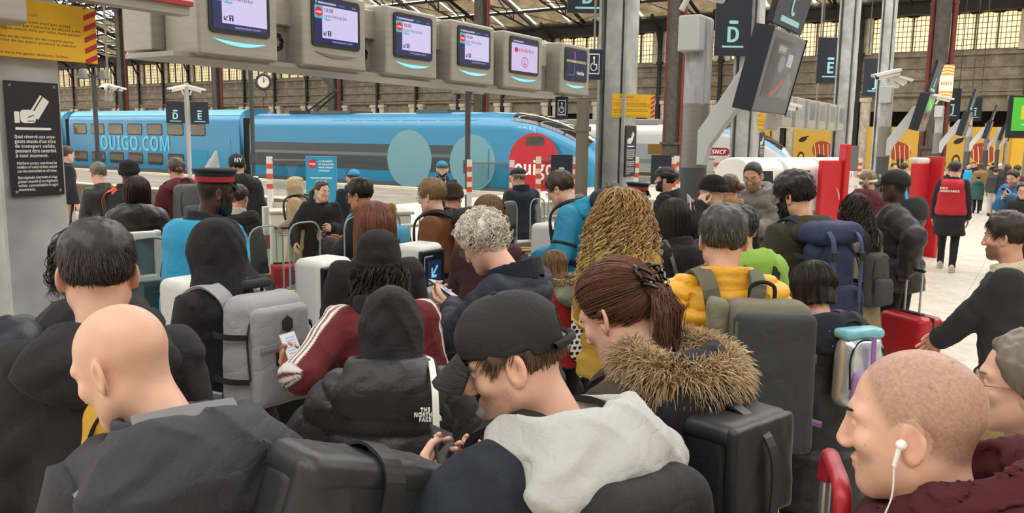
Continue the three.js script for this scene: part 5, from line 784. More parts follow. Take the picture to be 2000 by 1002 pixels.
function curlyCap(o, hex, n) { // short loose curls all over
  const out = [], c = rgb(hex);
  for (let i = 0; i < n * 3 && out.length < n; i++) {
    const u = rr(-1, 1), a = rr(0, 6.2832), q = Math.sqrt(1 - u * u), p = V(q * Math.cos(a) * 0.082, 0.037 + u * 0.095, -0.013 + q * Math.sin(a) * 0.104); if (hairRegion(p.x, p.y, p.z, o) > 0.006) continue;
    const nrm = V(p.x / 0.0064, (p.y - 0.037) / 0.0088, (p.z + 0.013) / 0.0104).normalize(), t1 = V(rr(-1, 1), rr(-1, 1), rr(-1, 1)).cross(nrm).normalize(), t2 = V().crossVectors(nrm, t1), pts = [], rad = rr(0.006, 0.013), turns = rr(1, 2) * 6.28, hgt = (o.len ?? 0.03) * rr(0.5, 1.2), slide = V(rr(-1, 1), -0.6, rr(-1, 1)).multiplyScalar(0.012);
    for (let k = 0; k < 13; k++) { const t = k / 12; pts.push(p.clone().addScaledVector(nrm, -0.004 + hgt * Math.sin(t * 2.4)).addScaledVector(t1, rad * Math.cos(t * turns)).addScaledVector(t2, rad * Math.sin(t * turns)).addScaledVector(slide, t)); }
    const k = rr(0.72, 1.2); out.push({ pts, r: (o.sr ?? 0.0018) * rr(0.7, 1.3), col: [c[0] * k, c[1] * k, c[2] * k] });
  }
  return strands(out, 4);
}
function hoodUp(cell, big = 1) {
  const a = V(0, -0.03, -0.02), b = V(0, -0.25, -0.032);
  return nets((x, y, z) => { let d = ell(x, y, z, 0, 0.03, -0.02, 0.112 * big, 0.122 * big, 0.135 * big); d = smin(d, cone(x, y, z * 0.9, a, b, 0.105 * big, 0.112 * big), 0.05); d = smin(d, ell(x, y, z, 0, 0.1, -0.1, 0.03, 0.03, 0.05), 0.06); if (Math.abs(d) < 0.03) d -= fold(x * 1.4, y * 1.2, z * 1.4, 0.01); d = smax(d, -ell(x, y, z, 0, -0.005, 0.14, 0.07, 0.1, 0.15), 0.015); return Math.max(d, -0.29 - y); }, [-0.19, -0.3, -0.22], [0.17, 0.18, 0.15], cell);
}
function hoodDown(J, cell, c) { // crumpled hood lying on the shoulders, in body space
  const N = J.T(0, 0.515 + (c.up ?? 0), -0.015), k = c.big ?? 1, Bk = J.T(0, 0.475, -0.12 - (c.out ?? 0)), n1 = J.T(0, 0.4, -0.01), n2 = J.T(0, 0.75, 0.03);
  const f = (x, y, z) => {
    const px = x - N.x, py = y - N.y, pz = z - N.z, s = px * J.S.x + py * J.S.y + pz * J.S.z, u = px * J.U.x + py * J.U.y + pz * J.U.z, w = px * J.W.x + py * J.W.y + pz * J.W.z, tilt = u - w * (c.tilt ?? -0.25) + 0.01;
    let d = Math.hypot((Math.hypot(s * 0.92, w) - 0.098 * k) * 1.05, tilt * 0.75) - 0.036 * k; const bx_ = x - Bk.x, by = y - Bk.y, bz = z - Bk.z, s2 = bx_ * J.S.x + by * J.S.y + bz * J.S.z, u2 = bx_ * J.U.x + by * J.U.y + bz * J.U.z, w2 = bx_ * J.W.x + by * J.W.y + bz * J.W.z;
    d = smin(d, ell(s2, u2, w2, 0, 0, 0, 0.165 * k, 0.085 * k, 0.07 * k), 0.06); if (Math.abs(d) < 0.05) d -= fold(x * 1.2 + 5, y * 1.6, z * 1.2, c.fold ?? 0.011) ; return smax(d, -cone(x, y, z, n1, n2, 0.07, 0.078 * k), 0.012);
  };
  const [lo, hi] = boundsOf([N, Bk], 0.21 * k); return nets(f, lo, hi, cell);
}
function collarGeo(J, c, cell) { // standing collar
  const A = J.T(0, 0.5, -0.012), B2 = J.T(0, 0.5 + (c.h ?? 0.07), 0.0), r0 = c.r0 ?? 0.092, r1 = c.r1 ?? 0.08, n = B2.clone().sub(A).normalize(), len = A.distanceTo(B2), up = B2.clone().addScaledVector(n, 0.1), dn = A.clone().addScaledVector(n, -0.1);
  const f = (x, y, z) => { const t = (x - A.x) * n.x + (y - A.y) * n.y + (z - A.z) * n.z; let d = cone(x, y, z, dn, up, r0 + 0.012, r1 + 0.012); d = Math.max(d, -cone(x, y, z, dn, up, r0 - 0.008, r1 - 0.008)); if (Math.abs(d) < 0.02) d -= fold(x * 1.5, y * 2, z * 1.5, 0.004) + (c.quilt ? 0.005 * Math.abs(Math.sin(t * Math.PI / 0.035)) : 0); return Math.max(d, t - len, -0.04 - t); };
  const [lo, hi] = boundsOf([A, B2], 0.13); return nets(f, lo, hi, Math.min(cell, 0.011));
}
const domeAt = (x, y, z, th, cut, slope) => Math.max(scalp(x, y, z, th), (cut + z * slope) - y);
function visor(len, drop, w = 0.085) { const s = []; const g = new THREE.PlaneGeometry(1, 1, 16, 8), p = g.attributes.position; const mk = (off) => { const h = g.clone(), q = h.attributes.position; for (let i = 0; i < q.count; i++) { const a = p.getX(i) * 2, t = p.getY(i) + 0.5, x = a * w * (1 - 0.12 * t), edge = Math.sqrt(Math.max(0, 1 - a * a * 0.8)); q.setXYZ(i, x, 0.055 - drop * t - 0.028 * a * a - t * 0.012 + off, 0.06 + edge * 0.036 + t * len * edge); } h.computeVertexNormals(); return h; }; const a = mk(0.003), b = mk(-0.003); const ix = b.index.array; for (let i = 0; i < ix.length; i += 3) { const t = ix[i]; ix[i] = ix[i + 1]; ix[i + 1] = t; } b.computeVertexNormals(); s.push(b, a); return mergeGeometries(s); }
const HATS = {
  beanie: (P, c, cell) => { P('beanie', nets((x, y, z) => { let d = domeAt(x, y, z, 0.016 + 0.012 * smooth(0.06, 0.12, y), c.cut ?? 0.005, 0.25); const e = Math.max(scalp(x, y, z, 0.024), (c.cut ?? 0.005) + z * 0.25 - y, y - z * 0.25 - (c.cut ?? 0.005) - 0.05); d = Math.min(d, c.fold === 0 ? 1 : e); if (Math.abs(d) < 0.02) d -= 0.0035 * noise(x * 30, y * 30, z * 30) + 0.0012 * Math.sin(Math.atan2(x, z) * 46); return d; }, [-0.125, -0.06, -0.15], [0.125, 0.18, 0.13], Math.min(cell, 0.008)), cloth(c.color, 0.95)); if (c.pom) P('pompom', ball(0.03, 0, 0.165, -0.02), cloth(c.color, 1)); },
  cap: (P, c, cell) => { P('cap_crown', nets((x, y, z) => { let d = Math.max(scalp(x, y, z, 0.013 + 0.01 * smooth(0.03, 0.1, y) * smooth(-0.02, 0.06, z)), (0.03 + z * 0.12) - y - (z < -0.05 ? 0.015 : 0)); if (c.open) d = smax(d, 0.034 - Math.hypot(x, y - 0.034, (z + 0.125) * 0.7), 0.004); const an = Math.atan2(x, z); d += 0.0018 * Math.max(0, 1 - Math.abs(Math.sin(an * 3)) * 8) ; return d; }, [-0.12, -0.03, -0.15], [0.12, 0.17, 0.13], Math.min(cell, 0.006)), cloth(c.color, 0.8)); P('cap_visor', visor(c.vis ?? 0.068, c.drop ?? 0.022), cloth(c.visor ?? c.color, 0.75)); P('cap_button', ball(0.007, 0, 0.1425, -0.012, 1, 0.6, 1, 10), cloth(c.color, 0.8)); if (c.open) P('cap_strap', tube([V(-0.07, 0.012, -0.095), V(-0.035, 0.008, -0.122), V(0, 0.008, -0.13), V(0.035, 0.008, -0.122), V(0.07, 0.012, -0.095)], 0.009, 20, 6).scale(1, 1, 1), cloth(c.color, 0.8)); },
  peaked: (P, c) => { const L = new THREE.LatheGeometry([[0.001, 0.055], [0.085, 0.062], [0.114, 0.058], [0.12, 0.05], [0.113, 0.041], [0.102, 0.026], [0.1, -0.018], [0.097, -0.018]].map((q) => new THREE.Vector2(...q)), 36).scale(0.92, 1, 1.08).rotateX(-0.12).translate(0, 0.084, -0.012); P('cap_crown', L, cloth(c.color, 0.7)); P('red_band', new THREE.CylinderGeometry(0.1035, 0.1025, 0.03, 36, 1, true).scale(0.92, 1, 1.08).rotateX(-0.12).translate(0, 0.084, -0.012), new THREE.MeshStandardMaterial({ color: 0xa3202a, roughness: 0.6, side: 2 })); P('cap_visor', visor(0.045, 0.03, 0.084).translate(0, 0.025, 0.004), M(0x101013, 0.2)); },
  flat: (P, c, cell) => { P('cap_crown', nets((x, y, z) => Math.max(ell(x, y, z, 0, 0.06, 0.0, 0.094, 0.072, 0.122), 0.055 + z * 0.05 - y), [-0.12, 0.02, -0.15], [0.12, 0.16, 0.15], 0.007), cloth(c.color, 0.8)); P('cap_front', nets((x, y, z) => Math.max(ell(x, y, z, 0, 0.06, 0.0, 0.097, 0.0745, 0.125), 0.05 - y, 0.045 - z), [-0.12, 0.02, 0.03], [0.12, 0.16, 0.15], 0.007), cloth(c.front, 0.8)); P('cap_visor', visor(0.045, 0.012, 0.075).translate(0, 0.012, 0.012), cloth(c.visor ?? c.color, 0.7)); },
  helmet: (P, c) => { P('helmet_shell', nets((x, y, z) => { let d = Math.max(ell(x, y, z, 0, 0.06, -0.012, 0.1, 0.1, 0.14), 0.045 + z * 0.08 - y + (z < -0.06 ? -0.02 : 0)); const r = Math.abs(Math.sin(x * 70)); if (y > 0.075 && Math.abs(d) < 0.02) d += 0.013 * smooth(0.5, 0.95, r) * smooth(0.02, 0.05, 0.13 - Math.abs(z + 0.01)); return d; }, [-0.12, 0, -0.17], [0.12, 0.18, 0.15], 0.006), M(0x1b1c1f, 0.3)); P('chin_strap', tube([V(0.08, 0.05, 0.02), V(0.074, -0.03, 0.02), V(0.04, -0.1, 0.045), V(0, -0.112, 0.06), V(-0.04, -0.1, 0.045), V(-0.074, -0.03, 0.02), V(-0.08, 0.05, 0.02)], 0.005, 30, 5), M(0x151515, 0.7)); },
  hoodup: (P, c, cell) => { P('hood', hoodUp(Math.min(cell, 0.012), c.big ?? 1), cloth(c.color, 0.9)); },
};
function eyeGeo(iris, px) { const g = new THREE.SphereGeometry(0.0128, 18, 14), c = rgb(iris); return paint(g, (x, y, z) => { const a = Math.hypot(x, y) / 0.0128; return z > 0 && a < 0.2 ? [0.01, 0.01, 0.01] : z > 0 && a < 0.46 ? c : [0.72, 0.7, 0.66]; }).translate(px, 0.0065, 0.0748); }
const eyeMat = new THREE.MeshPhysicalMaterial({ vertexColors: true, roughness: 0.15, clearcoat: 0.6 });
let personCount = 0;
function person(s) {
  const J = makePose(s), near = s.d, cell = Math.min(clamp(near * 0.0034, 0.0085, 0.03), Math.max(0.0085, (s.top?.quilt ?? 1) / 4.6), s.cell ?? 1), hcell = near < 2.6 ? 0.0034 : near < 5.5 ? 0.005 : near < 10 ? 0.0068 : 0.011;
  const g = new THREE.Group(); g.name = numbered(s.child ? 'child' : 'person'); scene.add(g); tag(g, s.label, s.child ? 'child' : 'person', s.group);
  // place so that the crown projects to (u, v)
  const f = (s.face ?? 0) * R, c0 = atDepth(s.u, s.v, s.d), away = V(c0.x, 0, c0.z).normalize(), right = V(-away.z, 0, away.x), fw = away.multiplyScalar(Math.cos(f)).addScaledVector(right, Math.sin(f)); g.rotation.y = Math.atan2(fw.x, fw.z);
  const c = atDepth(s.u, s.v, s.d), hatUp = s.hat ? { beanie: 0.022, cap: 0.028, peaked: 0.03, flat: 0.012, helmet: 0.036, hoodup: 0.03 }[s.hat.type] ?? 0 : s.hairUp ?? 0.012, k = c.y / (J.crown.y + hatUp); g.scale.setScalar(k);
  const off = J.crown.clone().multiplyScalar(k).applyAxisAngle(V(0, 1, 0), g.rotation.y); g.position.set(c.x - off.x, 0, c.z - off.z); s.k = k; s.J = J; s.g = g; g.updateMatrixWorld(true);
  const P = (name, geo, mat) => obj(name, geo, mat, g), PH = (name, geo, mat) => P(name, inHead(geo, J), mat);
  // body: one skin mesh of trunk, limbs, head and hands
  const sk = rgb(SKIN[s.skin ?? 'light']), lip = mixc(sk, [0.5, 0.12, 0.1], s.skin === 'dark' ? 0.12 : s.lip ?? 0.3), ear = mixc(sk, [0.62, 0.2, 0.16], s.skin === 'dark' ? 0.05 : 0.16), stub = s.stubble ? rgb(s.stubbleColor ?? 0x4a3b30) : null;
  const buzz = s.buzz ? rgb(s.buzzColor ?? 0x5c4a3c) : null;
  const core = nets((x, y, z) => { let d = torsoD(J, bodyLut, x, y, z, 0.5); d = Math.max(d, -0.13 - torsoD.t); for (const q of ['l', 'r']) { d = smin(d, cone(x, y, z, J['s' + q], J['e' + q], 0.045, 0.038), 0.03); d = smin(d, cone(x, y, z, J['e' + q], J['w' + q], 0.038, 0.027), 0.02); d = smin(d, Math.min(cone(x, y, z, J['hip' + q], J['kn' + q], 0.072, 0.048), cone(x, y, z, J['kn' + q], J['an' + q], 0.047, 0.035)), 0.02); } return d + 0.008; }, ...boundsOf([J.sl, J.sr, J.el, J.er, J.wl, J.wr, J.anl, J.anr, J.P, J.neck], 0.2), Math.max(0.022, cell * 1.3));
  const list = [paint(core, () => sk)];
  const hg = longFace(headGeo(hcell, s.jaw ?? 0).clone()); if (s.face_w) hg.scale(s.face_w, 1, 1);
  paint(hg, (x, y, z) => {
    let q = sk; const n = noise(x * 40, y * 40, z * 40) * 0.05; q = [q[0] * (1 + n), q[1] * (1 + n), q[2] * (1 + n)];
    if (z > 0.06) { if (Math.abs(x) < 0.024 && y < -0.05 && y > -0.079 && z > 0.088) q = mixc(q, lip, 0.9 * smooth(0.024, 0.016, Math.abs(x))); if (Math.abs(x) < 0.02 && y < -0.015 && y > -0.04 && z > 0.1) q = mixc(q, lip, 0.25); }
    if (Math.abs(x) > 0.079 && y < 0.04 && y > -0.045) q = mixc(q, ear, 0.8);
    if (stub) { const m = smooth(-0.025, -0.045, y) * smooth(0.0, 0.03, z) * smooth(-0.125, -0.1, y) * (Math.abs(x) < 0.02 && y > -0.075 && y < -0.048 && z > 0.086 ? 0 : 1); const sp = noise(x * 300, y * 300, z * 300) * 0.25; q = mixc(q, stub, clamp(s.stubble * m * (0.8 + sp), 0, 1)); }
    if (buzz) { const m = smooth(0.012, -0.012, hairRegion(x, y, z, s.buzzLine ?? {})) * (scalp(x, y, z, 0) > -0.02 ? 1 : 0) * (Math.hypot(Math.abs(x) - 0.08, y + 0.008, z + 0.004) > 0.034 ? 1 : 0.1); q = mixc(q, buzz, clamp(s.buzz * m * (1 + 0.35 * noise(x * 420, y * 420, z * 420)), 0, 1)); }
    if (s.moles) { const v = noise(x * 110 + 3, y * 110, z * 110 + 8); if (v > 0.86) q = mixc(q, [0.2, 0.08, 0.05], 0.5); }
    return q;
  });
  list.push(inHead(hg, J));
  for (const q of ['l', 'r']) {
    if (s.nohands || s[q + 'hide']) continue; const st = s[q + 'hand'] ?? 'relax', hc = near < 3 ? 0.0036 : near < 6 ? 0.005 : 0.008, base = handGeo(st, hc), h = q === 'l' ? flipX(base) : base.clone(); paint(h, () => mixc(sk, ear, 0.12));
    const dir = s[q + 'dir'] ? V(...s[q + 'dir']).normalize() : V().subVectors(J['w' + q], J['e' + q]).normalize(), pn = s[q + 'palm'] ? V(...s[q + 'palm']) : V(q === 'l' ? -1 : 1, 0, -0.25), yA = dir.clone().negate(), zA = pn.clone().addScaledVector(yA, -pn.dot(yA)).normalize(), xA = V().crossVectors(yA, zA);
    h.applyMatrix4(new THREE.Matrix4().makeBasis(xA, yA, zA).setPosition(J['w' + q])); list.push(h); J['H' + q] = new THREE.Matrix4().makeBasis(xA, yA, zA).setPosition(J['w' + q]);
  }
  P('body', joined(list), skinMat);
  // face
  if (!s.noface) {
    for (const m of [-1, 1]) PH('eye', eyeGeo(s.iris ?? 0x3a2a1c, m * 0.0315), eyeMat);
    const lidc = paint(new THREE.SphereGeometry(0.0143, 16, 10, 0, 6.2832, 0, Math.PI * (s.lid ?? 0.36)), () => mixc(sk, ear, 0.2));
    for (const m of [-1, 1]) PH('eyelid', lidc.clone().rotateX(0.22).translate(m * 0.0315, 0.0065, 0.0745), skinMat);
    const bc = rgb(s.brow ?? s.hair?.color ?? 0x2a211b), br = []; for (const m of [-1, 1]) for (let i = 0; i < 46; i++) { const t = i / 45, x = lerp(0.013, 0.047, t), y = 0.0265 + 0.0045 * Math.sin(t * 2.6) + rr(-0.002, 0.002), z = 0.0968 - 0.0045 * t - t * t * 0.0175; br.push({ pts: [V(m * x, y - 0.001, z - 0.002), V(m * (x + 0.004), y + 0.0015, z + 0.0015), V(m * (x + 0.009), y + 0.001, z - 0.002)], r: 0.0015, col: bc.map((q) => q * rr(0.7, 1.2)) }); }
    for (const m of [0, 1]) PH('eyebrow', strands(br.slice(m * 46, m * 46 + 46)), hairMat);
  }
  if (s.beard) { const bl = s.beard.len ?? 0.004; const bg = nets((x, y, z) => { let d = headField(x, y, z, s.jaw ?? 0) - bl * (1 + 0.5 * noise(x * 120, y * 120, z * 120)); d = smax(d, y + 0.047 - Math.max(0, Math.abs(x) - 0.052) * 3, 0.006); d = smax(d, -0.118 - y, 0.01); d = smax(d, 0.012 - z, 0.008); return smax(d, 0.0115 - Math.hypot(x * 0.45, y + 0.0585, (z - 0.1) * 0.4), 0.004); }, [-0.1, -0.135, -0.02], [0.1, 0.02, 0.13], Math.max(0.0045, hcell)); PH('beard', hairColour(longFace(bg), s.beard.color, 0.4), hairMat); }
  if (s.glasses) { const rad = s.glasses.r ?? 0.021, gm = M(s.glasses.color ?? 0x1c1a18, 0.35), pr = []; for (const m of [-1, 1]) { pr.push(new THREE.TorusGeometry(rad, 0.0016, 6, 26).scale(1.12, 0.92, 1).rotateY(m * 0.12).translate(m * 0.0325, 0.001, 0.104)); pr.push(bar(V(m * 0.056, 0.004, 0.1), V(m * 0.083, 0.006, 0.0), 0.0016, 5), bar(V(m * 0.083, 0.006, 0), V(m * 0.085, -0.012, -0.03), 0.0016, 5)); } pr.push(bar(V(-0.01, 0.005, 0.107), V(0.01, 0.005, 0.107), 0.0015, 5)); const gl = PH('glasses_frame', merge(pr), gm); for (const m of [-1, 1]) obj('lens', inHead(new THREE.CircleGeometry(rad, 20).scale(1.12, 0.92, 1).rotateY(m * 0.12).translate(m * 0.0325, 0.001, 0.104), J), clearGlass, gl); }
  // hair
  const H = s.hair; if (H && s.hat && H.under === undefined) H.under = { beanie: (s.hat.cut ?? 0.005) + 0.01, cap: 0.036, peaked: 0.05, flat: 0.05, helmet: 0.045 }[s.hat.type]; if (H) {
    const hc2 = near < 3 ? 0.005 : near < 6 ? 0.0065 : near < 10 ? 0.009 : 0.013, o = H;
    if (H.type === 'curlycap') { P('hair', inHead(hairColour(hairShell({ th: 0.014, rough: 0.012, ...o }, hc2), H.color), J), hairMat); PH('curls', curlyCap(o, H.color, H.n ?? 600), hairMat); }
    else if (H.type === 'none') {} else {
      if (!H.noshell) P('hair', inHead(hairColour(hairShell(H.n && H.long ? { ...o, back: -0.03, wide: (o.wide ?? 1) * 0.88, th: (o.th ?? 0.012) * 0.7 } : o, hc2), H.base ?? H.color, H.vary ?? 0.35), J), hairMat);
      if (H.type === 'pulled') PH('hair_strands', pulledStrands(o, H.color, H.n, H.tip), hairMat); else if (H.n && H.long) PH('hair_strands', longStrands(o, H.color, H.n, H.tip), hairMat); else if (H.n) PH('hair_strands', shortStrands(o, H.color, H.n, H.len ?? 0.03, H.sr ?? 0.0011, H.lift ?? 0.35, H.tip), hairMat);
    }
    if (H.bun) { const b = H.bun, bl = nets((x, y, z) => ell(x, y, z, 0, 0, 0, b[3], b[3] * 0.85, b[3]) - 0.005 * noise(x * 80, y * 80, z * 80), [-0.07, -0.07, -0.07], [0.07, 0.07, 0.07], hc2); PH('hair_bun', hairColour(bl.translate(b[0], b[1], b[2]), H.color), hairMat); }
    if (H.tail) { const tl = H.tail, a = V(0, 0.04, -0.115), b = V(tl[0] ?? 0, -0.04, -0.15), e = V((tl[0] ?? 0) * 1.5, -tl[1], -0.12), gg = nets((x, y, z) => smin(cone(x, y, z, a, b, 0.022, 0.034), cone(x, y, z, b, e, 0.034, 0.018), 0.02) - 0.006 * noise(x * 60, y * 9, z * 60), [-0.12, -tl[1] - 0.05, -0.22], [0.12, 0.09, -0.05], hc2); PH('ponytail', hairColour(gg, H.color), hairMat); }
  }
  if (s.hat) HATS[s.hat.type](PH, s.hat, cell);
  // clothes
  const T = s.top; if (T) {
    const jg = jacketGeo(J, T, cell), jm = T.mat ?? (T.paint ? clothPainted : cloth(T.color, T.rough ?? 0.85, T.sheen ? { sheen: T.sheen, sheenColor: new THREE.Color(T.color).lerp(new THREE.Color(0xffffff), 0.4), sheenRoughness: 0.5 } : undefined)); if (T.paint) paint(jg, (x, y, z) => T.paint(x, y, z, J)); P(T.name ?? 'jacket', jg, jm);
    if (T.collar) P('collar', collarGeo(J, T.collar, cell), T.collar.color ? cloth(T.collar.color, T.collar.rough ?? 0.9) : jm);
    if (T.hood) P('hood', hoodDown(J, Math.min(cell, 0.014), T.hood), T.hood.color ? cloth(T.hood.color, 0.92) : T.paint ? cloth(T.color, 0.85) : jm);
  }
  if (s.vest) P('tabard', vestGeo(J, s.vest, cell), cloth(s.vest.color, 0.7));
  const B = s.bottom ?? { color: 0x1a1b20 }; if (B.skirt) P('skirt', skirtGeo(J, B.hem ?? 0.35, B.skirt, cell * 1.2), cloth(B.color, 0.9)); if (!B.none) P('trousers', trouserGeo(J, B, Math.max(cell * 1.3, near < 2.5 ? 0.022 : 0)), cloth(B.color, B.rough ?? 0.9));
  for (const q of ['l', 'r']) { const sh = P('shoe', shoeProto.clone().translate(J['an' + q].x, 0, J['an' + q].z - 0.01), M(s.shoe ?? 0x1b1a1a, 0.6)); }
  if (s.extra) s.extra(P, PH, J, s);
  return s;
}
// frame of a figure's trunk in the world, for things it carries
function trunkFrame(s) { const m = new THREE.Matrix4().makeBasis(s.J.S, s.J.U, s.J.W).setPosition(s.J.P); return s.g.matrixWorld.clone().multiply(m); }
function handFrame(s, q) { return s.g.matrixWorld.clone().multiply(s.J['H' + q]); }
function carried(name, label, category, matrix, group) { const o = thing(name, label, category, [0, 0, 0], 0, group); matrix.decompose(o.position, o.quaternion, o.scale); o.updateMatrixWorld(true); return o; }
function ribbon(pts, w, th, out = V(0, 0, 0), seg = 40) { // flat strap; its face points away from "out"
  const c = new THREE.CatmullRomCurve3(pts), pos = [], idx = [], T = V(), N = V(), B = V();
  for (let i = 0; i <= seg; i++) { const p = c.getPointAt(i / seg); c.getTangentAt(i / seg, T); N.set(p.x - out.x, (p.y - out.y) * 1, p.z - out.z); N.addScaledVector(T, -N.dot(T)).normalize(); B.crossVectors(T, N); for (const [a, b] of [[-1, 0], [1, 0], [1, 1], [-1, 1]]) { const q = p.clone().addScaledVector(B, a * w / 2).addScaledVector(N, b * th); pos.push(q.x, q.y, q.z); } }
  for (let i = 0; i < seg; i++) for (let k = 0; k < 4; k++) { const a = i * 4 + k, b = i * 4 + (k + 1) % 4; idx.push(a, a + 4, b, b, a + 4, b + 4); }
  const g = new THREE.BufferGeometry(); g.setAttribute('position', new THREE.Float32BufferAttribute(pos, 3)); g.setIndex(idx); const h = g.toNonIndexed(); h.computeVertexNormals(); return h;
}
function softBox(w, h, d, r, wr, cell, taper = 0, bulge = 0) { // soft bag body standing on y 0, back face at z 0, growing to -z
  return nets((x, y, z) => { const t = y / h, hw = w / 2 * (1 - taper * t) , cy = y - h / 2, cz = z + d / 2, qx = Math.abs(x) - hw + r, qy = Math.abs(cy) - h / 2 + r, qz = Math.abs(cz) - d / 2 * (1 - taper * 0.6 * t) + r; let q = Math.hypot(Math.max(qx, 0), Math.max(qy, 0), Math.max(qz, 0)) + Math.min(Math.max(qx, qy, qz), 0) - r; q -= bulge * Math.cos(clamp(x / w, -0.5, 0.5) * 3.1) * Math.cos(clamp(cy / h, -0.5, 0.5) * 3.1); if (wr && Math.abs(q) < 0.03) q -= fold(x * 1.3 + h, y, z * 1.3, wr); return q; }, [-w / 2 - 0.05, -0.05, -d - 0.06 - bulge], [w / 2 + 0.05, h + 0.05, 0.06], cell);
}
function shoulderStraps(o, J, c, y1, z0, mat, bulk) {
  const b = (bulk ?? 0.03) + 0.016; for (const m of c.only ? [c.only] : [-1, 1]) obj('shoulder_strap', ribbon([V(m * 0.07, Math.min(y1 - 0.05, 0.45), z0 - 0.01), V(m * 0.085, 0.468 + b * 0.6, -0.1 - b), V(m * 0.1, 0.51 + b * 0.75, -0.02), V(m * 0.115, 0.46 + b * 0.5, 0.085 + b * 0.9), V(m * 0.135, 0.33, 0.1 + b * 0.9), V(m * 0.17, 0.2, 0.06 + b * 0.9), V(m * (0.185 + b), 0.12, -0.04), V(m * 0.13, 0.08, z0 - 0.02)], c.strapW ?? 0.055, 0.012, V(0, 0.3, 0), 48), mat, o);
}
function backpack(s, c) {
  const J = s.J, b = c.bulk ?? s.top?.bulk ?? 0.025, z0 = -(0.118 + b), y0 = c.y ?? 0.02, mat = cloth(c.color, c.rough ?? 0.8), o = carried('backpack', c.label, 'backpack', trunkFrame(s)), cell = clamp(s.d * 0.0034, 0.0075, 0.025), w = c.w ?? 0.3, h = c.h ?? 0.46, d = c.dp ?? 0.17, dark = cloth(c.dark ?? 0x17181b, 0.8), tr = (g) => g.translate(c.x ?? 0, y0, z0);
  obj('main_body', tr(softBox(w, h, d, c.r ?? 0.06, c.wrinkle ?? 0.006, cell, c.taper ?? 0.12, c.bulge ?? 0.012)), mat, o);
  if (c.pocket !== 0) obj('front_pocket', tr(softBox(w * 0.8, h * (c.pocket ?? 0.5), 0.07, 0.035, 0.004, cell, 0.1, 0.008).translate(0, h * 0.05, -d + 0.02)), c.pocketColor ? cloth(c.pocketColor, 0.8) : mat, o);
  if (c.lid) obj('top_lid', tr(softBox(w * 0.98, 0.12, d * 1.15, 0.05, 0.01, cell, 0.1, 0.01).translate(0, h - 0.05, 0.01)), c.lidColor ? cloth(c.lidColor, 0.8) : mat, o);
  if (c.sides) for (const m of [-1, 1]) obj('side_pocket', tr(softBox(0.07, h * 0.42, d * 0.7, 0.03, 0.006, cell).translate(m * (w / 2 + 0.005), h * 0.06, -d * 0.12)), cloth(c.sides, 0.8), o);
  obj('zip', tr(tube([V(-w * 0.4, h * 0.3, -d - 0.006), V(-w * 0.38, h * 0.72, -d * 0.98), V(-w * 0.22, h * 0.9, -d * 0.9), V(0, h * 0.94, -d * 0.85), V(w * 0.22, h * 0.9, -d * 0.9), V(w * 0.38, h * 0.72, -d * 0.98), V(w * 0.4, h * 0.3, -d - 0.006)], 0.005, 44, 5)), c.zip ? cloth(c.zip, 0.6) : dark, o);
  obj('haul_loop', tr(tube([V(-0.045, h - 0.01, -0.02), V(-0.04, h + 0.04, -0.02), V(0, h + 0.055, -0.02), V(0.04, h + 0.04, -0.02), V(0.045, h - 0.01, -0.02)], 0.008, 20, 6)), dark, o);
  if (c.comp) for (const m of [-1, 1]) for (const yy of c.comp) obj('compression_strap', tr(ribbon([V(m * w * 0.42, yy * h, -d - 0.012), V(m * (w / 2 + 0.012), yy * h, -d * 0.72), V(m * (w / 2 + 0.018), yy * h, -d * 0.35), V(m * (w / 2 + 0.004), yy * h, -0.01)], 0.024, 0.006, V(0, yy * h, -d * 0.4), 20)), dark, o);
  if (c.noStraps !== 1) shoulderStraps(o, J, c, y0 + h, z0, c.strap ? cloth(c.strap, 0.85) : dark, b + (s.top?.quilt ? 0.012 : 0.004));
  if (c.extra) c.extra(o, tr, w, h, d);
  return o;
}
const phoneScreens = {};
function phone(label, matrix, local, kind = 'dark', extraRot = [0, 0, 0]) {
  const o = carried('mobile_phone', label, 'phone', matrix.clone().multiply(new THREE.Matrix4().makeRotationFromEuler(new THREE.Euler(...extraRot)).setPosition(...local)));
  obj('case', rb(0.074, 0.15, 0.009, 0.004), M(kind === 'gold' ? 0xb88a78 : 0x17181b, 0.3, 0.2), o);
  phoneScreens[kind] ??= canvas(128, 256, (x, w, h) => { x.fillStyle = kind === 'dark' ? '#14161b' : '#e9e8ee'; x.fillRect(0, 0, w, h); if (kind === 'ticket') { x.fillStyle = '#b9a9dc'; x.fillRect(30, 50, 70, 62); x.fillStyle = '#8f7fc0'; for (let i = 0; i < 4; i++) x.fillRect(24, 130 + i * 22, 80 - i * 9, 7); } else if (kind === 'gold') { x.fillStyle = '#b9bcc2'; for (let i = 0; i < 9; i++) x.fillRect(16, 26 + i * 24, 60 + (i * 37) % 40, 8); } else { x.fillStyle = '#2c313b'; x.fillRect(10, 20, 108, 70); x.fillRect(10, 110, 108, 90); } });
  obj('display', face(0.068, 0.142).translate(0, 0, 0.0047), kind === 'dark' ? screenMat(phoneScreens[kind], 0.18) : screenMat(phoneScreens[kind], 0.5), o); return o;
}
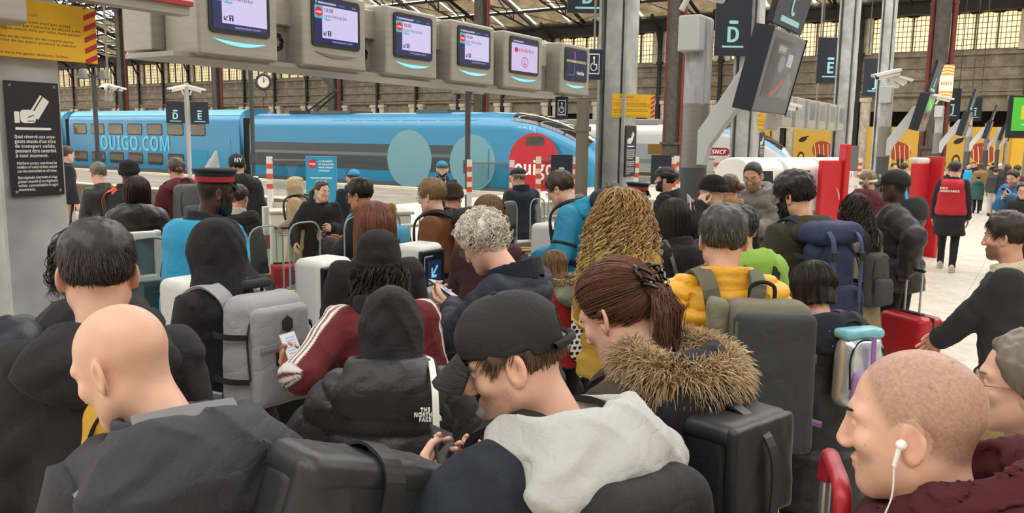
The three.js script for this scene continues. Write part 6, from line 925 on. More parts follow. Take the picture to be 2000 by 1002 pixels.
function suitcase(label, pos, turn, c) {
  const o = thing('suitcase', label, 'suitcase', pos, turn), w = c.w ?? 0.42, h = c.h ?? 0.6, d = c.dp ?? 0.25, m = M(c.color, c.rough ?? 0.45); obj('shell', rb(w, h, d, 0.05, 0, h / 2 + 0.06, 0, 4), m, o); obj('zip_band', rb(w + 0.006, h + 0.006, 0.025, 0.01, 0, h / 2 + 0.06, 0.0), M(c.band ?? 0x3a1014, 0.6), o);
  for (const a of [-1, 1]) for (const b of [-1, 1]) obj('wheel', cyl(0.028, 0.028, 0.03, 0, 0, 0, 14).rotateZ(Math.PI / 2).translate(a * (w / 2 - 0.05), 0.028, b * (d / 2 - 0.05)), M(0x1a1a1a, 0.6), o);
  if (c.pocket) obj('front_pocket', rb(w * 0.8, h * 0.55, 0.04, 0.018, 0, h * 0.38, d / 2 + 0.01), m, o); if (!c.pocket) for (let i = 0; i < (c.ribs ?? 0); i++) obj('shell_rib', rb(0.016, h * 0.84, 0.012, 0.005, -w * 0.36 + i * w * 0.72 / (c.ribs - 1), h / 2 + 0.06, d / 2), m, o);
  const H = c.handle ?? 0.38, zz = c.hz ?? -d / 2 + 0.03; for (const a of [-1, 1]) obj('handle_rod', cyl(0.009, 0.009, H, a * (c.rod ?? 0.07), h + 0.06 + H / 2, zz, 10), M(0xb9bbbd, 0.3, 0.7), o); obj('handle_grip', rb((c.rod ?? 0.07) * 2 + 0.05, 0.028, 0.03, 0.012, 0, h + 0.06 + H, zz), M(c.grip ?? 0x1b1b1d, 0.5), o); obj('top_recess', rb(0.22, 0.02, 0.06, 0.008, 0, h + 0.065, zz), M(0x1b1b1d, 0.5), o); return o;
}
// ---------- the crowd: u, v = crown in the photograph, d = distance; face: 0 back to us, 90 to the right, 180 to us ----------
const BLK = 0x18191d, NVY = 0x1d2433;
const chainTo = (pts, r, n) => { const c = new THREE.CatmullRomCurve3(pts), out = []; for (let i = 0; i < n; i++) { const p = c.getPointAt(i / n), t = c.getTangentAt(i / n), g = new THREE.TorusGeometry(r, r * 0.3, 5, 8).scale(1.5, 1, 1).rotateY(i % 2 * 1.57); g.applyQuaternion(new THREE.Quaternion().setFromUnitVectors(V(1, 0, 0), t)); out.push(g.translate(p.x, p.y, p.z)); } return merge(out); };
function worldTo(s, p) { return s.g.worldToLocal(p.clone()); }

// bald man, black coat, foreground
const bald = person({ label: 'bald man in black coat with a crumpled grey lined hood', u: 205, v: 600, d: 1.67, face: -16, hy: -34, hp: 26, skin: 'pink', buzz: 0.1, buzzColor: 0x8a6a58, hairUp: 0, noface: 0, brow: 0x6a4a38, top: { color: 0x2a2c33, bulk: 0.035, sleeve: 0.02, rough: 0.7, collar: { h: 0.075, r0: 0.1, r1: 0.092 }, hood: { big: 1.34, out: 0.035, up: -0.012, tilt: -0.3, fold: 0.016 } },
  extra: (P, PH, J) => { P('shoulder_patch', ribbon([J.T(0.13, 0.52, -0.12), J.T(0.17, 0.5, -0.115), J.T(0.2, 0.475, -0.1)], 0.035, 0.004, J.T(0, 0.3, 0), 10), M(0x77797d, 0.6)); P('hood_lining', ribbon([J.T(0.1, 0.585, -0.1), J.T(0.0, 0.592, -0.125), J.T(-0.1, 0.58, -0.1)], 0.05, 0.004, J.T(0, 0.45, 0), 16), cloth(0x77797c, 0.7)); } });
{ // his black leather satchel, worn across the back
  const o = carried('leather_satchel', 'black smooth leather satchel with a strap across its flap', 'bag', trunkFrame(bald).multiply(new THREE.Matrix4().makeRotationFromEuler(new THREE.Euler(0, 0, 0.34)).setPosition(-0.16, 0.19, -0.22)));
  const lea = M(0x2b2d30, 0.42); obj('body', softBox(0.36, 0.3, 0.13, 0.04, 0.003, 0.008, 0, 0.01), lea, o); obj('flap', softBox(0.365, 0.26, 0.05, 0.022, 0.004, 0.008, 0, 0.012).translate(0, 0.06, -0.11), lea, o); obj('top_roll', softBox(0.362, 0.07, 0.17, 0.034, 0.003, 0.008).translate(0, 0.26, 0.0), lea, o);
  obj('closing_strap', ribbon([V(0.0, 0.32, -0.02), V(0, 0.343, -0.09), V(0, 0.31, -0.18), V(0, 0.15, -0.19), V(0, 0.02, -0.16)], 0.045, 0.006, V(0, 0.15, -0.07), 30), M(0x232527, 0.4), o); obj('stud', ball(0.008, -0.12, 0.1, -0.178, 1, 1, 0.6, 10), M(0x8a8a88, 0.3, 0.8), o);
  obj('shoulder_strap', ribbon([V(0.15, 0.29, -0.02), V(0.2, 0.3, 0.02), V(0.23, 0.27, 0.08), V(0.24, 0.2, 0.14)], 0.035, 0.006, V(0, 0.3, 0.1), 24), lea, o); obj('strap_chain', chainTo([V(-0.18, 0.25, -0.02), V(-0.19, 0.16, -0.01), V(-0.185, 0.05, -0.02)], 0.007, 22), M(0xb9a983, 0.3, 0.8), o);
}
// dark haired man with yellow pack
const darkMan = person({ label: 'dark haired man in black hooded jacket wearing a yellow backpack', u: 186, v: 432, d: 2.2, face: 2, hp: 9, skin: 'pink', hair: { color: 0x2b2523, th: 0.008, rough: 0.003, top: 0.012, n: 7000, len: 0.032, sr: 0.0013, tip: 0x51473f, lift: 0.6, nape: 0.008 }, top: { color: 0x1b1c20, bulk: 0.04, sleeve: 0.026, collar: { h: 0.05, r0: 0.095 }, hood: { big: 1.12, out: 0.02, up: -0.02, fold: 0.014 } }, bottom: { color: 0x202228 } });
backpack(darkMan, { label: 'yellow backpack with khaki straps behind the bald head', color: 0xc79a2e, w: 0.2, h: 0.36, dp: 0.1, y: 0.06, x: -0.045, only: -1, strap: 0xc2952f, strapW: 0.042, pocketColor: 0xb88a2a });
person({ label: 'curly brown haired woman in black jacket in front of dark haired man', u: 172, v: 455, d: 2.95, face: -5, hp: 8, hair: { color: 0x2d201a, base: 0x1d1512, long: 0.1, wide: 1.1, n: 260, curl: 0.009, freq: 90, seg: 24, th: 0.02, vol: 0.03, sr: 0.0028 }, top: { color: 0x1c1c20, bulk: 0.035, collar: { h: 0.08, r0: 0.12, r1: 0.12, color: 0x6f6a55 }, hood: { big: 1.3, out: 0.03 } } });
person({ label: 'person in dark blue puffer jacket beside the curved barrier', u: -125, v: 440, d: 2.35, face: 5, hair: { color: 0x2a2019, th: 0.014 }, top: { color: 0x20242f, bulk: 0.055, quilt: 0.075, sleeve: 0.035, rough: 0.5, collar: { h: 0.07 } } });
// station staff in blue tabard
person({ label: 'station worker in bright blue tabard and red banded peaked cap', u: 418, v: 325, d: 5.0, face: 46, hy: 26, hp: 8, skin: 'dark', buzz: 0.8, buzzColor: 0x120d0b, beard: { color: 0x0d0a09, len: 0.006 }, hat: { type: 'peaked', color: 0x191d2a }, top: { color: 0x1c212e, bulk: 0.045, sleeve: 0.03, hem: -0.12, width: 1.2, collar: { h: 0.06 } }, vest: { color: 0x2a9fd0, bulk: 0.1, hem: -0.32 }, bottom: { color: 0x181b24 }, lh: [0.22, 1.0, 0.25], rh: [-0.24, 1.05, 0.22] });
const hoodie = person({ label: 'person in black hoodie with the hood up carrying a grey backpack', u: 418, v: 431, d: 3.6, face: -30, hy: 20, hp: 16, noface: 1, skin: 'light', hat: { type: 'hoodup', color: 0x16161a, big: 1.14 }, top: { color: 0x19191c, bulk: 0.03, sleeve: 0.022, hem: -0.14 }, bottom: { color: 0x17181b, loose: 0.03 } });
backpack(hoodie, { label: 'light grey travel backpack with a black hexagon patch', color: 0x96979a, w: 0.38, h: 0.5, dp: 0.2, y: 0.02, x: -0.04, r: 0.07, strap: 0x9a9b9d, strapW: 0.06, pocket: 0.86, zip: 0x3a3129, wrinkle: 0.009, comp: [0.3, 0.68], bulge: 0.02, extra: (o, tr, w, h, d) => { const hx = new THREE.Shape(); for (let i = 0; i < 6; i++) { const a = i / 6 * 6.283 + 0.52, X = Math.cos(a) * 0.026, Y = Math.sin(a) * 0.036; i ? hx.lineTo(X, Y) : hx.moveTo(X, Y); } obj('hexagon_patch', tr(plate(hx, 0.006, 0.002).translate(0.0, h * 0.76, -d - 0.072)), M(0x2a2c2e, 0.6), o); obj('top_handle_wrap', tr(rb(0.14, 0.04, 0.05, 0.018, 0.0, h + 0.035, -0.05)), cloth(0x2a2c2f, 0.8), o); obj('pocket_fold', tr(ribbon([V(-w * 0.36, h * 0.58, -d - 0.068), V(0, h * 0.6, -d - 0.078), V(w * 0.36, h * 0.58, -d - 0.066)], 0.02, 0.005, V(0, h * 0.58, 0), 16)), cloth(0x8b8c8f, 0.8), o); obj('zip_pull', tr(rb(0.012, 0.06, 0.008, 0.003, w * 0.16, h * 0.48, -d - 0.075)), M(0x1a1a1a, 0.6), o); } });
// black puffer woman, hood up
const puffer = person({ label: 'person in black quilted puffer jacket with black hood up', u: 765, v: 556, d: 2.62, face: 3, hp: 14, noface: 1, sw: 1.04, hat: { type: 'hoodup', color: 0x1f1f22, big: 0.98 }, top: { color: 0x1c1c1f, bulk: 0.06, quilt: 0.118, puff: 0.021, sleeve: 0.036, hem: -0.48, flare: 0.2, rough: 0.48, seam: 1, wrinkle: 0.012, hood: { big: 1.16, out: 0.0, up: 0.03, tilt: -0.12, fold: 0.007 } }, lh: [0.24, 1.0, 0.22], rh: [-0.24, 1.0, 0.22], lp: [1, -0.2, -0.5], rp: [-1, -0.2, -0.5],
  extra: (P, PH, J) => { const b = new THREE.Matrix4().makeBasis(J.S.clone().negate(), J.U, J.W.clone().negate()).setPosition(J.T(-0.118, 0.44, -0.198)); ['THE', 'NORTH', 'FACE'].forEach((w, i) => P('logo_lettering', letters(w, 0.0125, 0.012).translate(w === 'NORTH' ? -0.004 : 0.003, 0.016 - i * 0.016, 0).applyMatrix4(b), M(0xe6e6e4, 0.6))); const a = new THREE.Shape(); a.moveTo(0, 0); a.lineTo(0.026, 0); a.absarc(0, 0, 0.026, 0, Math.PI / 2); P('logo_arc', plate(a, 0.01).translate(0.03, -0.02, 0.0).applyMatrix4(b), M(0xe6e6e4, 0.6)); } });
{ const o = carried('shoulder_bag', 'shoulder bag with white strap and chain over the black puffer', 'bag', trunkFrame(puffer)); obj('white_strap', ribbon([V(-0.12, 0.57, 0.04), V(-0.135, 0.585, -0.06), V(-0.15, 0.52, -0.19), V(-0.155, 0.4, -0.232), V(-0.158, 0.28, -0.238), V(-0.16, 0.18, -0.238)], 0.022, 0.006, V(0, 0.3, 0), 40), M(0xe4e1d8, 0.5), o); obj('strap_chain', chainTo([V(-0.16, 0.175, -0.23), V(-0.162, 0.05, -0.24), V(-0.165, -0.12, -0.25), V(-0.17, -0.26, -0.26)], 0.008, 50), M(0xa88f5a, 0.3, 0.8), o); obj('pouch', softBox(0.26, 0.18, 0.08, 0.03, 0.003, 0.012).translate(-0.2, -0.45, -0.2), M(0x1b1b1d, 0.4), o); obj('ring', new THREE.TorusGeometry(0.012, 0.003, 6, 14).translate(-0.16, 0.178, -0.228), M(0xb09a66, 0.3, 0.8), o); }
// maroon tracksuit, black beanie
const beanieW = person({ label: 'woman in black beanie and maroon jacket with white sleeve stripes', u: 738, v: 452, d: 3.3, cell: 0.007, face: -8, hp: 12, noface: 1, skin: 'tan', hat: { type: 'beanie', color: 0x19181a, cut: -0.02 }, hair: { color: 0x2a1d18, base: 0x1a1310, long: 0.2, wide: 1.15, n: 320, curl: 0.012, freq: 42, wave: 0.008, seg: 24, sr: 0.0026, th: 0.012 }, top: { color: 0x6e1f26, bulk: 0.03, sleeve: 0.026, collar: { h: 0.06, color: 0x1a1a1c, r0: 0.11, r1: 0.105 }, paint: (x, y, z, J) => { const m = rgb(0x641c23), w = [0.72, 0.7, 0.66]; for (const q of ['l', 'r']) { const a = J['s' + q], e = J['e' + q], wr_ = J['w' + q]; for (const [A, B] of [[a, e], [e, wr_]]) { const ux = B.x - A.x, uy = B.y - A.y, uz = B.z - A.z, L2 = ux * ux + uy * uy + uz * uz, t = ((x - A.x) * ux + (y - A.y) * uy + (z - A.z) * uz) / L2; if (t < -0.3 || t > 1.05) continue; const dx = x - A.x - t * ux, dy = y - A.y - t * uy, dz = z - A.z - t * uz, r = Math.hypot(dx, dy, dz); if (r > 0.11) continue; const sgn = q === 'l' ? 1 : -1, out = dx * sgn * 0.8 + dy * 0.55, ang = Math.atan2(dz, out); for (const o of [-0.64, -0.3, 0.04]) { const k = smooth(0.13, 0.07, Math.abs(ang - o)); if (k > 0) return mixc(m, w, k); } } } return m; } }, bottom: { color: 0x25262b }, lh: [0.36, 1.15, 0.08], lp: [1, -1, -0.6], lhand: 'phone', lpalm: [-0.3, 0.8, -0.6], ldir: [0.15, 0.8, 0.5] , extra: (P, PH, J) => { P('bracelet', new THREE.TorusGeometry(0.034, 0.005, 6, 18).applyQuaternion(new THREE.Quaternion().setFromUnitVectors(V(0, 0, 1), V().subVectors(J.wl, J.el).normalize())).translate(J.wl.x, J.wl.y, J.wl.z), M(0xc6a24e, 0.3, 0.9)); } });
phone('mobile phone with pale screen held by the woman in maroon jacket', handFrame(beanieW, 'l'), [0.0, -0.1, 0.05], 'gold', [-0.1, 0, 0.2]);
// long auburn hair, black coat
person({ label: 'woman with long straight auburn hair in a black coat', u: 732, v: 399, d: 4.15, face: -4, hp: 6, noface: 1, hair: { color: 0x6b3d2a, base: 0x46281c, tip: 0x8d5a38, long: 0.34, wide: 1.05, n: 900, th: 0.02, seg: 13, sr: 0.0022, wave: 0.002 }, top: { color: 0x17171a, bulk: 0.04, sleeve: 0.03, hem: -0.35, flare: 0.15, collar: { h: 0.05 } } });
const blueBagMan = person({ label: 'dark haired man in glasses with a fur trimmed hood', u: 700, v: 350, d: 6.66, face: -62, hp: 14, skin: 'tan', hair: { color: 0x15120f, th: 0.013, top: 0.014, n: 900, len: 0.035, sr: 0.0022 }, glasses: {}, top: { color: 0x17181b, bulk: 0.04, sleeve: 0.03, collar: { h: 0.05 }, hood: { big: 1.1 } }, lh: [0.12, 1.2, 0.36], lhand: 'phone', lpalm: [-0.5, 1, -0.2], rh: [-0.14, 1.18, 0.34] ,
  extra: (P, PH, J) => { const f = [], c = rgb(0x8a6238), c2 = rgb(0xc49a60); for (let i = 0; i < 1400; i++) { const a = rr(-2.4, 2.4), t = rr(0, 6.28), p = J.T(Math.sin(a) * 0.15, 0.55 + Math.cos(t) * 0.03, -0.03 - Math.cos(a) * 0.13 + Math.sin(t) * 0.02), dr = V(Math.sin(a) + rr(-0.5, 0.5), rr(-0.5, 0.9), -Math.cos(a) + rr(-0.5, 0.5)).normalize(); f.push({ pts: [p, p.clone().addScaledVector(dr, 0.025), p.clone().addScaledVector(dr, 0.05).add(V(0, -0.012, 0))], r: 0.0032, col: mixc(c, c2, rnd()) }); } P('fur_trim', strands(f), furMat); } });
backpack(blueBagMan, { label: 'light blue square backpack with top handles', color: 0x4f9fbf, w: 0.3, h: 0.42, dp: 0.15, y: 0.0, r: 0.04, strap: 0x4f9fbf, pocketColor: 0x4894b3 });
phone('dark mobile phone held up by the man in the fur trimmed hood', handFrame(blueBagMan, 'l'), [0, -0.1, 0.05], 'dark');
// white haired man
const oldMan = person({ label: 'white curly haired man in navy quilted jacket looking at a phone', u: 925, v: 417, d: 3.7, face: -56, hp: 34, lean: 8, skin: 'pink', glasses: { color: 0x6a6a68 }, iris: 0x55626e, brow: 0xb9b3a6, stubble: 0.3, stubbleColor: 0xcac3b6, hair: { type: 'curlycap', color: 0xe4ddd0, n: 900, len: 0.032, nape: 0.0, sr: 0.0024, line: 0.09 }, top: { color: 0x1b2130, bulk: 0.03, quilt: 0.065, puff: 0.011, sleeve: 0.02, rough: 0.7, hem: -0.18, wrinkle: 0.01, collar: { h: 0.055, r0: 0.105, r1: 0.11, color: 0x1a1f2b } }, lh: [0.05, 1.26, 0.36], lp: [0.8, -0.6, -0.1], lhand: 'phone', lpalm: [-0.3, 1, -0.4], ldir: [-0.2, 0.25, 1], rh: [-0.05, 1.2, 0.34] });
phone('mobile phone with a lilac ticket screen held by white haired man', handFrame(oldMan, 'l'), [0, -0.1, 0.05], 'ticket', [-0.15, 0, 0.25]);
// capped man, grey hood, foreground
const capMan = person({ label: 'man in black baseball cap and navy jacket over a grey hoodie', u: 978, v: 560, d: 1.68, face: -36, hy: -50, hp: 22, skin: 'pink', stubble: 0.55, stubbleColor: 0x5a4232, jaw: 0.002, iris: 0x3f4a50, hat: { type: 'cap', color: 0x1d1d1f, open: 1, drop: 0.03, vis: 0.08 }, hair: { color: 0x4f3a2a, tip: 0x75583f, th: 0.009, n: 3600, len: 0.036, sr: 0.0013, lift: 0.5, nape: 0.016 }, top: { color: 0x1c2130, bulk: 0.04, sleeve: 0.03, rough: 0.8, collar: { h: 0.03, color: 0xb5b5b3 }, hood: { big: 1.2, out: 0.03, up: 0.015, tilt: -0.22, color: 0xb5b5b3, fold: 0.014 } }, lh: [0.1, 1.22, 0.36], lp: [1, -0.5, -0.2], lhand: 'phone', lpalm: [-0.5, 0.8, -0.5], ldir: [-0.5, 0.2, 0.8], rh: [-0.08, 1.2, 0.34], rhand: 'phone', rpalm: [0.5, 0.8, -0.4], rdir: [0.3, 0.2, 0.9] });
phone('black mobile phone in the hands of the man in the black cap', handFrame(capMan, 'l'), [0, -0.1, 0.05], 'dark', [-0.1, 0, 0.3]);
backpack(capMan, { label: 'black backpack on the man in the grey hood', color: 0x1b1c1f, w: 0.31, h: 0.46, dp: 0.15, y: 0.04, strapW: 0.06, comp: [0.5] });
// fur hooded woman
const furW = person({ label: 'auburn haired woman in olive parka with fur trimmed hood', u: 1182, v: 511, d: 2.12, face: -46, hy: -10, hp: 30, skin: 'pink', hair: { type: 'pulled', color: 0x5c3523, base: 0x45281b, tip: 0x7d5034, th: 0.013, rough: 0.003, n: 2600, line: 0.086 }, top: { color: 0x3d3526, bulk: 0.045, sleeve: 0.03, hem: -0.34, flare: 0.14, collar: { h: 0.05 }, hood: { big: 1.0, out: 0.01, up: 0.03, color: 0x17171a } }, lh: [0.16, 1.12, 0.3], rh: [-0.14, 1.12, 0.3],
  extra: (P, PH, J) => {
    const ring = (a, t, k = 1) => J.T(Math.sin(a) * (0.118 + Math.cos(t) * 0.03 * k), 0.55 + Math.sin(t) * 0.038 * k - 0.018 * Math.cos(a), -0.045 - Math.cos(a) * (0.105 + Math.cos(t) * 0.03 * k)), f = [], cols = [0x80623f, 0xb08d60, 0xd8bd94, 0xeedfc2].map(rgb);
    P('fur_base', tube([...Array(15).keys()].map((i) => ring(lerp(-2.3, 2.3, i / 14), 0, 0)), 0.04, 50, 12), cloth(0x6b5238, 1));
    for (let i = 0; i < 9000; i++) { const a = rr(-2.45, 2.45), t = rr(0, 6.283), p = ring(a, t), o = ring(a, t, 0), dr = p.clone().sub(o).normalize().add(V(rr(-0.5, 0.5), rr(-0.75, 0.25), rr(-0.5, 0.5))).normalize(), l = rr(0.022, 0.055); f.push({ pts: [p.clone().addScaledVector(dr, -0.006), p.clone().addScaledVector(dr, l * 0.4), p.clone().addScaledVector(dr, l * 0.75).add(V(0, -0.006, 0)), p.clone().addScaledVector(dr, l).add(V(0, -0.016, 0))], r: rr(0.0008, 0.0016), col: cols[Math.floor(rnd() * 2)], tip: cols[1 + Math.floor(rnd() * 3)] }); }
    P('fur_trim', strands(f), furMat);
    const tl = []; for (let i = 0; i < 500; i++) { const a = V(rr(-0.02, 0.02), 0.05 + rr(-0.015, 0.015), -0.115), e = V(rr(-0.05, 0.05), -0.11 + rr(-0.03, 0.02), -0.1 + rr(-0.02, 0.03)), k = rr(0.6, 1.3), c = rgb(0x5c3523); tl.push({ pts: [a, V(a.x * 2, 0.01, -0.14 + rr(-0.01, 0.01)), V((a.x + e.x), -0.05, -0.135 + rr(-0.015, 0.015)), e], r: 0.0016, col: c.map((q) => q * k) }); } PH('hair_tail', strands(tl), hairMat);
    const cl = []; for (const m of [-1, 1]) { cl.push(tube([V(m * 0.008, 0.075, -0.112), V(m * 0.03, 0.085, -0.12), V(m * 0.045, 0.06, -0.13), V(m * 0.03, 0.03, -0.138), V(m * 0.012, 0.04, -0.135)], 0.0055, 24, 6)); for (let i = 0; i < 3; i++) cl.push(tube([V(m * (0.012 + i * 0.012), 0.078 - i * 0.018, -0.118), V(m * (0.04 + i * 0.004), 0.07 - i * 0.02, -0.142), V(m * 0.022, 0.05 - i * 0.018, -0.15)], 0.004, 14, 5)); } PH('claw_clip', merge(cl), M(0x1d100c, 0.18)); } });
{ // her black coated satchel backpack
  const o = backpack(furW, { label: 'black matte satchel backpack with buckled flap on olive parka', color: 0x1d1e20, rough: 0.5, w: 0.22, h: 0.5, dp: 0.12, y: -0.04, r: 0.03, wrinkle: 0.003, taper: 0.03, pocket: 0, bulk: 0.03, x: 0.02, extra: (o2, tr, w, h, d) => { const le = M(0x26282b, 0.45); obj('flap', tr(softBox(w * 1.02, 0.22, 0.03, 0.013, 0.004, 0.008).translate(0, h - 0.2, -d + 0.0)), le, o2); obj('flap_top', tr(softBox(w * 1.03, 0.05, d + 0.03, 0.022, 0.003, 0.008).translate(0, h - 0.025, 0.01)), le, o2); obj('flap_strap', tr(ribbon([V(0, h + 0.02, -0.02), V(0, h + 0.03, -d * 0.6), V(0, h - 0.03, -d - 0.04), V(0, h - 0.2, -d - 0.045), V(0, h - 0.3, -d - 0.02), V(0, h - 0.42, -d - 0.015)], 0.028, 0.005, V(0, h * 0.5, -d * 0.5), 30)), le, o2); obj('buckle', tr(rb(0.045, 0.055, 0.016, 0.006, 0, h - 0.27, -d - 0.035)), M(0x121214, 0.4), o2); obj('carabiner', tr(new THREE.TorusGeometry(0.013, 0.003, 6, 14).scale(1, 1.6, 1).translate(0, h - 0.22, -d - 0.045)), M(0x999896, 0.3, 0.9), o2); } });
}
// curly blonde
person({ label: 'woman with a great mass of curly blonde hair in yellow', u: 1216, v: 371, d: 4.6, face: 6, hp: 8, noface: 1, hairUp: 0.055, hair: { color: 0x9a7440, base: 0x70522e, tip: 0xf0d69c, bias: 1.35, long: 0.46, wide: 1.5, deep: 1.1, back: 0.02, n: 980, curl: 0.013, freq: 120, seg: 56, th: 0.022, vol: 0.055, sr: 0.0036, sides: 3, wave: 0.014, rough: 0.015, front: 0.8 }, top: { color: 0xc29b3c, bulk: 0.025, sleeve: 0.012, hem: -0.2, collar: { h: 0.03 } }, lh: [0.08, 1.1, 0.3], rh: [-0.08, 1.1, 0.3], extra: (P, PH, J, s) => { curlyS = s; } });
var curlyS;
backpack(curlyS, { label: 'small translucent yellow backpack under the curly blonde hair', color: 0xc9ab52, w: 0.3, h: 0.36, dp: 0.14, y: 0.0, x: -0.06, strap: 0xbf9c3c, pocketColor: 0xd0b562 });
// child
const kid = person({ child: 1, label: 'child in red jacket with a fur edged grey hood', u: 1078, v: 491, d: 5.2, face: -50, hp: 18, skin: 'pale', hair: { color: 0x7a5a40, tip: 0x9c7a58, long: 0.1, n: 420, th: 0.014, sr: 0.003 }, top: { color: 0xa31d22, bulk: 0.04, sleeve: 0.03, collar: { h: 0.04 }, hood: { big: 1.25, color: 0x8a8f80 } }, extra: (P, PH, J) => { const f = [], c = rgb(0x9a7f58), c2 = rgb(0xd8c9a6); for (let i = 0; i < 1200; i++) { const a = rr(-2.4, 2.4), t = rr(0, 6.28), p = J.T(Math.sin(a) * 0.15, 0.57 + Math.cos(t) * 0.03, -0.04 - Math.cos(a) * 0.13 + Math.sin(t) * 0.02), dr = V(Math.sin(a) + rr(-0.5, 0.5), rr(-0.5, 0.9), -Math.cos(a) + rr(-0.5, 0.5)).normalize(); f.push({ pts: [p, p.clone().addScaledVector(dr, 0.03), p.clone().addScaledVector(dr, 0.055).add(V(0, -0.012, 0))], r: 0.0035, col: mixc(c, c2, rnd()) }); } P('fur_trim', strands(f), furMat); } });
{ const tx = canvas(128, 128, (x) => { x.fillStyle = '#f0efea'; x.fillRect(0, 0, 128, 128); x.fillStyle = '#15151a'; for (let i = 0; i < 6; i++) for (let j = 0; j < 6; j++) { x.beginPath(); x.arc(12 + i * 22 + (j % 2) * 10, 10 + j * 22, 7, 0, 7); x.fill(); x.fillRect(4 + i * 22 + (j % 2) * 10, 4 + j * 22, 5, 5); } }); tx.wrapS = tx.wrapT = THREE.RepeatWrapping; const o = backpack(kid, { label: 'black and white patterned school backpack on the child', color: 0xd8d6d0, w: 0.3, h: 0.42, dp: 0.17, y: -0.04, strap: 0xc9c2dc, extra: (o2, tr, w, h, d) => { obj('lilac_pocket', tr(softBox(w * 0.7, 0.16, 0.06, 0.03, 0.003, 0.014).translate(0, 0.02, -d - 0.03)), cloth(0xb3aecb, 0.7), o2); } }); o.children[0].material = new THREE.MeshStandardMaterial({ map: tx, roughness: 0.8 }); o.children[1].material = o.children[0].material; }
// yellow puffer
const yel = person({ label: 'grey haired man in bright yellow puffer jacket', u: 1415, v: 402, d: 3.3, cell: 0.0085, face: -12, hp: 7, skin: 'pink', stubble: 0.4, hair: { color: 0x4a4640, tip: 0x77736a, base: 0x36322d, th: 0.012, top: 0.01, n: 3000, len: 0.034, sr: 0.0018, lift: 0.35, nape: 0.006 }, top: { color: 0xe0a524, bulk: 0.045, quilt: 0.062, puff: 0.026, sleeve: 0.036, rough: 0.5, wrinkle: 0.005, collar: { h: 0.075, r0: 0.1, r1: 0.095, quilt: 1 } }, bottom: { color: 0x1e2026, loose: 0.03, wide: 0.03 } });
backpack(yel, { label: 'large charcoal and olive travel backpack on the yellow puffer jacket', color: 0x6b6857, w: 0.31, h: 0.53, dp: 0.18, y: -0.04, x: -0.1, r: 0.05, wrinkle: 0.005, taper: 0.04, strap: 0x5d5b4c, strapW: 0.06, pocket: 0, comp: [0.62], extra: (o, tr, w, h, d) => { obj('charcoal_front', tr(softBox(w * 0.92, h * 0.93, 0.07, 0.03, 0.003, 0.01, 0.03, 0.012).translate(0.0, h * 0.02, -d + 0.01)), cloth(0x33363a, 0.75), o); obj('side_pouch', tr(softBox(0.07, 0.22, 0.13, 0.03, 0.006, 0.012).translate(w / 2 + 0.02, h * 0.6, -0.03)), cloth(0x75725f, 0.75), o); obj('front_strap', tr(rb(0.02, h * 0.55, 0.006, 0.002, w * 0.42, h * 0.62, -d - 0.045)), cloth(0x6f6c5a, 0.7), o); obj('front_text', tr(letters('- - -', 0.012, 0.001).rotateY(Math.PI).translate(0.0, h * 0.68, -d - 0.076)), M(0x26282b, 0.7), o); } });
// blue jacket, big pack
const bluej = person({ label: 'brown haired man in bright blue jacket bending over the gate', u: 1086, v: 336, d: 6.6, face: -66, hp: 26, lean: 8, skin: 'pink', glasses: {}, hair: { color: 0x3d2d20, th: 0.014, top: 0.008, n: 900, len: 0.04, sr: 0.0022 }, top: { color: 0x1f86ad, bulk: 0.05, sleeve: 0.04, rough: 0.6, collar: { h: 0.07, color: 0x20242e }, hood: { big: 1.15, color: 0x2790b4 } }, lh: [0.15, 1.05, 0.3], extra: (P, PH, J) => { const m = J.sl.clone().lerp(J.el, 0.75); P('sleeve_band', new THREE.TorusGeometry(0.088, 0.014, 8, 20).applyQuaternion(new THREE.Quaternion().setFromUnitVectors(V(0, 0, 1), V().subVectors(J.el, J.sl).normalize())).translate(m.x, m.y, m.z), cloth(0x1b2130, 0.8)); } });
backpack(bluej, { label: 'large black and purple hiking backpack on the blue jacket', color: 0x25252c, w: 0.33, h: 0.56, dp: 0.24, y: 0.0, lid: 1, lidColor: 0x2e2c38, sides: 0x1f2026, comp: [0.35, 0.7], extra: (o, tr, w, h, d) => obj('red_tag', tr(ball(0.022, 0.08, h * 0.62, -d - 0.06, 1.4, 1, 0.4, 10)), M(0xd8442e, 0.5), o) });
const longW = person({ label: 'woman with long straight dark hair in a black coat', u: 1316, v: 390, d: 5.5, face: -34, hp: 10, skin: 'light', hair: { color: 0x241915, base: 0x17100e, long: 0.36, wide: 1.0, n: 700, th: 0.016, sr: 0.0024, wave: 0.003 }, top: { color: 0x131316, bulk: 0.035, sleeve: 0.024, hem: -0.3, collar: { h: 0.04 } }, lh: [0.14, 1.08, 0.26], lhand: 'hold' });
{ const o = carried('handbag', 'dark grey leather handbag hanging from the woman with long dark hair', 'bag', trunkFrame(longW)); const le = M(0x4a4a4c, 0.45); obj('body', softBox(0.3, 0.24, 0.13, 0.05, 0.006, 0.014).translate(0.02, -0.02, -0.14), le, o); obj('strap', ribbon([V(0.1, 0.2, -0.18), V(0.13, 0.4, -0.13), V(0.12, 0.53, -0.01), V(0.13, 0.35, 0.14)], 0.025, 0.006, V(0, 0.3, 0), 24), le, o); obj('fob', ball(0.02, 0.1, 0.08, -0.28, 1, 1, 0.5, 10), M(0x3a3a3c, 0.5), o); }
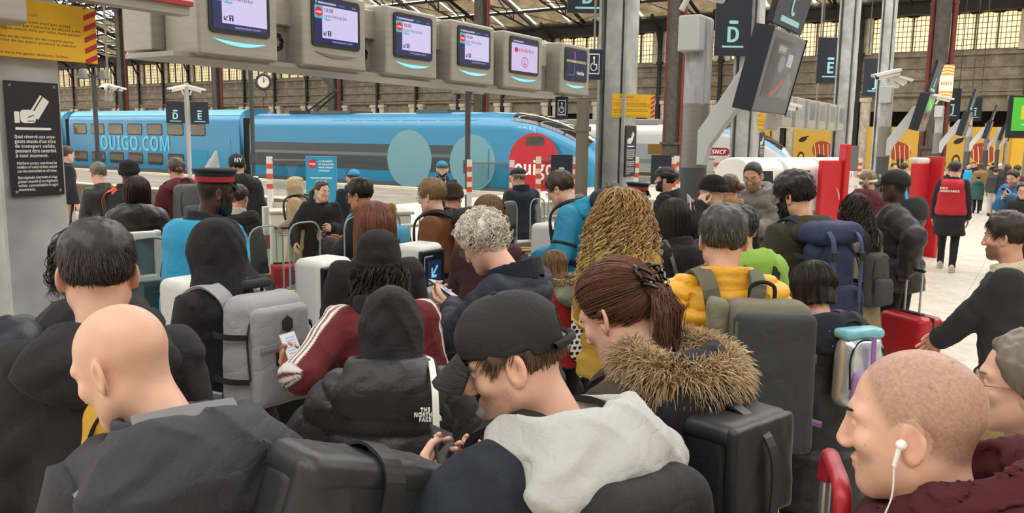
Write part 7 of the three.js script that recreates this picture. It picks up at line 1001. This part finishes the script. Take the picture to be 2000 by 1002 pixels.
const phoneMan = person({ label: 'man in small black beanie with a hand at his ear', u: 1393, v: 343, d: 6.65, face: -58, hp: 8, skin: 'pale', stubble: 0.4, hat: { type: 'beanie', color: 0x141417, cut: 0.035 }, top: { color: 0x17181c, bulk: 0.045, sleeve: 0.032, hem: -0.2, collar: { h: 0.06, r0: 0.105 }, hood: { big: 1.05 } }, lh: [0.15, 1.5, 0.1], lp: [0.9, -0.8, 0.4], lhand: 'hold', lpalm: [-1, 0, -0.2], ldir: [-0.3, 1, 0.0], rh: [-0.1, 1.3, 0.38] });
{ const p = atDepth(1357, 415, 6.6), o = thing('magazine', 'red and white printed magazine held by the man in small beanie', 'magazine', [p.x, p.y, p.z], 0.4); obj('front_cover', bx(0.17, 0.22, 0.004, 0, 0, 0, 0, -0.4, 0.5), M(0xd9d7d0, 0.5), o); obj('red_stripe', bx(0.172, 0.06, 0.006, -0.03, 0.05, 0.0, 0, -0.4, 0.5), M(0xc23a2c, 0.5), o); obj('back_pages', bx(0.16, 0.21, 0.006, 0.06, 0.02, -0.03, 0.3, -0.2, 0.3), M(0xc9c8c4, 0.6), o); }
person({ label: 'bearded cyclist in black helmet and black jacket', u: 1305, v: 325, d: 9.2, face: -78, hp: -2, skin: 'light', beard: { color: 0x1a1411, len: 0.007 }, hair: { color: 0x1a1411, th: 0.008 }, hat: { type: 'helmet' }, top: { color: 0x17181b, bulk: 0.045, sleeve: 0.035, collar: { h: 0.06 }, hood: { big: 1.1 } } });
person({ label: 'grey bearded station worker in red banded peaked cap behind curly hair', u: 1246, v: 354, d: 7.9, face: 60, hp: 10, skin: 'tan', stubble: 0.6, stubbleColor: 0x8a8580, glasses: {}, hair: { color: 0x77736c, th: 0.006 }, hat: { type: 'peaked', color: 0x191d2a }, top: { color: 0x1c212e, bulk: 0.04 }, vest: { color: 0x2a9fd0, bulk: 0.07 } });
const greyMan = person({ label: 'man in glasses and grey quilted puffer jacket looking down', u: 1470, v: 315, d: 8.1, face: 196, hp: 22, skin: 'light', stubble: 0.75, glasses: {}, buzz: 0.75, buzzColor: 0x2a211b, hair: { color: 0x2a211b, th: 0.003, rough: 0.002 }, top: { color: 0x726d68, bulk: 0.06, quilt: 0.09, puff: 0.024, sleeve: 0.045, rough: 0.6, hem: -0.2, collar: { h: 0.06 }, hood: { big: 1.15 } }, rh: [-0.04, 1.15, 0.32], rhand: 'hold', lh: [0.08, 1.12, 0.34], lhand: 'phone', lpalm: [-0.3, 1, -0.3] });
phone('dark phone held by the man in the grey puffer jacket', handFrame(greyMan, 'l'), [0, -0.1, 0.05], 'dark');
const navyPack = person({ label: 'bearded man in glasses and olive jacket with dark swept hair', u: 1548, v: 340, d: 5.1, face: -30, hy: -34, hp: 16, skin: 'light', beard: { color: 0x1d1512, len: 0.008 }, glasses: { color: 0x3a2018 }, hair: { color: 0x17120f, tip: 0x2c221b, th: 0.016, top: 0.022, n: 2200, len: 0.045, sr: 0.0022, lift: 0.45 }, top: { color: 0x35311f, bulk: 0.035, sleeve: 0.026, collar: { h: 0.05, r0: 0.1 }, hood: { big: 0.95 } } });
backpack(navyPack, { label: 'big navy hiking backpack with buckled lid on the bearded man', color: 0x27324e, w: 0.32, h: 0.58, dp: 0.19, y: -0.1, r: 0.11, wrinkle: 0.02, lid: 1, lidColor: 0x2b3756, sides: 0x222c46, strap: 0x232d45, dark: 0x222a3e, comp: [0.25, 0.55, 0.8], bulge: 0.02, extra: (o, tr, w, h, d) => { for (const m of [-1, 1]) { obj('lid_strap', tr(ribbon([V(m * 0.08, h + 0.06, -d * 0.6), V(m * 0.08, h - 0.02, -d - 0.06), V(m * 0.08, h * 0.6, -d - 0.07), V(m * 0.08, h * 0.4, -d - 0.07)], 0.025, 0.006, V(0, h * 0.6, -d * 0.4), 20)), cloth(0x34466e, 0.7), o); obj('lid_buckle', tr(rb(0.035, 0.05, 0.014, 0.005, m * 0.08, h * 0.82, -d - 0.085)), M(0x1a1d24, 0.4), o); } } });
const lime = person({ label: 'person in lime green fleece behind the yellow puffer jacket', u: 1444, v: 402, d: 4.5, face: -30, hp: 12, noface: 1, hair: { color: 0x241c17, th: 0.02, rough: 0.012, n: 900, len: 0.03, sr: 0.0025 }, top: { color: 0x86b04a, bulk: 0.04, sleeve: 0.03, collar: { h: 0.05 }, hood: { big: 1.05 } } });
backpack(lime, { label: 'dark grey backpack on the lime green fleece', color: 0x2f3033, w: 0.31, h: 0.44, dp: 0.18, y: -0.05 });
const curlyDark = person({ label: 'woman with dark curly hair, glasses and a long beige coat', u: 1672, v: 383, d: 6.5, face: -48, hp: 2, skin: 'tan', glasses: { r: 0.023, color: 0x8a7a4c }, hair: { color: 0x2c1c16, base: 0x17100d, long: 0.36, wide: 1.3, deep: 1.2, back: 0.05, n: 420, curl: 0.012, freq: 70, seg: 30, th: 0.008, vol: 0.03, sr: 0.0036, front: 0.62 }, top: { color: 0x857a5f, bulk: 0.04, sleeve: 0.03, hem: -0.55, flare: 0.16, collar: { h: 0.04 } }, bottom: { color: 0x8d8166 } });
backpack(curlyDark, { label: 'faded black backpack on the long beige coat', color: 0x3a3b3a, w: 0.26, h: 0.46, dp: 0.12, y: -0.1 });
// man with red suitcase
const capTall = person({ label: 'man in black cap and black puffer jacket gripping a suitcase handle', u: 1753, v: 328, d: 7.0, face: -72, hp: 4, skin: 'dark', lip: 0.1, iris: 0x1a100a, buzz: 0.8, buzzColor: 0x0f0b09, hat: { type: 'cap', color: 0x1b1c1f, drop: 0.012 }, top: { color: 0x1d1d20, bulk: 0.065, quilt: 0.115, puff: 0.024, sleeve: 0.05, rough: 0.5, hem: -0.16, collar: { h: 0.06 }, hood: { big: 1.2, color: 0x222327 } }, bottom: { color: 0x131316, loose: 0.03 }, lh: [0.26, 0.98, -0.14], lp: [0.6, -0.1, -0.9], lhand: 'grip', lpalm: [-1, 0.1, 0], ldir: [0.1, -1, 0.1],
  extra: (P, PH, J) => { const b = new THREE.Matrix4().makeBasis(J.W.clone().negate(), J.U, J.S).setPosition(J.T(0.14, 0.33, 0.12)); const a = new THREE.Shape(); a.moveTo(-0.03, -0.012); a.lineTo(0.03, -0.012); a.quadraticCurveTo(0.03, 0.02, -0.005, 0.022); a.lineTo(-0.03, 0.006); P('chest_logo', plate(a, 0.01).applyMatrix4(new THREE.Matrix4().makeBasis(J.W.clone().multiplyScalar(-0.55).addScaledVector(J.S, 0.83).negate(), J.U, J.S.clone().multiplyScalar(0.55).addScaledVector(J.W, 0.83)).setPosition(J.T(0.145, 0.34, 0.135))), M(0xd8d8d5, 0.6)); const l = letters('H', 0.022, 0.006).rotateY(0.9).translate(0.07, 0.095, 0.088); PH('cap_logo', l, M(0xcfcfcc, 0.6)); } });
{ const p = onY(1778, 745, 0), q = atDepth(1778, 640, 6.75); const o = suitcase('glossy red hard shell suitcase with raised chrome handle', [q.x, 0, q.z], 0.95, { color: 0xb01826, rough: 0.35, w: 0.44, h: 0.62, dp: 0.26, handle: 0.36, hz: 0.0, rod: 0.075, ribs: 0, band: 0x2a0a0e }); }
{ const p = atDepth(1690, 680, 6.2), q = thing('luggage_strap', 'red and white patterned shoe beside the red suitcase', 'shoe', [p.x, 0, p.z], 0.6); obj('upper', shoeProto.clone(), M(0xb5323a, 0.6), q); obj('sole', rb(0.1, 0.02, 0.28, 0.008, 0, 0.012, 0.035), M(0xe3e0da, 0.6), q); q.name = numbered('sneaker'); }
const assist = person({ label: 'attendant in red assistance tabard and black coat walking away', u: 1866, v: 315, d: 13.4, face: 4, hp: 3, skin: 'pink', hair: { color: 0x1c1613, th: 0.012, top: 0.01 }, top: { color: 0x1b1c22, bulk: 0.035, sleeve: 0.025, hem: -0.36, flare: 0.1, collar: { h: 0.05 } }, vest: { color: 0xb81a26, bulk: 0.065, hem: -0.04 }, bottom: { color: 0x1a1b20 }, shoe: 0xb7b0a2, lstep: 0.22, rstep: -0.2,
  extra: (P, PH, J) => { const b = new THREE.Matrix4().makeBasis(J.S.clone().negate(), J.U, J.W.clone().negate()).setPosition(J.T(0.02, 0.34, -0.205)); P('back_lettering', letters('SNCF', 0.034, 0.03).translate(-0.09, 0.045, -0.02).applyMatrix4(b), M(0xeeeeea, 0.6)); P('back_lettering', letters('ASSISTANCE', 0.034, 0.03).translate(-0.005, 0, -0.02).applyMatrix4(b), M(0xeeeeea, 0.6)); } });
const sherpa = person({ label: 'bearded man in dark grey jacket with cream fleece collar', u: 1972, v: 417, d: 4.4, face: -78, hp: 5, skin: 'light', stubble: 0.85, stubbleColor: 0x3a2a20, hair: { color: 0x2c211a, tip: 0x463529, th: 0.012, top: 0.016, n: 2400, len: 0.04, sr: 0.0018, lift: 0.4, line: 0.088 }, top: { color: 0x2b2c2e, bulk: 0.045, sleeve: 0.03, hem: -0.12, collar: { h: 0.05, r0: 0.11, r1: 0.12, color: 0xcfc4a8 }, hood: { big: 1.06, out: 0.0, color: 0xcfc4a8 } }, bottom: { color: 0x8f7c58 }, lh: [0.02, 0.93, 0.4], lp: [0.8, -0.3, -0.6], lhand: 'hold', lpalm: [-0.8, 0.2, -0.4], rh: [-0.03, 0.94, 0.4], extra: (P, PH, J) => P('shirt_collar', collarGeo(J, { h: 0.035, r0: 0.078, r1: 0.075 }, 0.01), cloth(0xb9bcc2, 0.8)) });
phone('pale blue phone held by the man with the fleece collar', handFrame(sherpa, 'l'), [0, -0.1, 0.05], 'gold');
const bob = person({ label: 'dark bobbed girl in long black padded coat and leggings', u: 1588, v: 514, d: 3.6, face: -38, hp: 14, skin: 'pink', glasses: { color: 0xc8c4bc }, hair: { color: 0x1c1715, base: 0x141010, tip: 0x3a2d25, long: 0.07, wide: 1.0, n: 700, th: 0.018, sr: 0.002, seg: 10 }, top: { color: 0x17191f, bulk: 0.05, quilt: 0.3, puff: 0.014, sleeve: 0.04, hem: -0.36, flare: 0.22, rough: 0.55, collar: { h: 0.04 }, hood: { big: 1.2, color: 0x1c1f29 } }, bottom: { color: 0x101013, loose: 0.0 } });
backpack(bob, { label: 'shiny holographic silver and lilac backpack on the bobbed girl', color: 0xb9bcc8, w: 0.25, h: 0.34, dp: 0.13, y: 0.17, x: -0.02, strap: 0x9d7bb5, strapW: 0.04, pocketColor: 0xa58bc4, extra: (o, tr, w, h, d) => { obj('lilac_ribbon', tr(rb(0.025, h * 0.6, 0.008, 0.003, 0, h * 0.72, -d - 0.03)), M(0x8a63ad, 0.4), o); obj('red_charm', tr(ball(0.016, 0.02, h * 0.5, -d - 0.075, 1, 1, 0.6, 10)), M(0xd05a44, 0.4), o); const ho = new THREE.MeshPhysicalMaterial({ color: 0xd3d8e2, roughness: 0.22, metalness: 0.65, iridescence: 1, iridescenceIOR: 1.5, iridescenceThicknessRange: [200, 480] }); o.children[0].material = ho; obj('turquoise_top', tr(softBox(w * 0.9, 0.05, d * 0.8, 0.02, 0.004, 0.012).translate(0, h - 0.02, -0.01)), M(0x79b8c4, 0.3), o); } });
// earphone man
const buzzM = person({ label: 'shaven headed man with white earphones and a maroon scarf', u: 1800, v: 684, d: 1.32, face: -84, hp: 8, lean: 5, skin: 'pink', buzz: 0.5, buzzColor: 0x5a4839, buzzLine: { line: 0.095 }, stubble: 0.22, moles: 1, iris: 0x51606a, hairUp: 0, brow: 0x2c1f17, lid: 0.44, top: { color: 0x8a7a62, bulk: 0.04, sleeve: 0.03, collar: { h: 0.03 } }, lh: [0.1, 1.18, 0.42], lhand: 'grip', lpalm: [0, -1, 0.2], ldir: [-0.2, 0, 1], rhide: 1,
  extra: (P, PH, J) => {
    const sc = (c, r, h, tilt, col, sd) => nets((x, y, z) => { const p = V(x, y, z).sub(c), s = p.dot(J.S), u = p.dot(J.U), w = p.dot(J.W) * 0.92; let d = Math.hypot(Math.hypot(s, w) - r, (u - w * tilt) * 0.62) - h; d -= 0.004 * Math.sin((u * 1.2 + s * 0.6 + w * 0.4) * 190 + noise(x * 20, y * 20, z * 20 + sd) * 3) + fold(x * 1.5, y, z + sd, 0.012); return d; }, [c.x - 0.24, c.y - 0.16, c.z - 0.24], [c.x + 0.24, c.y + 0.16, c.z + 0.24], 0.0075);
    P('scarf', sc(J.T(0, 0.555, -0.02), 0.085, 0.042, -0.5, 0, 3), cloth(0x4a171e, 0.95)); P('scarf_lower_wrap', sc(J.T(0, 0.49, -0.015), 0.118, 0.055, -0.35, 0, 8), cloth(0x43151b, 0.95));
    P('pack_strap', ribbon([J.T(0.1, 0.5, -0.15), J.T(0.13, 0.52, -0.04), J.T(0.14, 0.46, 0.08), J.T(0.15, 0.3, 0.15)], 0.06, 0.012, J.T(0, 0.3, 0), 24), cloth(0x9c8a6c, 0.9));
    PH('earbud', merge([ball(0.0085, 0.088, -0.006, 0.006), bar(V(0.089, -0.008, 0.008), V(0.0895, -0.04, 0.018), 0.0045, 10, 0.0036)]), M(0xeeeeec, 0.25)); PH('earphone_cable', tube([V(0.0895, -0.04, 0.018), V(0.088, -0.09, 0.025), V(0.085, -0.14, 0.045), V(0.075, -0.2, 0.06), V(0.06, -0.26, 0.08)], 0.0016, 40, 6), M(0xe6e6e3, 0.35)); } });
{ const p = atDepth(1643, 950, 1.42), o = thing('suitcase', 'suitcase with a red grip beside the shaven headed man', 'suitcase', [p.x, 0, p.z], 0.35); const gy = p.y; obj('shell', rb(0.4, 0.58, 0.24, 0.05, 0.06, 0.35, 0), M(0x8e1420, 0.4), o); for (const a of [-0.02, 0.16]) obj('handle_rod', cyl(0.011, 0.011, gy - 0.62, a, (gy + 0.6) / 2, 0, 12), M(0xb9bbbd, 0.3, 0.8), o); obj('handle_grip', tube([V(-0.02, gy - 0.05, 0), V(-0.02, gy - 0.015, 0), V(0.0, gy, 0), V(0.07, gy + 0.004, 0), V(0.14, gy, 0), V(0.16, gy - 0.05, 0)], 0.016, 30, 10), M(0xa3202c, 0.35), o); for (const a of [-1, 1]) obj('wheel', cyl(0.03, 0.03, 0.03, 0, 0, 0, 14).rotateZ(1.57).translate(0.06 + a * 0.15, 0.03, 0.06), M(0x1a1a1a, 0.6), o); }
const floral = (() => { const t = canvas(256, 256, (x) => { x.fillStyle = '#17151a'; x.fillRect(0, 0, 256, 256); x.fillStyle = '#e4dcd6'; for (let i = 0; i < 150; i++) { x.save(); x.translate((i * 97) % 256, (i * 61 + (i * i) % 37) % 256); x.rotate(i); x.beginPath(); x.ellipse(0, 0, 8, 4.5, 0, 0, 7); x.fill(); x.restore(); } x.fillStyle = '#b98a86'; for (let i = 0; i < 40; i++) { x.beginPath(); x.arc((i * 53) % 256, (i * 113) % 256, 3.5, 0, 7); x.fill(); } }); t.wrapS = t.wrapT = THREE.RepeatWrapping; return new THREE.MeshStandardMaterial({ map: t, roughness: 0.8 }); })();
person({ label: 'grey blonde woman in glasses and black and white patterned blouse', u: 2022, v: 648, d: 1.9, face: -92, hp: 4, skin: 'pink', glasses: { r: 0.023, color: 0x8a7350 }, iris: 0x5a6a70, hair: { color: 0x8a8070, tip: 0xb5aa96, base: 0x6e6456, long: 0.09, wide: 1.1, n: 1100, th: 0.018, sr: 0.0016, line: 0.088, front: 0.5 }, top: { color: 0x222222, bulk: 0.03, sleeve: 0.02, mat: floral, collar: { h: 0.02 } } });
// ---------- people further off ----------
const simple = (label, u, v, d, face, o) => person({ label, u, v, d, face, top: { color: BLK, bulk: 0.035, collar: { h: 0.05 }, ...o.t }, hair: { color: 0x2a2019, th: 0.012 }, ...o });
const maroonB = simple('woman in maroon hooded jacket with a white band on her hair', 1697, 333, 9.8, 8, { t: { color: 0x571d26, bulk: 0.04, hood: { big: 1.15 } }, hair: { color: 0x7a5c40, th: 0.02, tail: [0, 0.14] }, bottom: { color: 0x3b5372 }, extra: (P, PH) => PH('white_band', new THREE.TorusGeometry(0.09, 0.018, 8, 24).rotateX(1.4).translate(0, 0.02, -0.02), M(0xe6e4de, 0.5)), lh: [0.12, 1.3, 0.3], rh: [-0.12, 1.3, 0.3] });
simple('grey haired man in black leather jacket near the platform edge', 191, 315, 9.4, -28, { skin: 'pink', hair: { color: 0x5d5a55, th: 0.006 }, t: { color: 0x2b2b2a, rough: 0.42, bulk: 0.03 }, bottom: { color: 0x2a2b30 } });
simple('man in black bobble hat and jacket with an orange arrow', 251, 313, 9.0, 40, { skin: 'dark', hat: { type: 'beanie', color: 0x16161a, pom: 0 }, hair: null, t: { color: 0x1a1a1d, bulk: 0.05, sleeve: 0.035, hem: -0.18 }, extra: (P, PH, J) => { P('orange_arrow', ribbon([J.T(0.2, 0.3, -0.12), J.T(0.19, 0.4, -0.14), J.T(0.14, 0.47, -0.13), J.T(0.06, 0.5, -0.13)], 0.05, 0.006, J.T(0, 0.3, 0), 16), M(0xd8572c, 0.6)); const a = new THREE.Shape(); a.moveTo(0, 0.06); a.lineTo(0.07, 0); a.lineTo(0, -0.06); const b = new THREE.Matrix4().makeBasis(J.S.clone().negate(), J.U, J.W.clone().negate()).setPosition(J.T(0.06, 0.5, -0.145)); P('arrow_head', plate(a, 0.012).applyMatrix4(b), M(0xd8572c, 0.6)); P('crest_badge', plate(rrect(0.05, 0.07, 0.02), 0.012).applyMatrix4(new THREE.Matrix4().makeBasis(J.S.clone().negate(), J.U, J.W.clone().negate()).setPosition(J.T(0.17, 0.12, -0.16))), M(0xb9443c, 0.6)); } });
simple('brown haired girl in shiny black puffer jacket with high hood', 266, 347, 6.8, 8, { hair: { color: 0x3a2620, long: 0.17, th: 0.02, n: 500, sr: 0.0026 }, noface: 1, t: { color: 0x1a1b1e, bulk: 0.055, quilt: 0.16, puff: 0.018, sleeve: 0.045, rough: 0.38, hem: -0.16, hood: { big: 1.25 } }, bottom: { color: 0x3a3d42 } });
const mar = simple('person in maroon jacket carrying a grey rucksack near the train', 344, 308, 9.5, -22, { hair: { color: 0x4a3528, th: 0.016, bun: [0.02, 0.0, -0.13, 0.04] }, t: { color: 0x5c2029, bulk: 0.04, hood: { big: 1.1 } }, lh: [0.34, 0.86, 0.0] });
backpack(mar, { label: 'bulging grey rucksack on the maroon jacketed person by the train', color: 0x54575b, w: 0.36, h: 0.5, dp: 0.22, y: 0.02, wrinkle: 0.014 });
{ const p = atDepth(405, 318, 9.2), o = thing('pale_cloth_bundle', 'pale grey pointed cloth bundle rising behind the peaked cap', 'cloth', [p.x, p.y - 0.05, p.z], -0.6); obj('folded_cloth', nets((x, y, z) => { const t = clamp((y + 0.2) / 0.4, 0, 1); return Math.max(ell(x - t * 0.1, y, z, 0, 0, 0, 0.12 * (1.15 - t), 0.21, 0.06), -1) - fold(x * 2, y, z * 2, 0.01); }, [-0.2, -0.25, -0.12], [0.28, 0.25, 0.12], 0.014), cloth(0xb4b6b8, 0.9), o); obj('tie_cord', bar(V(-0.02, -0.15, 0), V(0, -0.5, 0), 0.012), cloth(0x6a6c6e, 0.9), o); }
simple('man in navy cap with white monogram and black parka', 462, 297, 9.6, -8, { hat: { type: 'cap', color: 0x1b2130 }, hair: { color: 0x201a16, th: 0.005 }, t: { color: 0x1c1d21, bulk: 0.05, sleeve: 0.04, hem: -0.25, hood: { big: 1.15 } }, extra: (P, PH) => PH('cap_monogram', letters('NY', 0.045, 0.012).rotateY(Math.PI).translate(0, 0.06, -0.118), M(0xe8e8e4, 0.6)) });
simple('person in black quilted jacket and cream scarf beyond the peaked cap', 466, 360, 7.7, 30, { t: { color: 0x17181b, bulk: 0.05, quilt: 0.05, puff: 0.012, sleeve: 0.04, collar: { h: 0.07, color: 0xc9c2b0 } } });
simple('person in black jacket and pale grey trousers by the notice board', 129, 285, 13.6, 62, { hair: { color: 0x3a2a20, th: 0.014 }, t: { color: 0x1c1d24, bulk: 0.04 }, bottom: { color: 0xa9a8a4, loose: 0.03 }, lstep: 0.25, rstep: -0.2 });
// beyond the gates
const cream = simple('woman in cream hooded coat standing with luggage', 573, 344, 10.4, -72, { hat: { type: 'hoodup', color: 0xb9a587, big: 0.96 }, hair: null, t: { color: 0xb39d7c, bulk: 0.045, sleeve: 0.035, hem: -0.42, flare: 0.16 }, bottom: { color: 0xc3b59c }, lh: [0.14, 1.02, 0.22], rh: [-0.1, 1.0, 0.26] });
backpack(cream, { label: 'black rucksack on the cream hooded coat', color: 0x1c1d21, w: 0.28, h: 0.42, dp: 0.15, y: 0.02 });
{ const q = atDepth(555, 500, 9.6); suitcase('red fabric suitcase with front pocket beyond the gates', [q.x, 0, q.z], -0.5, { color: 0xb01e2a, w: 0.36, h: 0.5, dp: 0.22, handle: 0.42, pocket: 1, rough: 0.7 }); const r = atDepth(592, 500, 9.2); suitcase('dark upright suitcase with chrome handle beside the red fabric suitcase', [r.x, 0, r.z], -0.4, { color: 0x5a1a22, w: 0.34, h: 0.48, dp: 0.2, handle: 0.5, rough: 0.7 }); }
simple('woman with brown hair tied back in black coat beyond gates', 628, 352, 9.2, 172, { hy: -28, skin: 'pale', hair: { color: 0x3c2a1f, th: 0.006, tail: [-0.05, 0.18] }, t: { color: 0x17181b, bulk: 0.045, sleeve: 0.035, hem: -0.5, flare: 0.14 }, rh: [-0.34, 0.98, 0.2], lh: [0.1, 1.15, 0.25] });
simple('staff member in glasses and blue flat cap beyond the gates', 689, 328, 10.8, 150, { hy: 20, glasses: {}, stubble: 0.5, hat: { type: 'flat', color: 0x20242e, front: 0x2e9cc8 }, t: { color: 0x1b2133, bulk: 0.03 } });
simple('bearded staff member in blue flat cap facing the gates', 864, 312, 12.3, 182, { skin: 'pale', beard: { color: 0x2a1f19, len: 0.004 }, hat: { type: 'flat', color: 0x20242e, front: 0x2a86ab }, t: { color: 0x1b1f2b, bulk: 0.03 }, extra: (P, PH, J) => P('lanyard', tube([J.T(0.05, 0.52, 0.09), J.T(0.04, 0.4, 0.14), J.T(0, 0.28, 0.155), J.T(-0.04, 0.4, 0.14), J.T(-0.05, 0.52, 0.09)], 0.006, 20, 5), M(0xdedede, 0.5)) });
simple('staff member in blue cap and navy coat seen from behind', 1013, 326, 9.9, -38, { skin: 'pink', stubble: 0.7, stubbleColor: 0x9a948a, hat: { type: 'flat', color: 0x1b2133, front: 0x2e9cc8 }, hair: { color: 0x6a655c, th: 0.004 }, t: { color: 0x1b2131, bulk: 0.05, sleeve: 0.04, hem: -0.36, flare: 0.1, width: 1.05, collar: { h: 0.09, r0: 0.1, r1: 0.09 } } });
const brownJ = simple('fair haired boy in glasses and brown corduroy jacket', 842, 350, 6.4, -62, { skin: 'pale', hp: 10, glasses: {}, hair: { color: 0x7a603f, tip: 0x9a7f58, th: 0.014, top: 0.012, n: 1200, len: 0.045, sr: 0.0024 }, t: { color: 0x6b4426, bulk: 0.045, sleeve: 0.035, collar: { h: 0.06, color: 0x4a3020, r0: 0.105 } } });
backpack(brownJ, { label: 'orange and black rucksack on the brown corduroy jacket', color: 0xa8542c, w: 0.3, h: 0.5, dp: 0.2, y: 0.02, pocketColor: 0x1d1c1f, lid: 1, lidColor: 0x2a2a2e });
simple('person in brown knitted hat behind the fair haired boy', 884, 357, 7.4, 30, { hat: { type: 'beanie', color: 0x3a2820, pom: 0 }, hair: null, noface: 1, t: { color: 0x3a2c24, bulk: 0.05, hood: { big: 1.2 } } });
simple('woman with long light brown hair behind the white haired man', 956, 384, 5.1, 12, { noface: 1, hair: { color: 0x6d4a33, base: 0x4a3122, tip: 0x8d6a4c, long: 0.4, n: 700, th: 0.018, sr: 0.0026, wave: 0.005 }, t: { color: 0x3a1a1e, bulk: 0.025, sleeve: 0.01 }, lh: [0.1, 1.1, 0.3] });
simple('brown haired person half hidden by the curly blonde hair', 1196, 358, 7.7, 20, { noface: 1, hair: { color: 0x4a382a, th: 0.02, rough: 0.012 } });
simple('woman with a brown bun and tan scarf near the ticket machines', 1426, 340, 7.4, -20, { noface: 1, hair: { color: 0x5a4030, th: 0.012, bun: [-0.06, 0.02, -0.12, 0.042] }, t: { color: 0x17181b, bulk: 0.04, collar: { h: 0.09, color: 0xb08a5c, r0: 0.1, r1: 0.1 } } });
// far concourse crowd
const phoneB = simple('man in blue jacket reading a phone beside the cup holder', 1978, 331, 12.6, -150, { hp: 22, stubble: 0.7, t: { color: 0x2f6fa0, bulk: 0.06, sleeve: 0.045, hood: { big: 1.1 } }, lh: [0.1, 1.3, 0.32], lhand: 'phone', lpalm: [-0.3, 1, -0.3], rh: [-0.05, 1.25, 0.3] });
phone('dark phone held by the man in blue jacket', handFrame(phoneB, 'l'), [0, -0.1, 0.05], 'dark');
const cupW = simple('woman in glasses and dark coat holding a white cup', 2000, 357, 12.0, 190, { glasses: {}, hair: { color: 0x2a201b, long: 0.25, th: 0.018 }, t: { color: 0x1c1c20, bulk: 0.04 }, rh: [-0.12, 1.2, 0.3], rhand: 'hold', rpalm: [0.6, 0, -1], rdir: [0.5, 0.3, 0.5] });
{ const o = carried('paper_cup', 'white paper cup held by the woman in the dark coat', 'cup', handFrame(cupW, 'r').multiply(new THREE.Matrix4().setPosition(0.02, -0.07, 0.06))); obj('cup', cyl(0.03, 0.042, 0.12, 0, 0, 0, 18), M(0xe6e4df, 0.5), o); obj('lid', cyl(0.045, 0.04, 0.016, 0, 0.066, 0, 18), M(0xdedbd4, 0.4), o); }
const farList = [
  ['child in teal hooded coat in the far concourse crowd', 1912, 343, 25, 0, { child: 1, t: { color: 0x2c5450, bulk: 0.05, hem: -0.3, hood: { big: 1.2 } } }], ['person in tan sheepskin jacket in the far crowd', 1917, 318, 26, 0, { t: { color: 0x8c6a42, bulk: 0.06 }, hair: { color: 0x4a3528, long: 0.15, th: 0.02 } }], ['person in charcoal top with pale trousers in the far crowd', 1946, 328, 24, 10, { t: { color: 0x3a3c40, bulk: 0.04 }, bottom: { color: 0xb5b2ac, loose: 0.03 } }], ['long haired person with purple rucksack in the far crowd', 1969, 322, 22, 5, { hair: { color: 0x3d2a20, long: 0.3, th: 0.02 }, t: { color: 0x25272e, bulk: 0.05 } }], ['staff member in bright blue tabard in the far crowd', 1892, 318, 30, 150, { vest: { color: 0x2a9fd0, bulk: 0.06 }, t: { color: 0x1c2130 } }],
  ['person in black jacket facing the gates in far crowd', 1902, 316, 31, 180, {}], ['person in grey scarf in the far crowd', 1930, 322, 34, 175, { t: { color: 0x5a5c60 } }], ['white haired person in the far crowd', 1954, 319, 30, 0, { hair: { color: 0xcac6be, th: 0.014 }, t: { color: 0x3a3430 } }], ['person in dark green coat in the far crowd', 1940, 318, 38, 0, { t: { color: 0x263028 } }], ['person in burgundy coat beneath the yellow hoarding', 1988, 322, 20, 20, { t: { color: 0x5c2029 } }], ['person in black beside the red counter', 1857, 322, 20, 180, { t: { color: 0x15161a } }], ['staff member in blue tabard behind the red counter', 1766, 318, 19, 30, { vest: { color: 0x2a9fd0, bulk: 0.06 }, t: { color: 0x1c2130 } }], ['person in dark cap behind the second leaning display', 1747, 318, 21, 160, { t: { color: 0x1b1b20 } }],
  ['person in black hat near the striped barrier posts', 1603, 302, 20, 0, { hat: { type: 'beanie', color: 0x2a2826 }, hair: null, t: { color: 0x17171a, bulk: 0.05 } }], ['person in brown coat deep in the far crowd', 1921, 321, 42, 180, { t: { color: 0x5a4230 } }], ['person in navy coat deep in the far crowd', 1910, 320, 45, 0, { t: { color: 0x20283a } }], ['person in light jacket deep in the far crowd', 1964, 322, 40, 180, { t: { color: 0x8a877e } }], ['person in black coat deep in the far crowd', 1982, 320, 33, 180, { t: { color: 0x1a1a1d } }],
];
for (const [l, u, v, d, f, o] of farList) simple(l, u, v, d, f, { noface: d > 19 ? 1 : 0, group: 'travellers across the far concourse', ...o });
{ const p = atDepth(1938, 390, 24.5), o = thing('paper_bag', 'brown paper carrier bag beside the pale trousers', 'bag', [p.x, 0, p.z]); obj('bag', rb(0.3, 0.42, 0.16, 0.01, 0, 0.21, 0), M(0xa8845a, 0.8), o); obj('handle', tube([V(-0.07, 0.42, 0), V(-0.05, 0.56, 0), V(0.05, 0.56, 0), V(0.07, 0.42, 0)], 0.008, 14, 5), M(0x8a6a44, 0.8), o); }
scene.traverse((o) => { if (o.isMesh) { o.castShadow = true; o.receiveShadow = true; } });
renderer.render(scene, camera);
